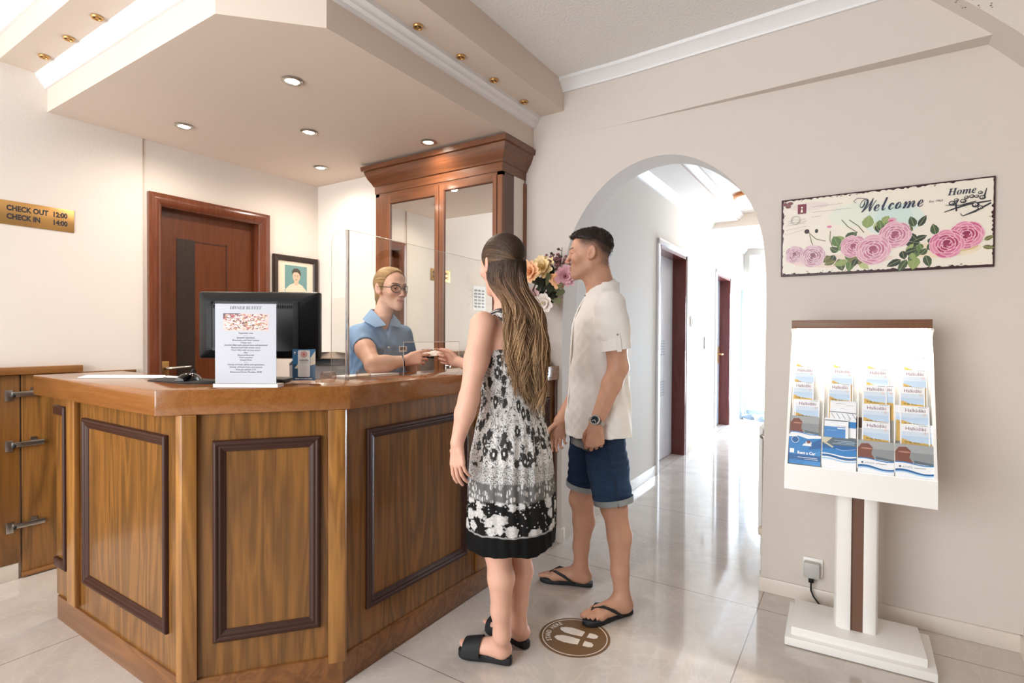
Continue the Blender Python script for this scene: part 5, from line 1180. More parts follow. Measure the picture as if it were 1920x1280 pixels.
class Head:
    """skull frame: x to the person's left, y forward, z up"""
    def __init__(s, o, fwd, scale, up=(0, 0, 1)):
        s.o = npv(o); f = unit(fwd); u = unit(npv(up) - f * (npv(up) @ f)); s.M = np.stack([np.cross(u, f), f, u], 1)
        s.M[:, 0] = np.cross(f, u) * -1; s.s = scale
    def w(s, x, y, z): return s.o + s.M @ (np.array([x, y, z]) * s.s)
    def loc(s, V): return ((V - s.o) @ s.M) / s.s
    def build(s, B, male):
        S, M, w = s.s, s.M, s.w; R = lambda *r: tuple(q * S for q in r)
        B.ell(w(0, -.014, .034), R(.074, .094, .084), M, .02); B.ell(w(0, .024, .040), R(.063, .062, .056), M, .02)
        B.ell(w(0, .030, -.028), R(.058 if male else .053, .058, .080 if male else .078), M, .03)
        jw = .052 if male else .041; jr = 1.0 if male else .86
        for q in (-1, 1):
            B.cap(w(q * jw, -.004, -.058), w(q * (.018 if male else .012), .064, -.098), (.017 * jr) * S, (.016 * jr) * S, .025 * S); B.ell(w(q * .038, .062, -.020), R(.022, .022, .020), M, .02 * S)
            B.cap(w(q * .012, .086, .024), w(q * .046, .066, .024), .009 * S if not male else .011 * S, .008 * S, .016 * S)
        B.ell(w(0, .072, -.097), R(.022, .019, .016) if male else R(.014, .015, .0135), M, .02 * S)
        B.ell(w(0, .078, -.066), R(.026 if male else .022, .014, .024), M, .016 * S)      # muzzle
        for q in (-1, 1): B.ell(w(q * .031, .096, .004), R(.017, .016, .0105), M, .010 * S, 's')
        for q in (-1, 1):      # lids
            B.chain([w(q * .0165, .0800, .0065), w(q * .0300, .0862, .0108), w(q * .0440, .0760, .0075)], [.0030 * S, .0042 * S, .0032 * S], .004 * S); B.chain([w(q * .0170, .0800, -.0015), w(q * .0300, .0845, -.0062), w(q * .0435, .0765, -.0005)], [.0026 * S, .0030 * S, .0026 * S], .004 * S)
        B.cap(w(0, .088, .014), w(0, .109, -.029), .0070 * S, .0088 * S, .010 * S); B.ell(w(0, .112, -.0305), R(.0088, .0085, .0072), M, .006 * S)
        for q in (-1, 1): B.ell(w(q * .0115, .101, -.035), R(.0070 if male else .0060, .009, .0060), M, .006 * S)
        B.ell(w(0, .0925, -.0600), R(.021, .0075, .0048) if male else R(.0185, .0062, .0042), M, .004 * S); B.ell(w(0, .0905, -.0695), R(.018, .008, .0056) if male else R(.0155, .0068, .0046), M, .004 * S)
        B.cap(w(-.022, .087, -.0638), w(.022, .087, -.0638), .0022 * S, .0022 * S, .002 * S); mw = .021 if male else .0165; B.chain([w(-mw, .094, -.0622), w(-mw * .5, .0985, -.0640), w(mw * .5, .0985, -.0640), w(mw, .094, -.0622)], [.0028 * S, .0034 * S, .0034 * S, .0028 * S], .003 * S, 's')
        for q in (-1, 1):
            a = M @ np.array([[math.cos(q * .35), -math.sin(q * .35), 0], [math.sin(q * .35), math.cos(q * .35), 0], [0, 0, 1]])
            t = .12; b = a @ np.array([[1, 0, 0], [0, math.cos(t), -math.sin(t)], [0, math.sin(t), math.cos(t)]])
            B.ell(w(q * .079, -.012, .002), R(.0085, .018, .031), b, .008 * S); B.ell(w(q * .073, .0, -.018), R(.010, .010, .014), b, .008 * S)
            B.ell(w(q * .0875, -.008, .003), R(.0065, .0105, .020), b, .005 * S, 's'); B.ell(w(q * .085, .002, -.008), R(.006, .006, .008), b, .004 * S, 's')
    def face_colour(s, V, col, lip, brow, blush, brow_h=.0040, thick=1.0):
        L = s.loc(V); x, y, z = np.abs(L[:, 0]), L[:, 1], L[:, 2]; fr = y > .045
        w_ = np.exp(-((x - .036) / .020) ** 2 - ((z + .026) / .020) ** 2) * (y > .03) * .4; col = mixc(col, w_, blush)
        w_ = np.exp(-(x / .012) ** 2 - ((z + .030) / .012) ** 2) * (y > .09) * .2; col = mixc(col, w_, blush)
        zq = z - 7.5 * x ** 2; up = (1 - sstep(.0030, .0044, np.abs(zq + .0606 + .0008 * np.cos(x * 160)))) ; lo = 1 - sstep(.0036, .0054, np.abs(zq + .0690)); w_ = np.maximum(up, lo) * (1 - sstep(.0195, .0225, x + .003 * (z < -.07))) * (y > .072); col = mixc(col, w_ * .7, lip)
        w_ = (1 - sstep(.0006, .0016, np.abs(zq + .0643))) * (x < .0215) * (y > .07); col = mixc(col, w_ * .55, lip * .45)
        zc = .0262 + .0036 * np.sin(np.clip((x - .012) / .042, 0, 1) * math.pi * .85) ; w_ = (1 - sstep(brow_h * .6 * thick, brow_h * 1.1 * thick, np.abs(z - zc))) * sstep(.010, .015, x) * (1 - sstep(.044, .054, x)) * (y > .045); col = mixc(col, w_ * .9, brow)
        w_ = np.exp(-((x - .031) / .015) ** 2 - ((z - .003) / .009) ** 2) * (y > .06) * .25; col = mixc(col, w_, col.mean(0) * .55)
        w_ = (x < .013) * (x > .004) * (np.abs(z + .0415) < .0028) * (y > .085) * (.6 if thick > 1.1 else .3); col = mixc(col, w_, lip * .3)
        w_ = np.exp(-((y + .006) / .0075) ** 2 - ((z - .002) / .015) ** 2) * (x > .073) * .45; col = mixc(col, w_, blush * .55); w_ = np.exp(-((y - .002) / .004) ** 2 - ((z + .008) / .006) ** 2) * (x > .070) * .5; col = mixc(col, w_, blush * .3)
        return col
    def eyes(s, parent, iris, back=.0):
        for q in (-1, 1):
            c = s.w(q * .0305, .0735 - back, .0030); r = .0108 * s.s; f = s.M[:, 1]; a = s.M[:, 0]; b = s.M[:, 2]; m = MB()
            prof = [(0.0005, 1.0), (.22, .976), (.24, .97), (.50, .866), (.54, .842), (.8, .6), (1.0, 0.0), (.8, -.6), (.001, -1.0)]; rings = []
            for rr_, yy_ in prof: rings.append([Vector(c + r * (f * yy_ + a * rr_ * math.cos(2 * math.pi * k_ / 18) + b * rr_ * math.sin(2 * math.pi * k_ / 18))) for k_ in range(18)])
            m.loft(rings); st = len(m.f)
            for i in range(len(m.f)): m.m[i] = 2 if i < 36 else 1 if i < 72 else 0
            m.build('eye', [mat('eye_white', '#e4ddd6', 0.15), mat('iris', iris, 0.15), mat('pupil', '#0c0a09', 0.1)], parent)
            # upper lid and lashes
            ld = MB(); P = []
            for k_ in range(9):
                t_ = -1 + k_ / 4; P.append(Vector(c + a * (r * 1.15 * t_) + b * (r * (.46 - .36 * t_ * t_)) + f * (r * (1.06 - .36 * t_ * t_))))
            ld.tube(P, [.0006, .001, .0013, .0014, .0015, .0014, .0013, .001, .0006], n=6); ld.build('lash_line', mat('lash', '#2a1c17', 0.6), parent)

def hand(B, wv, d, a, n, s=1.0, curl=(60, 65, 70, 75), curl2=None, thumb=None, spread=0.06, r=1.0, bend=None):
    """wrist, finger direction, thumb side, palm side; curls in degrees at knuckle and middle joints"""
    wv = npv(wv); d = unit(d); a = npv(a); a = unit(a - d * (a @ d)); n = npv(n); n = unit(n - d * (n @ d) - a * (n @ a)); tips = []
    sp = (.030, .010, -.010, -.029); ln = (.088, .091, .086, .077)
    for i in range(4):
        k0 = wv + (d * ln[i] + a * sp[i]) * s; B.cap(wv + (a * (.014 - .0095 * i)) * s, k0, .0145 * s * r, .0118 * s * r, .012 * s)
    B.cap(wv + (a * .012 + d * .03) * s, wv + (-a * .012 + d * .03) * s, .0150 * s * r, .015 * s * r, .012 * s)
    fl = ((.043, .026, .021), (.047, .030, .022), (.043, .028, .021), (.034, .021, .019)); fr_ = (.0092, .0094, .0088, .0078)
    for i in range(4):
        p = wv + (d * ln[i] + a * sp[i] + n * -.001) * s; c1 = math.radians(curl[i]); c2 = math.radians((curl2 or curl)[i]); ang = [c1, c1 + c2, c1 + c2 * 1.65]; dd = unit(d + a * (spread * (1.2 - .8 * i)))
        rr_ = fr_[i] * s * r
        for j in range(3):
            v = dd * math.cos(ang[j]) + n * math.sin(ang[j]); q = p + v * fl[i][j] * s; B.cap(p, q, rr_ * (1.04, .96, .88)[j], rr_ * (.96, .88, .74)[j], .0025 * s); p = q
        tips.append(p)
    th = thumb or ((.55, .72, .35), (.80, .35, .40), (.92, .10, .35)); p = wv + (d * .018 + a * .020 + n * .008) * s; rs = (.0145, .0112, .0102, .0085); L_ = (.042, .034, .028)
    for j in range(3):
        v = unit(d * th[j][0] + a * th[j][1] + n * th[j][2]); q = p + v * L_[j] * s; B.cap(p, q, rs[j] * s * r, rs[j + 1] * s * r, .006 * s if j == 0 else .003 * s); p = q
    tips.append(p); return tips

def foot(B, heel, toe, ankle, side, s=1.0, z0=0.0):
    """bare foot on the height z0; side = unit vector towards the big toe"""
    heel, toe, ankle = npv(heel), npv(toe), npv(ankle); d = toe - heel; L_ = np.linalg.norm(d); d = d / L_; side = npv(side); u = V3(0, 0, 1)
    P = lambda f, b, z: heel + d * (f * L_) + side * (b * L_) + u * (z0 - heel[2] + z * L_)
    B.ell(P(.10, 0, .10), (.034 * s, .032 * s, .027 * s), None, .03); B.cap(ankle, P(.12, 0, .13), .031 * s, .030 * s, .03)
    B.cap(P(.22, .0, .19), P(.66, .02, .085), .031 * s, .022 * s, .03); B.cap(P(.15, -.05, .075), P(.70, -.10, .062), .020 * s, .016 * s, .03); B.cap(P(.15, .04, .085), P(.72, .11, .068), .020 * s, .017 * s, .03)
    B.cap(P(.70, .10, .065), P(.70, -.12, .055), .017 * s, .014 * s, .02)
    for i, (f0, b0, f1, b1, r_) in enumerate(((.74, .115, .97, .085, .0125), (.77, .045, .965, .03, .0092), (.76, -.005, .92, -.03, .0086), (.74, -.055, .87, -.085, .0082), (.71, -.10, .80, -.135, .0078))):
        B.cap(P(f0, b0, .062), P((f0 + f1) / 2, (b0 + b1) / 2, .07), r_ * 1.05 * s, r_ * s, .004); B.cap(P((f0 + f1) / 2, (b0 + b1) / 2, .07), P(f1, b1, .045), r_ * s, r_ * .92 * s, .003)
    return P

SKINM = attr_mat('skin', 0.48, 0.35, sss=0.06); HAIRM = attr_mat('hair_strands', 0.52, 0.4); CLOTHM = attr_mat('cloth', 0.85, 0.2, bump=(420, 0.25, 0.001), sheen=0.1)

def strands(paths, radii, cols, n=5):
    """many tapered locks as one mesh: returns verts, quads, colours"""
    VV, FF, CCo = [], [], []; b = 0
    for P, r, c in zip(paths, radii, cols):
        P = np.asarray(P); m = len(P); T = np.gradient(P, axis=0); T /= np.linalg.norm(T, axis=1)[:, None] + 1e-9; up = np.array([.3, .9, .2]); U = np.cross(T, up); U /= np.linalg.norm(U, axis=1)[:, None] + 1e-9; Wv = np.cross(T, U)
        an = np.arange(n) * 2 * math.pi / n; r = np.asarray(r); ring = P[:, None] + (U[:, None] * np.cos(an)[None, :, None] + Wv[:, None] * np.sin(an)[None, :, None]) * r[:, None, None]
        VV.append(ring.reshape(-1, 3)); CCo.append(np.repeat(np.asarray(c), n, 0)); i = np.arange(m - 1)[:, None] * n; j = np.arange(n)[None]; k_ = (j + 1) % n
        FF.append((np.stack([i + j, i + k_, i + n + k_, i + n + j], -1) + b).reshape(-1, 4)); b += m * n
    return np.concatenate(VV), np.concatenate(FF), np.concatenate(CCo)
# ================================================================== the man at the counter
def person(name_label, loc):
    return thing('person', name_label, 'person', tuple(loc))

fM = unit(V3(-.80, -.60, 0)); lM = unit(V3(.60, -.80, 0))
man = person('man with cropped dark hair in a white shirt and denim shorts', (-1.03, 2.40, 0))
B = Soft(); hM = Head(PT(1106, 478, 2.585), (-.915, -.40, -.02), 1.0); hM.build(B, True)
ch = V3(-1.040, 2.408, 0); hp = V3(-1.050, 2.395, 0)
def tor(z, dx=0): t = (z - .84) / .56; c = hp * (1 - t) + ch * t; return c + fM * dx
nb = npv(tor(1.45)) + V3(0, 0, 1.475) - fM * .012
B.cap(hM.w(0, -.030, -.045), nb, .057, .062, .03); B.cap(hM.w(0, .0, -.07), nb + fM * .03, .040, .045, .03)
B.loft([(.78, tor(.78), .165, .115), (.92, tor(.92), .162, .112), (1.05, tor(1.05), .150, .105), (1.22, tor(1.22), .168, .115), (1.34, tor(1.34), .178, .115), (1.43, tor(1.43), .155, .085), (1.475, tor(1.46), .095, .065), (1.51, tor(1.47, -.012), .066, .058)], lM, fM, .03)
shL = tor(1.40) + lM * .175 + V3(0, 0, 1.405); shR = tor(1.40) - lM * .175 + V3(0, 0, 1.405)
elL = PT(1160, 688, 2.405); wrL = PT(1117, 795, 2.355)
B.chain([shL, shL * .45 + elL * .55, elL], [.062, .050, .043], .03); B.chain([elL, elL * .7 + wrL * .3, wrL], [.043, .043, .029], .02)
tL = hand(B, wrL, V3(-.03, -.02, -1), unit(V3(-.85, -.5, -.1)), unit(npv(FWD0) + V3(0, 0, .05)), 1.02, (62, 58, 60, 55), (80, 82, 80, 70), thumb=((.75, .45, .45), (.85, .05, .6), (.8, -.3, .6)), r=1.02)
elR = shR + V3(-.03, .03, -.29) - fM * .02; wrR = PT(1050, 788, 2.74)
B.chain([shR, shR * .45 + elR * .55, elR], [.062, .050, .043], .03); B.chain([elR, elR * .7 + wrR * .3, wrR], [.043, .042, .029], .02)
hand(B, wrR, V3(-.08, -.03, -1), fM, -npv(FWD0), 1.0, (28, 34, 38, 42), (30, 34, 38, 40))
hL, hR = tor(.83) + lM * .085 + V3(0, 0, .86), tor(.83) - lM * .085 + V3(0, 0, .86)
kL = PT(1152, 950, 2.47); aL = PT(1167, 1122, 2.455); kR = PT(1091, 935, 2.71); aR = PT(1089, 1062, 2.745)
B.chain([hL, hL * .5 + kL * .5, kL], [.095, .078, .058], .03); B.chain([hR, hR * .5 + kR * .5, kR], [.095, .078, .058], .03)
for k_, a_, q in ((kL, aL, 1), (kR, aR, 1)):
    cf = k_ * .68 + a_ * .32 - fM * .012; B.chain([k_, cf, k_ * .3 + a_ * .7, a_], [.056, .054, .040, .035], .02); B.ell(k_ + fM * .02, (.042, .042, .05), None, .02)
heelL = V3(-.872, 2.368, .024); toeL = V3(-1.003, 2.155, .024); heelR = V3(-1.135, 2.512, .024); toeR = V3(-1.385, 2.438, .024)
dL, dR = unit(toeL - heelL), unit(toeR - heelR); bL = V3(dL[1], -dL[0], 0); bR = V3(-dR[1], dR[0], 0)   # towards the big toes
foot(B, heelL, toeL, aL, bL, 1.0, .024); foot(B, heelR, toeR, aR, bR, 1.0, .024)
hf_ = (hM.o - .15, hM.o + .15, .0026); hh_ = (wrL - V3(.07, .06, .15), wrL + V3(.06, .07, .03), .0030)
Vb, Fb = B.mesh(.0065, (hf_, hh_, (wrR - V3(.06, .06, .2), wrR + V3(.06, .06, .03), .004), (V3(-1.42, 2.1, -.01), V3(-.8, 2.56, .13), .0045)))
Vb = relax(Vb, Fb, 1, .4)
sk = np.tile(c3('#c6967d'), (len(Vb), 1)); sk *= (1 + .05 * vnoise(Vb, 60)[:, None]); sk = mixc(sk, (Vb[:, 2] < .95) * .35 * (np.linalg.norm(Vb - wrL, axis=1) > .16), c3('#bf927a'))
Lh = hM.loc(Vb); inh = np.linalg.norm(Lh, axis=1) < .16
fc = hM.face_colour(Vb, sk, c3('#a8604f'), c3('#3a2a22'), c3('#c4745c'), thick=1.15); sk = np.where(inh[:, None], fc, sk)
# stubble, and the clipped fade at the sides and back of the head
st_ = inh * sstep(-.02, -.06, Lh[:, 2] - .1 * (Lh[:, 1] - .02)) * sstep(-.125, -.10, Lh[:, 2]) * sstep(-.03, .02, Lh[:, 1]) * .22; sk = mixc(sk, st_, c3('#7a5a48'))
back = sstep(.055, .015, Lh[:, 1] + .55 * (0.0) - .35 * np.clip(Lh[:, 2] - .03, -.05, .05)); hl = sstep(-.075, -.045, Lh[:, 2] + .45 * np.clip(Lh[:, 1] + .03, 0, .1) * -1 - np.clip(Lh[:, 1] + .01, 0, .1) * .9)
side_fade = .92 * sstep(.005, .068, Lh[:, 2] - .5 * np.clip(-Lh[:, 1] - .02, 0, .1) * -1) + .5 * sstep(-.02, -.075, Lh[:, 1])
ear = (np.abs(Lh[:, 0]) > .0765) & (np.abs(Lh[:, 2]) < .045) & (np.abs(Lh[:, 1] + .01) < .035)
scal = inh * back * hl * np.clip(side_fade, 0, .92) * (~ear); sk = mixc(sk, scal, c3('#3c2c26'))
skin('body', Vb, Fb, SKINM, man, sk); hM.eyes(man, '#4a5a52', .0010)

# hair: the longer top, brushed forward
H = Soft(); H.ell(hM.w(0, -.013, .050), tuple(q * hM.s for q in (.0745, .0985, .0815)), hM.M, .01); H.ell(hM.w(0, .045, .082), (.054, .043, .030), hM.M, .03)
def hcut(X, Y, Z):
    x = (X - hM.o[0]) * hM.M[0, 0] + (Y - hM.o[1]) * hM.M[1, 0] + (Z - hM.o[2]) * hM.M[2, 0]; y = (X - hM.o[0]) * hM.M[0, 1] + (Y - hM.o[1]) * hM.M[1, 1] + (Z - hM.o[2]) * hM.M[2, 1]; z = (X - hM.o[0]) * hM.M[0, 2] + (Y - hM.o[1]) * hM.M[1, 2] + (Z - hM.o[2]) * hM.M[2, 2]
    return (.066 + .10 * np.clip(-y - .03, 0, 1) * -7.0 * (y < -.03) + .25 * np.clip(y - .01, 0, .1) + .012 * (np.abs(x) < .05) * 0) - z
H.func(hcut, hM.o - .2, hM.o + .2, 0, 'i'); Vh, Fh = H.mesh(.0032); Lq = hM.loc(Vh); Nn = vnormals(Vh, Fh); Vh = Vh + Nn * (.0012 * vnoise(Vh, 420, 3))[:, None]
rm = np.random.RandomState(2); PA, RA, CA = [], [], []
def tuft(P0, N0, n_, ln, r, col, lift, w_=None):
    idx = rm.choice(len(P0), n_, p=None if w_ is None else w_ / w_.sum())
    for i in idx:
        L0 = hM.loc(P0[i][None])[0]; f_ = sstep(-.075, .0, L0[1]); d = hM.M[:, 1] * f_ - hM.M[:, 2] * (1 - f_) * 1.2 - hM.M[:, 2] * .25 * (L0[2] < .07); d = d - N0[i] * (d @ N0[i]); d = unit(unit(d) + N0[i] * lift + rm.normal(size=3) * .22); q = P0[i] + rm.normal(size=3) * .0012; l_ = ln * rm.uniform(.6, 1.2)
        PA.append(np.array([q, q + d * l_ * .5, q + d * l_ - N0[i] * l_ * .1])); RA.append(np.array([r, r * .8, r * .15])); CA.append(np.tile(c3(col) * rm.uniform(.7, 1.5), (3, 1)))
Nb = vnormals(Vb, Fb); sel = scal > .12; tuft(Vb[sel], Nb[sel], 4200, .0065, .00045, '#33251f', .15, scal[sel] ** 1.5)
tuft(Vh, vnormals(Vh, Fh), 4200, .013, .0008, '#2d211b', .10)
Vq, Fq, Cq = strands(PA, RA, CA, 3); skin('short_hair', Vq, Fq, HAIRM, man, Cq)
skin('hair', Vh, Fh, HAIRM, man, np.tile(c3('#2a1e19'), (len(Vh), 1)) * (1 + .25 * vnoise(Vh, 300, 4)[:, None]))

# shirt
def folds(u, v, Z, p, q):
    th = np.arctan2(v / q, u / p); return (.0035 * np.sin(7 * th + 9 * Z + 1.3) + .0025 * np.sin(13 * th - 22 * Z) + .002 * np.sin(31 * Z + 3 * th)) * np.clip((1.42 - Z) / .3, 0, 1)
S = Soft()
slL = shL + (elL - shL) * .70
S.chain([shL + V3(0, 0, .004), shL * .5 + slL * .5, slL], [.073, .070, .0635], .03); slR = shR + (elR - shR) * .72; S.chain([shR + V3(0, 0, .004), slR], [.073, .062], .03)
ax = unit(elL - shL); ax2 = unit(elR - shR)
def cutplane(pt, nrm, k=0): pt, nrm = npv(pt), npv(nrm); return lambda X, Y, Z: (X - pt[0]) * nrm[0] + (Y - pt[1]) * nrm[1] + (Z - pt[2]) * nrm[2]
S.func(lambda X, Y, Z: -np.minimum(cutplane(slL, ax)(X, Y, Z), .11 - np.sqrt((X - slL[0]) ** 2 + (Y - slL[1]) ** 2 + (Z - slL[2]) ** 2)), slL - .12, slL + .12, .003, 's')
S.func(lambda X, Y, Z: -np.minimum(cutplane(slR, ax2)(X, Y, Z), .11 - np.sqrt((X - slR[0]) ** 2 + (Y - slR[1]) ** 2 + (Z - slR[2]) ** 2)), slR - .12, slR + .12, .003, 's')
S.loft([(.800, tor(.80, -.004), .202, .156), (.90, tor(.90, -.002), .194, .150), (1.05, tor(1.05), .172, .140), (1.22, tor(1.22), .184, .138), (1.34, tor(1.34), .192, .132), (1.42, tor(1.42), .172, .104), (1.46, tor(1.45, -.004), .125, .088), (1.495, tor(1.46, -.010), .092, .078), (1.53, tor(1.46, -.022), .071, .067)], lM, fM, .02, mod=folds)
Vs, Fs = S.mesh(.0052); Vs = relax(Vs, Fs, 2, .4); Ns = vnormals(Vs, Fs)
curve = .012 * np.cos(((Vs - hp) @ fM) * 11); Vs[:, 2] = Vs[:, 2] + (curve + .004) * sstep(.92, .80, Vs[:, 2])
near_slv = np.minimum(np.linalg.norm(Vs - (shL + slL) / 2, axis=1), 1); Vs = Vs + Ns * (.0034 * vnoise(Vs, 26, 9) + .0016 * vnoise(Vs * V3(1, 1, .4), 70, 19) + .0035 * np.sin((Vs @ unit(V3(.3, .2, .9))) * 95) * np.exp(-(near_slv / .09) ** 2))[:, None]
skin('shirt', Vs, Fs, CLOTHM, man, np.tile(c3('#efedea'), (len(Vs), 1))); shirt = bpy.data.objects[[o.name for o in man.children if o.name.startswith('shirt')][-1]]
LINEN = mat('white_linen', '#f0eeeb', 0.85, bump=(380, .3, .001)); 
def band(name, c, axv, r0, r1, h, th, m, parent, n=40, ey=None, q=1.0):
    axv = unit(axv); e1 = unit(np.cross(axv, V3(.3, .2, .9) if abs(axv[2]) < .85 else V3(1, .2, 0))) if ey is None else unit(npv(ey) - axv * (npv(ey) @ axv)); e2 = np.cross(axv, e1); mb = MB(); rings = []
    for rr_, hh in ((r0, 0), (r0 + th, 0), (r1 + th, h), (r1, h)): rings.append([Vector(c + axv * hh + (e1 * math.cos(2 * math.pi * k_ / n) + e2 * q * math.sin(2 * math.pi * k_ / n)) * rr_) for k_ in range(n)])
    rings.append(rings[0]); mb.loft(rings, caps=False); return mb.build(name, m, parent, smooth=50)
band('sleeve_cuff', slL - ax * .048, ax, .0665, .0650, .052, .003, LINEN, man)
band('sleeve_cuff', slR - ax2 * .048, ax2, .0640, .0620, .052, .003, LINEN, man)
tabm = MB(); tc = slL - ax * .075; e1 = unit(-npv(FWD0) - ax * (-npv(FWD0) @ ax)); e2 = np.cross(ax, e1)
for off_, w2 in ((0, .010),):
    p0 = tc + e1 * .0715; p1 = slL + ax * .012 + e1 * .0700; tabm.add([Vector(p0 + e2 * w2), Vector(p0 - e2 * w2), Vector(p1 - e2 * w2), Vector(p1 + e2 * w2), Vector(p0 + e2 * w2 + e1 * .003), Vector(p0 - e2 * w2 + e1 * .003), Vector(p1 - e2 * w2 + e1 * .003), Vector(p1 + e2 * w2 + e1 * .003)], [(0, 3, 2, 1), (4, 5, 6, 7), (0, 1, 5, 4), (1, 2, 6, 5), (2, 3, 7, 6), (3, 0, 4, 7)])
tabo = tabm.build('sleeve_tab', LINEN, man); MB().ell(Vector(tc + ax * .012 + e1 * .0755), (.0045,) * 3, n=10, m=6).build('button', mat('grey_button', '#8d8a86', .4), tabo)
colC = npv(tor(1.46, -.010)) + V3(0, 0, 1.494); colax = unit(V3(0, 0, 1) + fM * .50)
band('collar', colC - colax * .004, colax, .0690, .0655, .034, .004, LINEN, man, q=1.03)
pk = MB(); 
for i in range(8):
    z = 1.43 - i * .075; c = tor(z) + V3(0, 0, z)
plc = []
for i in range(14):
    z = 1.452 - i * .048; z0_ = max(z, .80); rad = np.interp(z0_, [.80, 1.05, 1.22, 1.34, 1.42, 1.455, 1.475], [.150, .140, .138, .132, .104, .083, .074]) + .004; plc.append(Vector(tor(z0_) + V3(0, 0, z0_) + fM * rad))
pm_ = MB(); vs = []
for p in plc: vs += [p + Vector(lM * .015), p + Vector(fM * .003), p - Vector(lM * .015)]
pm_.add(vs, [f_ for i in range(len(plc) - 1) for f_ in ((3 * i, 3 * i + 1, 3 * i + 4, 3 * i + 3), (3 * i + 1, 3 * i + 2, 3 * i + 5, 3 * i + 4))]); pm_.build('placket', LINEN, man)
bt = MB(); bt.ell(Vector(tor(1.462) + V3(0, 0, 1.468) + fM * .082 + lM * .012), (.0045,) * 3, n=8, m=6); bt.build('button', mat('dark_button', '#6f6a66', .4), man)

# denim shorts
DEN = attr_mat('denim', 0.85, 0.2, bump=(700, .3, .0008))
D_ = Soft(); D_.loft([(.76, tor(.76), .165, .125), (.86, tor(.86), .170, .130), (.95, tor(.95), .160, .120)], lM, fM, .03)
hemL = kL + (hL - kL) * .06; hemR = kR + (hR - kR) * .16
D_.chain([hL + V3(0, 0, .0), hL * .5 + hemL * .5, hemL - V3(0, 0, .02)], [.094, .092, .088], .03); D_.chain([hR, hR * .5 + hemR * .5, hemR - V3(0, 0, .02)], [.094, .092, .086], .03)
for hm, hp_ in ((hemL, hL), (hemR, hR)):
    a_ = unit(hm - hp_); D_.func(lambda X, Y, Z, c=hm, a_=a_: -np.minimum(cutplane(c, a_)(X, Y, Z), .12 - np.sqrt((X - c[0]) ** 2 + (Y - c[1]) ** 2 + (Z - c[2]) ** 2)), hm - .13, hm + .13, .002, 's'); D_.cap(hm + a_ * .02, hm - a_ * .05, .082, .078, .004, 's')
Vd, Fd = D_.mesh(.0052); Vd = relax(Vd, Fd, 2, .4); Nd = vnormals(Vd, Fd); Vd = Vd + Nd * (.003 * vnoise(Vd, 30, 21) + .0016 * np.sin(Vd[:, 2] * 120 + 5 * vnoise(Vd, 14, 2)))[:, None]
cd = np.tile(c3('#1c2b44'), (len(Vd), 1)); tz = (Vd[:, 2]); fd = np.exp(-(((Vd - (hL * .45 + hemL * .55)) @ lM - .03) / .06) ** 2 - ((tz - .60) / .12) ** 2); cd = mixc(cd, np.clip(fd * .55, 0, .6), c3('#4a6a92')); cd *= (1 + .18 * vnoise(Vd, 90, 5) + .08 * vnoise(Vd, 400, 6))[:, None]
for pc_, rx_, rz_ in ((PT(1090, 838, 2.42), .030, .022), (PT(1094, 915, 2.44), .012, .02), (PT(1104, 930, 2.44), .012, .014), (PT(1054, 862, 2.66), .02, .018)):
    dd = (Vd - pc_); u = dd @ npv(RX); w_ = np.exp(-((u / rx_) ** 4 + (dd[:, 2] / rz_) ** 4)) * (np.abs(dd @ npv(FWD0)) < .16); cd = mixc(cd, np.clip(w_ * (1 + .3 * vnoise(Vd, 300, 8)), 0, 1) * .75, c3('#a9aaa6'))
sho = skin('denim_shorts', Vd, Fd, DEN, man, cd)
CUF = mat('turned_up_denim', '#8f9598', .85, bump=(600, .3, .001)); SEAM = mat('dark_seam', '#2a3444', .8)
for hm, hp_, rr_ in ((hemL, hL, .0905), (hemR, hR, .0885)):
    a_ = unit(hp_ - hm); band('turn_up', hm - a_ * .004, a_, rr_ - .003, rr_, .026, .0035, CUF, man, n=44)
sm_ = MB(); P_ = []
for i in range(12):
    t_ = i / 11; p = hL * (1 - t_) + hemL * t_; P_.append(Vector(p + unit(lM - npv(FWD0) * .2 - fM * .0) * (.1005 + (.0905 - .1005) * t_ + .001)))
sm_.tube(P_, .0016, n=5); sm_.build('side_seam', SEAM, sho)
pk_ = MB(); q0 = PT(1148, 815, 2.40)
pk_ = None
# flip-flops
def sole_poly(heel, toe, b, s=1.0):
    d = toe - heel; L_ = np.linalg.norm(d) * 1.06; d = unit(d); h0 = heel - d * .014; pr = [(0, 0, 1), (.0, .075), (.06, .115), (.2, .125), (.42, .115), (.62, .16), (.8, .195), (.93, .15), (1.0, .055)]
    up = [(f, .5 * w * 1.0) for f, w in pr[1:]]; P1 = [h0 + d * f * L_ + b * (w * L_ * s * (1.08 if f > .5 else 1)) for f, w in up]; P2 = [h0 + d * f * L_ - b * (w * L_ * s * (1.12 if f > .4 else 1)) for f, w in up]; P_ = P1 + P2[::-1]
    pts = [(p[0], p[1]) for p in P_]; Q = []
    for _ in range(2):
        Q = []
        for i in range(len(pts)): a, c = pts[i], pts[(i + 1) % len(pts)]; Q += [(a[0] * .75 + c[0] * .25, a[1] * .75 + c[1] * .25), (a[0] * .25 + c[0] * .75, a[1] * .25 + c[1] * .75)]
        pts = Q
    return pts
RUB = mat('black_rubber_sole', '#16171a', .6); RUBT = mat('grey_footbed', '#3a3d44', .7)
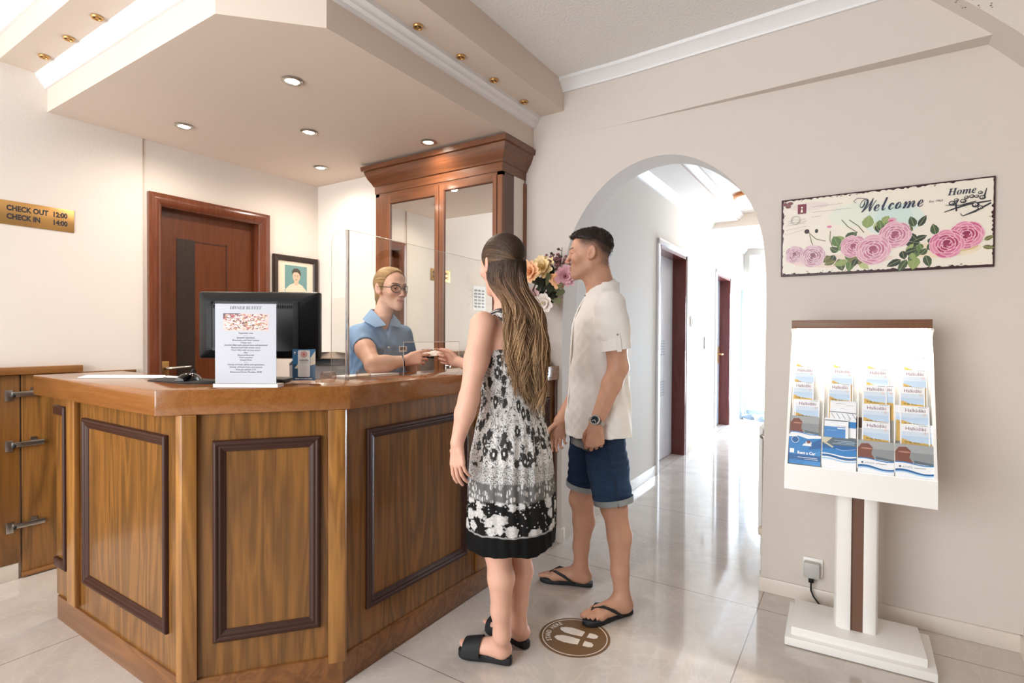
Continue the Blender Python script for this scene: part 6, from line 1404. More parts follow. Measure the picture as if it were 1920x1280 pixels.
for heel, toe, b, ank in ((heelL, toeL, bL, aL), (heelR, toeR, bR, aR)):
    so_ = MB().prism(sole_poly(heel, toe, b, 1.5), 0.002, .022, bev=.004).build('flip_flop', RUB, man)
    MB().prism(sole_poly(heel, toe, b, 1.42), .0215, .0245).build('footbed', RUBT, so_)
    d = toe - heel; L_ = np.linalg.norm(d); d = unit(d); u = V3(0, 0, 1); Pf = lambda f, q, z: Vector(heel + d * f * L_ + b * q * L_ + u * (z * L_))
    stp = MB(); stp.tube([Pf(.80, .06, .05), Pf(.77, .062, .13), Pf(.66, .12, .165), Pf(.48, .165, .11), Pf(.32, .155, .0)], [.005, .006, .0075, .0075, .006], n=7); stp.tube([Pf(.77, .062, .13), Pf(.62, -.06, .185), Pf(.46, -.155, .12), Pf(.30, -.15, .0)], [.006, .0075, .0075, .006], n=7); stp.build('strap', RUB, so_)
# watch
wp_ = wrL + unit(elL - wrL) * .012; wax = unit(wrL - elL); band('watch_strap', wp_ - wax * .008, wax, .0315, .0315, .018, .003, STEEL, man, n=30)
wn_ = unit(-npv(FWD0) * .8 + V3(-.35, -.2, .1)); wn_ = unit(wn_ - wax * (wn_ @ wax)); wc = wp_ + wn_ * .0325; Mw = Matrix([list(unit(np.cross(wax, wn_))), list(wax), list(wn_)]).transposed()
wo = MB().lathe([(.0215, -.006), (.0225, .002), (.0205, .006), (.0185, .006), (.0185, .0045), (.0001, .0045)], Vector(wc), 28, M=Mw).build('watch_case', STEEL, man); MB().lathe([(.0183, .0048), (.0001, .0048)], Vector(wc), 24, M=Mw).build('watch_dial', mat('dark_blue_dial', '#26333f', .2), wo)
hd_ = MB()
for an in (.6, 2.4): hd_.tube([Vector(wc + wn_ * .0055), Vector(wc + wn_ * .0055 + (unit(np.cross(wax, wn_)) * math.cos(an) + wax * math.sin(an)) * .012)], .001, n=5)
for k_ in range(12): an = k_ * math.pi / 6; hd_.ell(Vector(wc + wn_ * .0053 + (unit(np.cross(wax, wn_)) * math.cos(an) + wax * math.sin(an)) * .0155), (.0014,) * 3, n=6, m=4)
hd_.build('watch_hands', WHITE, wo)

# ================================================================== the woman with long hair
fW = unit(V3(-.985, .17, 0)); lW = V3(fW[1] * -1, fW[0], 0)
wom = person('woman with long brown hair in a black and white patterned sleeveless dress', (-1.14, 1.77, 0))
B = Soft(); hW = Head(PT(940, 500, 2.10), (-.93, .37, -.02), .95); hW.build(B, False)
cW = V3(-1.150, 1.775, 0); bW = V3(-1.135, 1.765, 0)
def torW(z, dx=0): t = np.clip((z - .80) / .6, -1, 1.2); return bW * (1 - t) + cW * t + fW * dx
nW = torW(1.36) + V3(0, 0, 1.375) - fW * .005
B.cap(hW.w(0, -.030, -.045), nW, .048, .052, .03); B.cap(hW.w(0, -.005, -.07), nW + fW * .02, .036, .04, .03)
B.loft([(.74, torW(.74), .140, .105), (.86, torW(.86), .148, .112), (1.02, torW(1.02), .118, .088), (1.16, torW(1.16), .132, .098), (1.26, torW(1.26), .138, .092), (1.33, torW(1.33), .120, .070), (1.385, torW(1.37), .062, .05)], lW, fW, .03)
sL = torW(1.31) + lW * .150 + V3(0, 0, 1.318); sR = torW(1.31) - lW * .150 + V3(0, 0, 1.318) + fW * .02
eL = PT(879, 748, 1.94); wL_ = PT(857, 830, 1.93)
B.chain([sL, sL * .5 + eL * .5, eL], [.049, .041, .035], .03); B.chain([eL, eL * .68 + wL_ * .32, wL_], [.035, .035, .0235], .02)
hand(B, wL_, V3(.02, .02, -1), V3(-1, .1, 0), V3(.05, 1, 0), .90, (10, 12, 15, 18), (16, 18, 20, 22), r=.92)
CARD0 = PT(806, 661, 2.62); wR_ = PT(859, 678, 2.60); eR = V3(-1.405, 2.055, 1.085)
B.chain([sR, sR * .5 + eR * .5, eR], [.049, .041, .035], .03); B.chain([eR, eR * .68 + wR_ * .32, wR_], [.035, .034, .0235], .02)
dW = unit(PT(829, 668, 2.645) - wR_)
hand(B, wR_, dW, V3(0, 0, 1) + npv(RX) * .2, -npv(FWD0) - V3(0, 0, .25), .86, (30, 62, 70, 74), (42, 80, 84, 80), thumb=((.75, .55, .4), (.95, .05, .35), (.97, -.12, .15)), r=.95)
tL_, tR_ = torW(.8) + lW * .075 + V3(0, 0, .80), torW(.8) - lW * .075 + V3(0, 0, .80)
kW = PT(934, 1035, 2.045); aW = PT(941, 1190, 2.065); kW2 = PT(972, 1025, 2.15); aW2 = PT(972, 1172, 2.175)
B.chain([tL_, tL_ * .5 + kW * .5, kW], [.076, .066, .049], .03); B.chain([tR_, tR_ * .5 + kW2 * .5, kW2], [.076, .066, .049], .03)
for k_, a_ in ((kW, aW), (kW2, aW2)):
    cf = k_ * .70 + a_ * .30 - fW * .010; B.chain([k_, cf, k_ * .3 + a_ * .7, a_], [.048, .049, .036, .031], .02)
hl1, tl1 = V3(-1.128, 1.742, .034), V3(-1.332, 1.688, .034); hl2, tl2 = V3(-1.128, 1.872, .034), V3(-1.345, 1.900, .034)
d1_, d2_ = unit(tl1 - hl1), unit(tl2 - hl2); b1_ = V3(d1_[1], -d1_[0], 0); b2_ = V3(-d2_[1], d2_[0], 0)
foot(B, hl1, tl1, aW, b1_, .88, .034); foot(B, hl2, tl2, aW2, b2_, .88, .034)
Vb, Fb = B.mesh(.0062, ((hW.o - .14, hW.o + .14, .0032), (wR_ - V3(.15, .08, .09), wR_ + V3(.04, .1, .06), .0030), (wL_ - V3(.06, .06, .2), wL_ + V3(.06, .06, .03), .0035), (V3(-1.36, 1.62, 0), V3(-1.06, 1.97, .12), .0042)))
Vb = relax(Vb, Fb, 1, .4); sk = np.tile(c3('#dcab95'), (len(Vb), 1)) * (1 + .03 * vnoise(Vb, 50)[:, None]); Lh = hW.loc(Vb); inh = np.linalg.norm(Lh, axis=1) < .15
sk = np.where(inh[:, None], hW.face_colour(Vb, sk, c3('#b8645c'), c3('#4a3428'), c3('#d98f80')), sk)
skin('body', Vb, Fb, SKINM, wom, sk); hW.eyes(wom, '#5a4632')

# dress: smocked bodice, gathered skirt, wide straps
HEMZ = .475
def pleat(u, v, Z, p, q):
    th = np.arctan2(v / q, u / p); g = np.clip((1.0 - Z) / .12, 0, 1); return g * (.0042 * np.sin(26 * th + 2.2 * np.sin(Z * 7)) + .0035 * np.sin(11 * th + 1 + 3 * Z)) * (.9 - .45 * np.clip((.75 - Z) / .25, 0, 1)) + (1 - g) * .0018 * np.sin(Z * 420)
S = Soft(); S.loft([(HEMZ, torW(.6, .004), .176, .168), (.52, torW(.6, .004), .178, .170), (.62, torW(.65), .178, .166), (.72, torW(.72), .174, .160), (.82, torW(.82), .168, .148), (.92, torW(.92), .152, .126), (1.0, torW(1.0), .132, .104), (1.05, torW(1.05), .127, .099), (1.13, torW(1.13), .138, .106), (1.19, torW(1.19), .143, .106), (1.225, torW(1.22), .141, .100)], lW, fW, .01, mod=pleat)
S.loft([(HEMZ - .02, torW(.6, .004), .160, .152), (.55, torW(.6, .004), .160, .150), (.60, torW(.62), .12, .12)], lW, fW, .004, 's')
S.cap(sL - V3(0, 0, .02), sL * .6 + eL * .4, .056, .052, .004, 's'); S.cap(sR - V3(0, 0, .02), sR * .6 + eR * .4, .056, .052, .004, 's')
Vs, Fs = S.mesh(.0045); Vs = relax(Vs, Fs, 1, .35); hz = sstep(.60, .475, Vs[:, 2]); Vs[:, 2] += hz * .012 * vnoise(Vs * V3(1, 1, 0), 16, 4)
def dress_uv(V):
    d = V - torW(.8); th = np.arctan2(d @ lW, -(d @ fW)); return np.stack([th * .165, V[:, 2], np.zeros(len(V))], 1)
def dress_mat():
    m = bpy.data.materials.new('patterned_dress_cloth'); m.use_nodes = True; nt = m.node_tree; b = nt.nodes['Principled BSDF']; N = nt.nodes.new; L = nt.links.new; b.inputs['Roughness'].default_value = .85; b.inputs['Specular IOR Level'].default_value = .2
    a = N('ShaderNodeAttribute'); a.attribute_name = 'pat'; sp = N('ShaderNodeSeparateXYZ'); L(a.outputs['Vector'], sp.inputs[0])
    def math_(op, x, y=None, z=None):
        n = N('ShaderNodeMath'); n.operation = op
        for i, v in enumerate((x, y, z)):
            if v is None: continue
            if isinstance(v, (int, float)): n.inputs[i].default_value = v
            else: L(v, n.inputs[i])
        return n.outputs[0]
    def noise(scale, det=3, dist=0.0, sx=1, sy=1):
        mp = N('ShaderNodeMapping'); mp.inputs['Scale'].default_value = (sx, sy, 1); L(a.outputs['Vector'], mp.inputs[0]); n = N('ShaderNodeTexNoise'); n.inputs['Scale'].default_value = scale; n.inputs['Detail'].default_value = det; n.inputs['Distortion'].default_value = dist; L(mp.outputs[0], n.inputs['Vector']); return n.outputs['Fac']
    def voro(scale, feat='F1', sx=1, sy=1, rnd=1.0):
        mp = N('ShaderNodeMapping'); mp.inputs['Scale'].default_value = (sx, sy, 1); L(a.outputs['Vector'], mp.inputs[0]); n = N('ShaderNodeTexVoronoi'); n.feature = feat; n.inputs['Scale'].default_value = scale; n.inputs['Randomness'].default_value = rnd; L(mp.outputs[0], n.inputs['Vector']); return n.outputs['Distance']
    def step(x, lo, hi):
        n = N('ShaderNodeMapRange'); n.inputs['From Min'].default_value = lo; n.inputs['From Max'].default_value = hi; L(x, n.inputs['Value']); return n.outputs[0]
    z = sp.outputs['Y']; zw = math_('ADD', z, math_('MULTIPLY', math_('SUBTRACT', noise(9, 1), .5), .02))
    # large motifs of the upper part: dark curls and leaves on white
    w1 = math_('ABSOLUTE', math_('SUBTRACT', noise(30, 4, 2.6, 1, .75), .5)); up = step(w1, .022, .05); v1 = step(voro(24, 'F1', 1, .7), .20, .24); v1b = step(voro(24, 'F1', 1, .7), .38, .34); ring_ = math_('MAXIMUM', v1b, math_('MULTIPLY', v1, 0.0))
    leaf_ = math_('ADD', voro(32, 'F1', 1, .62), math_('MULTIPLY', math_('SUBTRACT', noise(70, 3, 1.2), .5), .75)); core = step(math_('ADD', voro(32, 'F1', 1, .62), math_('MULTIPLY', math_('SUBTRACT', noise(60, 2), .5), .3)), .16, .12); motif = math_('MAXIMUM', math_('MULTIPLY', step(leaf_, .42, .50), step(w1, .010, .03)), core)
    upc = math_('MULTIPLY_ADD', motif, .62, .04)
    # fine grey band
    dots = math_('MULTIPLY_ADD', step(math_('ADD', voro(210), math_('MULTIPLY', math_('SUBTRACT', noise(300, 2), .5), .5)), .33, .45), .40, .12)
    # upright paisley band
    pz = math_('MULTIPLY', step(math_('ABSOLUTE', math_('SINE', math_('MULTIPLY', sp.outputs['X'], 215))), .25, .45), step(voro(74, 'F1', 1, .6, .7), .5, .38)); pzc = math_('MULTIPLY_ADD', math_('MAXIMUM', pz, step(voro(74, 'F1', 1, .6, .7), .12, .2)), 0.5, .03); pzc = math_('MULTIPLY', pzc, math_('MULTIPLY_ADD', pz, .8, .25))
    # white flowers on black
    fl_ = math_('ADD', voro(20, 'F1', 1, 1, .75), math_('MULTIPLY', math_('SUBTRACT', noise(95, 2), .5), .34)); flc = math_('MULTIPLY', step(fl_, .49, .43), math_('MULTIPLY_ADD', noise(140, 2), .55, .28)); f2 = math_('MULTIPLY', step(math_('ADD', voro(66), math_('MULTIPLY', math_('SUBTRACT', noise(120, 2), .5), .3)), .26, .20), .45); flc = math_('MAXIMUM', math_('MAXIMUM', flc, f2), .008)
    def pick(lo, below, above, soft=.004):
        n = N('ShaderNodeMix'); n.data_type = 'FLOAT'; L(step(zw, lo - soft, lo + soft), n.inputs['Factor'])
        for s_, v in (('A', below), ('B', above)):
            if isinstance(v, (int, float)): n.inputs[s_].default_value = v
            else: L(v, n.inputs[s_])
        return n.outputs['Result']
    c = pick(.545, .004, .30, .001); c = pick(.551, c, flc, .001); c = pick(.672, c, pzc); c = pick(.738, c, dots); c = pick(.795, c, upc)
    cb = N('ShaderNodeCombineColor'); L(c, cb.inputs[0]); L(math_('MULTIPLY', c, .975), cb.inputs[1]); L(math_('MULTIPLY', c, .955), cb.inputs[2]); L(cb.outputs[0], b.inputs['Base Color']); return m
DRESS = dress_mat(); dr = skin('dress', Vs, Fs, DRESS, wom, None, {'pat': dress_uv(Vs)})
def strap(path, w_, name='strap'):
    P = [npv(p) for p in path]; Q = []
    for i in range(len(P) - 1):
        for t_ in np.linspace(0, 1, 6, endpoint=False):
            p0, p1, p2, p3 = P[max(i - 1, 0)], P[i], P[i + 1], P[min(i + 2, len(P) - 1)]; Q.append(.5 * ((2 * p1) + (-p0 + p2) * t_ + (2 * p0 - 5 * p1 + 4 * p2 - p3) * t_ ** 2 + (-p0 + 3 * p1 - 3 * p2 + p3) * t_ ** 3))
    Q.append(P[-1]); Q = np.array(Q); T = np.gradient(Q, axis=0); c0 = torW(1.28) + V3(0, 0, 1.26); VV = []; 
    for q, t_ in zip(Q, T):
        n_ = unit(q - c0); s_ = unit(np.cross(t_, n_)); 
        for a_, b_ in ((-1, 0), (-1, 1), (0, 1.15), (1, 1), (1, 0)): VV.append(q + s_ * w_ / 2 * a_ + n_ * .003 * b_)
    VV = np.array(VV); FF = np.array([(5 * i + j, 5 * i + (j + 1) % 5, 5 * i + 5 + (j + 1) % 5, 5 * i + 5 + j) for i in range(len(Q) - 1) for j in range(5)])
    uv = np.stack([(VV @ lW) * 1.0, VV[:, 2] + 0.3 * (VV @ fW), np.zeros(len(VV))], 1); uv[:, 1] = np.maximum(uv[:, 1], .9); skin(name, VV, FF, DRESS, dr, None, {'pat': uv})
for q, sg in ((sL, 1), (sR, -1)):
    l_ = lW * sg; strap([torW(1.2) + l_ * .085 + V3(0, 0, 1.205) - fW * .096, torW(1.28) + l_ * .088 + V3(0, 0, 1.29) - fW * .093, torW(1.34) + l_ * .090 + V3(0, 0, 1.348) - fW * .055, torW(1.35) + l_ * .088 + V3(0, 0, 1.366) - fW * .008, torW(1.33) + l_ * .085 + V3(0, 0, 1.335) + fW * .052, torW(1.2) + l_ * .08 + V3(0, 0, 1.215) + fW * .108], .042)

# hair: smooth crown drawn into a tie, long locks below
H = Soft(); H.ell(hW.w(0, -.018, .038), tuple(q * hW.s for q in (.0815, .1030, .0940)), hW.M, .02); pass
def wcut(X, Y, Z):
    d = [(X - hW.o[0]), (Y - hW.o[1]), (Z - hW.o[2])]; y = (d[0] * hW.M[0, 1] + d[1] * hW.M[1, 1] + d[2] * hW.M[2, 1]) / hW.s; z = (d[0] * hW.M[0, 2] + d[1] * hW.M[1, 2] + d[2] * hW.M[2, 2]) / hW.s; x = (d[0] * hW.M[0, 0] + d[1] * hW.M[1, 0] + d[2] * hW.M[2, 0]) / hW.s
    f1 = .839 * y - .545 * z - .027; return np.maximum(f1, -.075 - z)
H.func(wcut, hW.o - .2, hW.o + .2, 0, 'i')
tie = hW.w(.0, -.118, .002)
Vh, Fh = H.mesh(.0036); Vh = relax(Vh, Fh, 1, .4); Nh = vnormals(Vh, Fh); Lq = hW.loc(Vh); hc = np.tile(c3('#2a1c15'), (len(Vh), 1)); hobj = skin('hair', Vh, Fh, HAIRM, wom, hc)
rs_ = np.random.RandomState(4); PA, RA, CA = [], [], []
dk_, md_, lt_ = c3('#372519'), c3('#6e5039'), c3('#c29d74')
def lock(P, r, tone, dark=0.0):
    P = np.asarray(P); t_ = np.linspace(0, 1, len(P)); PA.append(P); RA.append(r * np.minimum(1, .4 + 4 * t_) * (1 - .75 * t_ ** 3)); c = dk_[None] * (1 - sstep(0, .3, t_))[:, None] + md_[None] * sstep(0, .3, t_)[:, None]; c = mixc(c, np.clip(sstep(.12, .7, t_) * tone, 0, 1), lt_); CA.append(c * (1 - dark) * (1 + .18 * rs_.uniform(-1, 1)))
HC = np.array([0, -.018, .038]); HR = np.array([.0815, .1030, .0940])
def onskull(q, up=1.018):
    d = q - HC; k_ = math.sqrt(((d / HR) ** 2).sum()); return HC + d / max(k_, .01) * up
def hairline(a):      # a from -1 (her right ear) over the forehead to 1 (her left ear)
    x = .082 * math.sin(a * 1.57); z = -.004 + .094 * math.cos(a * 1.57) ** .8; y = (.545 * z + .027) / .839 - .004; return np.array([x, y, z])
# fine strands swept from the hairline and the crown back to the tie
for i in range(900):
    a = rs_.uniform(-1, 1); h0 = hairline(a); st = onskull(h0); back_ = rs_.rand() ** 2 * .8; en = np.array([.014 * a, -.119, .006 + .012 * (1 - abs(a))]); P = []
    for t_ in np.linspace(back_, 1, 14):
        q = st * (1 - t_) + en * t_; q[2] += .05 * math.sin(math.pi * t_) * (1 - abs(a)); q = onskull(q, 1.018 + .006 * rs_.rand() * 0 + .004 * math.sin(i)) if t_ < .95 else q; P.append(hW.w(*q))
    P = np.array(P); t_ = np.linspace(0, 1, 14); tone = (.55 * sstep(.35, .95, abs(a)) * rs_.rand()); PA.append(P); RA.append(np.full(14, .0014)); CA.append(mixc(np.tile(c3('#3b291d'), (14, 1)), np.clip(sstep(.05, .5, t_) * tone, 0, 1), c3('#a5825e')) * (1 + .25 * rs_.uniform(-1, 1)))
def mane(z, u):      # hanging hair: u from -1 (her left) to 1, z height; follows the skull, then the back
    t_ = np.clip((1.545 - z) / .52, 0, 1); wd = np.interp(t_, [0, .15, .4, .7, 1], [.064, .084, .104, .104, .078]); ctr = torW(1.3) - lW * np.interp(t_, [0, .3, 1], [-.012, -.012, .006]); bk = np.interp(t_, [0, .12, .35, .6, 1], [.098, .105, .120, .132, .125])
    p = ctr - lW * (u * wd) - fW * (bk - .045 * u * u); p[2] = z
    zl = (z - hW.o[2]) / hW.s; ph = u * 1.62; sh = np.interp(zl, [-.16, -.07, .0, .02], [.80, .92, 1.0, 1.0]); h0 = hW.w(-.080 * sh * math.sin(ph), -.018 - .103 * sh * math.cos(ph), 0); h0[2] = z; w_ = sstep(-.19, -.05, zl); return p * (1 - w_) + h0 * w_
for c_ in range(74):      # wavy locks, each a bundle of fine strands
    u0 = -1 + 2 * (c_ + rs_.rand()) / 74; ln = rs_.uniform(.46, .60) * (1 - .14 * abs(u0)); ph = rs_.uniform(0, 6.28); am = rs_.uniform(.008, .017); fq = rs_.uniform(1.9, 3.3); dep = rs_.uniform(-.016, .012); zt0 = hW.o[2] + .016 - .012 * abs(u0) + rs_.uniform(-.006, .004); tone0 = np.clip(.55 + .5 * math.sin(u0 * 8 + 1) + rs_.uniform(-.4, .4), 0, 1); drk = .45 * (rs_.rand() < .25)
    for j in range(30):
        du, dd, l2 = rs_.normal() * .05, rs_.normal() * .005, ln * rs_.uniform(.88, 1.03); f_ = rs_.normal() * .35; P = []
        for t_ in np.linspace(0, 1, 20):
            z = zt0 - l2 * t_; g = min(1, 1.9 * t_); tight = 1 - .45 * math.sin(math.pi * min(1, t_ * 1.2)) * .9; u = u0 + du * tight * (1 + .25 * t_) ; p = mane(z, u) - fW * ((dep + dd * tight) * g + .004) + lW * (am * g * math.sin(fq * 6.28 * t_ + ph + f_)) - fW * (am * .6 * g * math.cos(fq * 6.28 * t_ + ph * 1.3 + f_)); P.append(p)
        lock(P, rs_.uniform(.0013, .0021), np.clip(tone0 + rs_.uniform(-.25, .25), 0, 1), drk)
for c_ in range(9):      # the tail below the tie
    ph = rs_.uniform(0, 6.28); am = rs_.uniform(.004, .010); sp_ = rs_.normal() * .03; tone0 = rs_.uniform(.3, .9)
    for j in range(30):
        o1, o2 = rs_.normal() * .006, rs_.normal() * .006; P = []
        lt = rs_.uniform(.38, .50)
        for t_ in np.linspace(0, 1, 18):
            z = tie[2] - lt * t_; p = mane(z, .06 + sp_ * 6 * t_ + o1 * 6 * t_); g = sstep(0, .35, t_); p = p * g + (tie - fW * (.012 * math.sin(min(1, t_ * 6) * 1.57)) + V3(0, 0, -lt * t_)) * (1 - g) - fW * (.020 * g) + lW * (am * g * math.sin(15 * t_ + ph) + o1 * min(1, .3 + 2 * t_)) - fW * (o2 * min(1, .3 + 2 * t_)); P.append(p)
        lock(P, rs_.uniform(.0014, .0021), np.clip(tone0 + rs_.uniform(-.25, .25), 0, 1))
Vq, Fq, Cq = strands(PA, RA, CA, 4); skin('hair_locks', Vq, Fq, HAIRM, wom, Cq)
# dark underlayer so that the locks never show gaps
U_ = Soft()
for z in np.linspace(1.44, 1.14, 14):
    for u in (-.72, -.25, .25, .72): p = mane(z, u * .8) + fW * .034; U_.ell(p, (.018, .018, .025), None, .02)
Vq, Fq = U_.mesh(.006); skin('hair_underlayer', Vq, Fq, HAIRM, wom, np.tile(c3('#3a281d'), (len(Vq), 1)))
MB().tube([Vector(tie + V3(0, 0, .002) + lW * (.013 * math.cos(a_)) + V3(0, 0, .010 * math.sin(a_))) for a_ in np.linspace(0, 2 * math.pi, 16)], .004, n=8).build('hair_tie', BLACKM, wom)
for heel, toe, b in ((hl1, tl1, b1_), (hl2, tl2, b2_)):
    P_ = sole_poly(heel, toe, b, 1.55); so_ = MB().prism(P_, .002, .033, bev=.006).build('slide_sandal', BLACKM, wom); d = toe - heel; L_ = np.linalg.norm(d); d = unit(d); rings = []
    for f_ in (.52, .62, .74, .86):
        R_ = []; hgt = np.interp(f_, [.52, .86], [.072, .052]); wd = np.interp(f_, [.52, .7, .86], [.043, .047, .046])
        for k_ in range(13): a_ = math.pi * k_ / 12; R_.append(heel + d * f_ * L_ + b * (wd * math.cos(a_)) + V3(0, 0, -.012 + hgt * math.sin(a_) ** .7))
        for k_ in range(13): a_ = math.pi * (12 - k_) / 12; R_.append(heel + d * f_ * L_ + b * ((wd - .004) * math.cos(a_)) + V3(0, 0, -.012 + (hgt - .005) * math.sin(a_) ** .7))
        rings.append([Vector(p) for p in R_])
    MB().loft(rings).build('strap', BLACKM, so_)

# ================================================================== the receptionist
fC = unit(V3(.93, -.37, 0)); lC = V3(-fC[1], fC[0], 0); lC = unit(V3(.37, .93, 0))
clk = person('receptionist in a blue blouse and dark glasses behind the counter', (-2.06, 1.96, 0))
B = Soft(); hC = Head(PT(733, 543, 2.72), (.985, -.150, -.03), .90); hC.build(B, False)
cC = V3(-2.065, 1.955, 0); bC = V3(-2.10, 1.965, 0)
def torC(z, dx=0): t = np.clip((z - .85) / .45, -1, 1.3); return bC * (1 - t) + cC * t + fC * dx
nC = torC(1.33) + V3(0, 0, 1.362) + fC * .026
B.cap(hC.w(0, -.034, -.050), nC - fC * .010, .039, .045, .025); B.cap(hC.w(0, -.012, -.06), nC + fC * .016, .030, .036, .02)
B.loft([(.75, torC(.75), .155, .112), (.88, torC(.88), .160, .115), (1.0, torC(1.0), .114, .086), (1.14, torC(1.14), .122, .098), (1.22, torC(1.22), .128, .098), (1.29, torC(1.29, .006), .112, .075), (1.36, torC(1.33, .02), .056, .05)], lC, fC, .03)
sR_ = torC(1.28) - lC * .118 + V3(0, 0, 1.276) + fC * .01; sL_ = torC(1.28) + lC * .128 + V3(0, 0, 1.276)
eC = V3(-1.868, 1.735, 1.136); wC = PT(759, 676, 2.525)
B.chain([sR_, sR_ * .5 + eC * .5, eC], [.043, .043, .039], .03); B.chain([eC, eC * .66 + wC * .34, wC], [.040, .038, .024], .02)
dC = unit(PT(800, 667, 2.565) - wC)
hand(B, wC, dC, V3(0, 0, 1) + npv(FWD0) * .35, npv(FWD0) - V3(0, 0, .45), .84, (14, 22, 30, 36), (24, 32, 38, 42), thumb=((.80, .40, .38), (.95, .12, .30), (.97, -.10, .25)), r=.95)
eC2 = torC(1.0) + lC * .205 + V3(0, 0, 1.02) - fC * .02; wC2 = V3(-1.97, 2.19, .86)
B.chain([sL_, sL_ * .5 + eC2 * .5, eC2], [.042, .041, .037], .03); B.chain([eC2, eC2 * .66 + wC2 * .34, wC2], [.037, .036, .024], .02)
hand(B, wC2, V3(.35, .0, -1), fC, -lC, .84, (20, 24, 28, 30), (25, 30, 30, 34), r=.95)
hC1, hC2 = torC(.82) + lC * .078 + V3(0, 0, .82), torC(.82) - lC * .078 + V3(0, 0, .82); f1 = bC + lC * .09 + V3(0, 0, .075) - fC * .02; f2 = bC - lC * .09 + V3(0, 0, .075) - fC * .02
for h_, a_ in ((hC1, f1), (hC2, f2)):
    k_ = h_ * .48 + a_ * .52 + fC * .015; B.chain([h_, h_ * .5 + k_ * .5, k_], [.088, .07, .05], .03); B.chain([k_, k_ * .7 + a_ * .3 - fC * .01, a_], [.048, .048, .031], .02)
    sd_ = lC if h_ is hC2 else -lC; foot(B, a_ - fC * .05 + V3(0, 0, .02 - a_[2]), a_ + fC * .17 + V3(0, 0, .02 - a_[2]), a_, sd_, .88, .020)
Vb, Fb = B.mesh(.0065, ((hC.o - V3(.13, .13, .13), hC.o + V3(.13, .13, .14), .0024), (wC - V3(.05, .06, .07), wC + V3(.15, .13, .07), .0028)))
Vb = relax(Vb, Fb, 1, .35); sk = np.tile(c3('#e3b39b'), (len(Vb), 1)) * (1 + .03 * vnoise(Vb, 50)[:, None]); Lh = hC.loc(Vb); inh = np.linalg.norm(Lh, axis=1) < .15
sk = np.where(inh[:, None], hC.face_colour(Vb, sk, c3('#c4706a'), c3('#3b2a22'), c3('#dd9682'), thick=1.0, brow_h=.0050), sk)
skin('body', Vb, Fb, SKINM, clk, sk); hC.eyes(clk, '#4a3626')
# hair drawn back into a low knot, parted on top
H = Soft(); H.ell(hC.w(0, -.015, .038), tuple(q * hC.s for q in (.0805, .1015, .0920)), hC.M, .02); H.ell(hC.w(0, -.07, -.035), (.045, .035, .045), hC.M, .03); H.ell(hC.w(.01, -.112, -.045), (.032, .026, .034), hC.M, .012)
def ccut(X, Y, Z):
    d = [(X - hC.o[0]), (Y - hC.o[1]), (Z - hC.o[2])]; q = [(d[0] * hC.M[0, i] + d[1] * hC.M[1, i] + d[2] * hC.M[2, i]) / hC.s for i in range(3)]
    f1_ = .94 * q[1] - .34 * q[2] - .0187; return np.maximum(f1_, -.085 - q[2])
H.func(ccut, hC.o - .2, hC.o + .2, 0, 'i'); Vh, Fh = H.mesh(.0032); Vh = relax(Vh, Fh, 1, .4); Nh = vnormals(Vh, Fh); Lq = hC.loc(Vh); ang = np.arctan2(Lq[:, 0], Lq[:, 2] + .03)
Vh = Vh + Nh * (-.0025 * np.exp(-(Lq[:, 0] / .004) ** 2) * (Lq[:, 2] > .08))[:, None]
hc = np.tile(c3('#b08a5c'), (len(Vh), 1)) * (1 + .1 * vnoise(Vh, 200, 2)[:, None]); hc = mixc(hc, .5 * np.exp(-(Lq[:, 0] / .006) ** 2) * (Lq[:, 2] > .07), c3('#6d4f32')); hc = mixc(hc, .6 * sstep(-.01, -.06, Lq[:, 2]), c3('#6f5238'))
skin('hair', Vh, Fh, HAIRM, clk, hc); PA, RA, CA = [], [], []
HC2 = np.array([0, -.015, .038]); HR2 = np.array([.0805, .1015, .0920])
for i in range(1500):
    a = rs_.uniform(-1, 1); x = .0795 * math.sin(a * 1.57); z = -.012 + .108 * math.cos(a * 1.57) ** .85; y = (.34 * z + .0187) / .94 - .003 + .004 * rs_.rand(); d = np.array([x, y, z]) - HC2; k_ = math.sqrt(((d / HR2) ** 2).sum()); st = HC2 + d / k_ * 1.012; en = np.array([.022 * a, -.108, -.042]); P = []; b0 = rs_.rand() ** 2 * .6
    for t_ in np.linspace(b0, 1, 14):
        q = st * (1 - t_) + en * t_; q[0] += np.sign(a) * .035 * math.sin(t_ * math.pi); q[2] += .075 * math.sin(t_ * math.pi) * (1 - abs(a)) ** .7; q[1] -= .01 * math.sin(t_ * math.pi); d = q - HC2; k_ = math.sqrt(((d / HR2) ** 2).sum()); q = HC2 + d / max(k_, .01) * (1.020 + .008 * math.sin(i)) if q[2] > -.045 else q; P.append(hC.w(*q))
    t_ = np.linspace(b0, 1, 14); PA.append(np.array(P)); RA.append(np.full(14, .0009)); CA.append(mixc(np.tile(c3(rs_.choice(['#b8935f', '#a07a4c', '#c9a878', '#8f6c44'])), (14, 1)), .55 * sstep(.35, 1, t_), c3('#6d5036')))
Vq, Fq, Cq = strands(PA, RA, CA, 4); skin('hair_locks', Vq, Fq, HAIRM, clk, Cq)
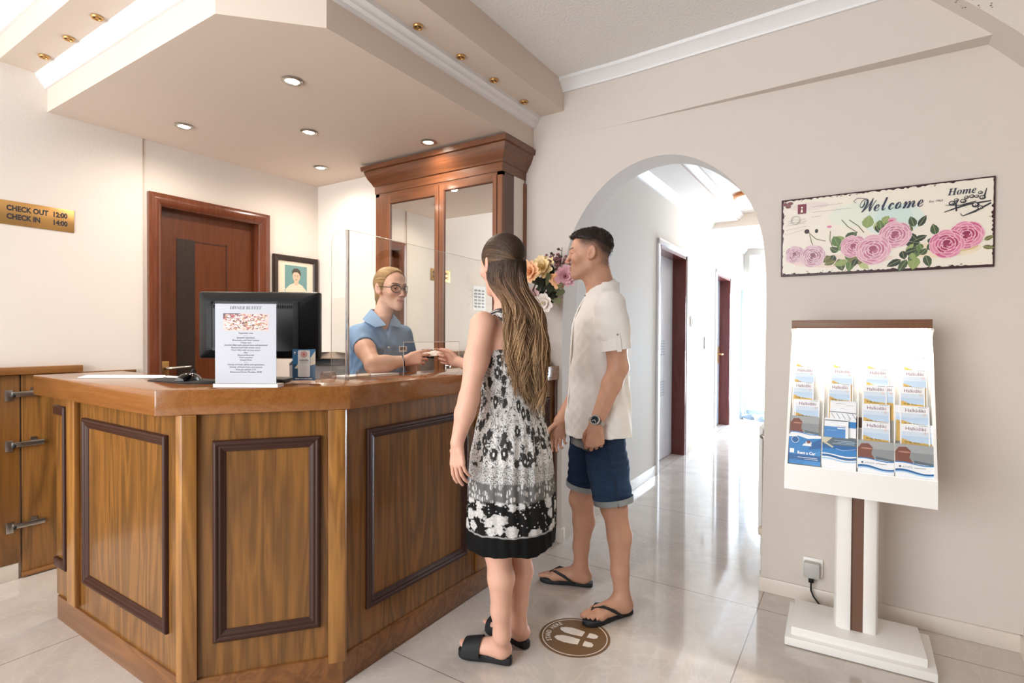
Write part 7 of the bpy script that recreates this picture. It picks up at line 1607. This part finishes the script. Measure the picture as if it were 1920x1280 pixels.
# blouse
BLU = attr_mat('blue_blouse_cloth', .7, .3, bump=(500, .15, .0006))
def bf(u, v, Z, p, q):
    th = np.arctan2(v / q, u / p); return (.0050 * np.sin(5 * th + 30 * Z) + .0046 * np.sin(9 * th - 44 * Z + 1) + .0026 * np.sin(17 * th + 70 * Z)) * np.clip((1.27 - Z) / .1, 0, 1)
S = Soft(); S.loft([(.80, torC(.80), .172, .130), (.92, torC(.92), .160, .122), (1.0, torC(1.0), .140, .108), (1.14, torC(1.14), .146, .124), (1.22, torC(1.22), .148, .120), (1.29, torC(1.29, .008), .124, .088), (1.335, torC(1.32, .018), .088, .068), (1.372, torC(1.33, .026), .062, .056)], lC, fC, .02, mod=bf)
cuR = sR_ * .58 + eC * .42; cuL = sL_ * .58 + eC2 * .42
for s0, c0, e0 in ((sR_, cuR, eC), (sL_, cuL, eC2)):
    a_ = unit(e0 - s0); S.chain([s0 + V3(0, 0, .004), c0], [.049, .055], .045); S.func(lambda X, Y, Z, c=c0, a_=a_: -np.minimum(cutplane(c, a_)(X, Y, Z), .10 - np.sqrt((X - c[0]) ** 2 + (Y - c[1]) ** 2 + (Z - c[2]) ** 2)), c0 - .11, c0 + .11, .002, 's')
# open V neck
vN = torC(1.25) + V3(0, 0, 1.268) + fC * .112; S.cap(vN, nC + fC * .055 + V3(0, 0, .01), .008, .036, .004, 's')
Vs, Fs = S.mesh(.0048); Vs = relax(Vs, Fs, 2, .35); Ns = vnormals(Vs, Fs); Vs = Vs + Ns * (.0034 * vnoise(Vs, 40, 7))[:, None]
bl = skin('blouse', Vs, Fs, BLU, clk, np.tile(c3('#7f9fc4'), (len(Vs), 1)) * (1 + .05 * vnoise(Vs, 40, 3)[:, None]))
BLC = mat('blue_collar_cloth', '#86a5c9', .65, bump=(500, .15, .0006))
for sg in (1, -1):      # two collar leaves
    l_ = lC * sg; b0 = nC + V3(0, 0, .012); pts = [(b0 - fC * .052 + l_ * .006 + V3(0, 0, .030)), (b0 + l_ * .052 - fC * .012 + V3(0, 0, .030)), (b0 + l_ * .045 + fC * .038 + V3(0, 0, .006)), (vN + l_ * .010 + V3(0, 0, .055) + fC * .002), (vN + l_ * .062 + V3(0, 0, .045) - fC * .004), (b0 + l_ * .090 + fC * .022 - V3(0, 0, .036)), (b0 + l_ * .092 - fC * .020 - V3(0, 0, .022)), (b0 - fC * .074 + l_ * .006 - V3(0, 0, .014))]
    n_ = 8; ctr_ = sum(pts) / n_; up_ = [Vector(p) for p in pts]; out = [Vector(p + unit(p - (nC - V3(0, 0, .08))) * .0035) for p in pts]; m_ = MB()
    m_.add(up_ + out, [(0, 1, 6, 7), (1, 2, 5, 6), (2, 3, 4, 5), (15, 14, 9, 8), (14, 13, 10, 9), (13, 12, 11, 10)] + [(i, (i + 1) % 8, 8 + (i + 1) % 8, 8 + i) for i in range(8)]); m_.build('collar', BLC, bl, smooth=60)
for z in (1.215, 1.15, 1.085): MB().ell(Vector(torC(z) + V3(0, 0, z) + fC * (np.interp(z, [1.0, 1.14, 1.22], [.112, .131, .127]))), (.005,) * 3, n=8, m=6).build('button', WHITE, bl)
# name badge
bq = PT(763, 646, 2.70); bn = unit(fC + lC * .25); bs = unit(np.cross(V3(0, 0, 1), bn)); bd = MB()
bc_ = torC(1.2) + V3(0, 0, 1.205) + fC * .112 + lC * .082; fr_ = Matrix([list(bs) + [0], [0, 0, 1, 0], list(bn) + [0], [0, 0, 0, 1]]).transposed(); fr_.translation = Vector(bc_); bd.tf = fr_; bd.box(-.024, -.015, 0, .024, .015, .004, bev=.001); bo = bd.build('name_badge', WHITE, bl)
bd = MB(); bd.tf = fr_; bd.box(-.020, -.006, .004, .012, .011, .0046); bd.build('badge_picture', mat('badge_brown', '#6d5648', .5), bo)
# trousers and shoes, hidden by the counter from the entrance side
S = Soft(); NV = attr_mat('navy_trouser_cloth', .85, .2); S.loft([(.74, torC(.74), .162, .120), (.86, torC(.86), .166, .122), (.93, torC(.93), .15, .112)], lC, fC, .02)
for h_, a_ in ((hC1, f1), (hC2, f2)): k_ = h_ * .48 + a_ * .52 + fC * .015; S.chain([h_, k_, a_ + V3(0, 0, .02)], [.098, .068, .058], .03)
Vs, Fs = S.mesh(.008); skin('trousers', Vs, Fs, NV, clk, np.tile(c3('#222938'), (len(Vs), 1)))
for a_ in (f1, f2):
    heel = a_ - fC * .05; heel = V3(heel[0], heel[1], .02); MB().prism(sole_poly(heel, heel + fC * .23, lC, 1.5), 0.0, .018, bev=.004).build('shoe_sole', BLACKM, clk)
# glasses
GLF = mat('dark_red_black_glasses', '#241518', .25); gm = MB(); e = {}
for q in (-1, 1):
    ring = []
    for k_ in range(20):
        an = 2 * math.pi * k_ / 20; x = .033 * q + .0218 * math.cos(an) * (1 + .14 * math.sin(an)); z = .000 + .0205 * math.sin(an) + (.004 * math.cos(an) * q if math.sin(an) > -.2 else 0); y = .1085 - 10.5 * (x ** 2); ring.append(Vector(hC.w(x, y, z)))
    e[q] = ring; gm.tube(ring + [ring[0]], [.0016 + .0014 * max(0, math.sin(2 * math.pi * k_ / 20)) for k_ in range(21)], n=7)
    gm.tube([ring[5] if False else Vector(hC.w(q * .0570, .0740, .0085)), Vector(hC.w(q * .0700, .045, .010)), Vector(hC.w(q * .0800, -.004, .012)), Vector(hC.w(q * .0805, -.020, .002))], .0016, n=6)
gm.tube([Vector(hC.w(-.0105, .1070, .004)), Vector(hC.w(0, .1095, .007)), Vector(hC.w(.0105, .1070, .004))], .0018, n=7); go = gm.build('glasses', GLF, clk)
for q in (-1, 1):
    m_ = MB(); m_.add(e[q], [list(range(20))]); m_.build('lens', glassy('spectacle_lens_%d' % (q + 2), '#f4efea', .28, .02), go, smooth=0)
band('bracelet', wC + unit(eC - wC) * .012, unit(wC - eC), .0255, .0255, .006, .002, BLACKM, clk)
MB().ell(Vector(hC.w(-.080, .004, -.036)), (.003, .003, .004), n=8, m=6).build('earring', BRASS, clk)

# the card passing between the two women
cA, cB = PT(790, 664, 2.605), PT(834, 662, 2.640); cxv = unit(cB - cA); cyv = unit(npv(FWD0) * .9 + V3(0, 0, .42)); cyv = unit(cyv - cxv * (cyv @ cxv)); cnv = np.cross(cxv, cyv)
cm_ = MB(); o_ = (cA + cB) / 2 + V3(0, 0, .002); vs = []
for h in (-.0008, .0008):
    for sx, sy in ((-1, -1), (1, -1), (1, 1), (-1, 1)): vs.append(Vector(o_ + cxv * (.050 * sx) + cyv * (.027 * sy) + cnv * h))
cm_.add(vs, [(3, 2, 1, 0), (4, 5, 6, 7), (0, 1, 5, 4), (1, 2, 6, 5), (2, 3, 7, 6), (3, 0, 4, 7)])
cm_.build('key_card', mat('cream_card', '#e9e2d6', .5), base=tuple(o_))
tag(bpy.data.objects['key_card'], 'small cream card passing between the receptionist and the woman', 'card')
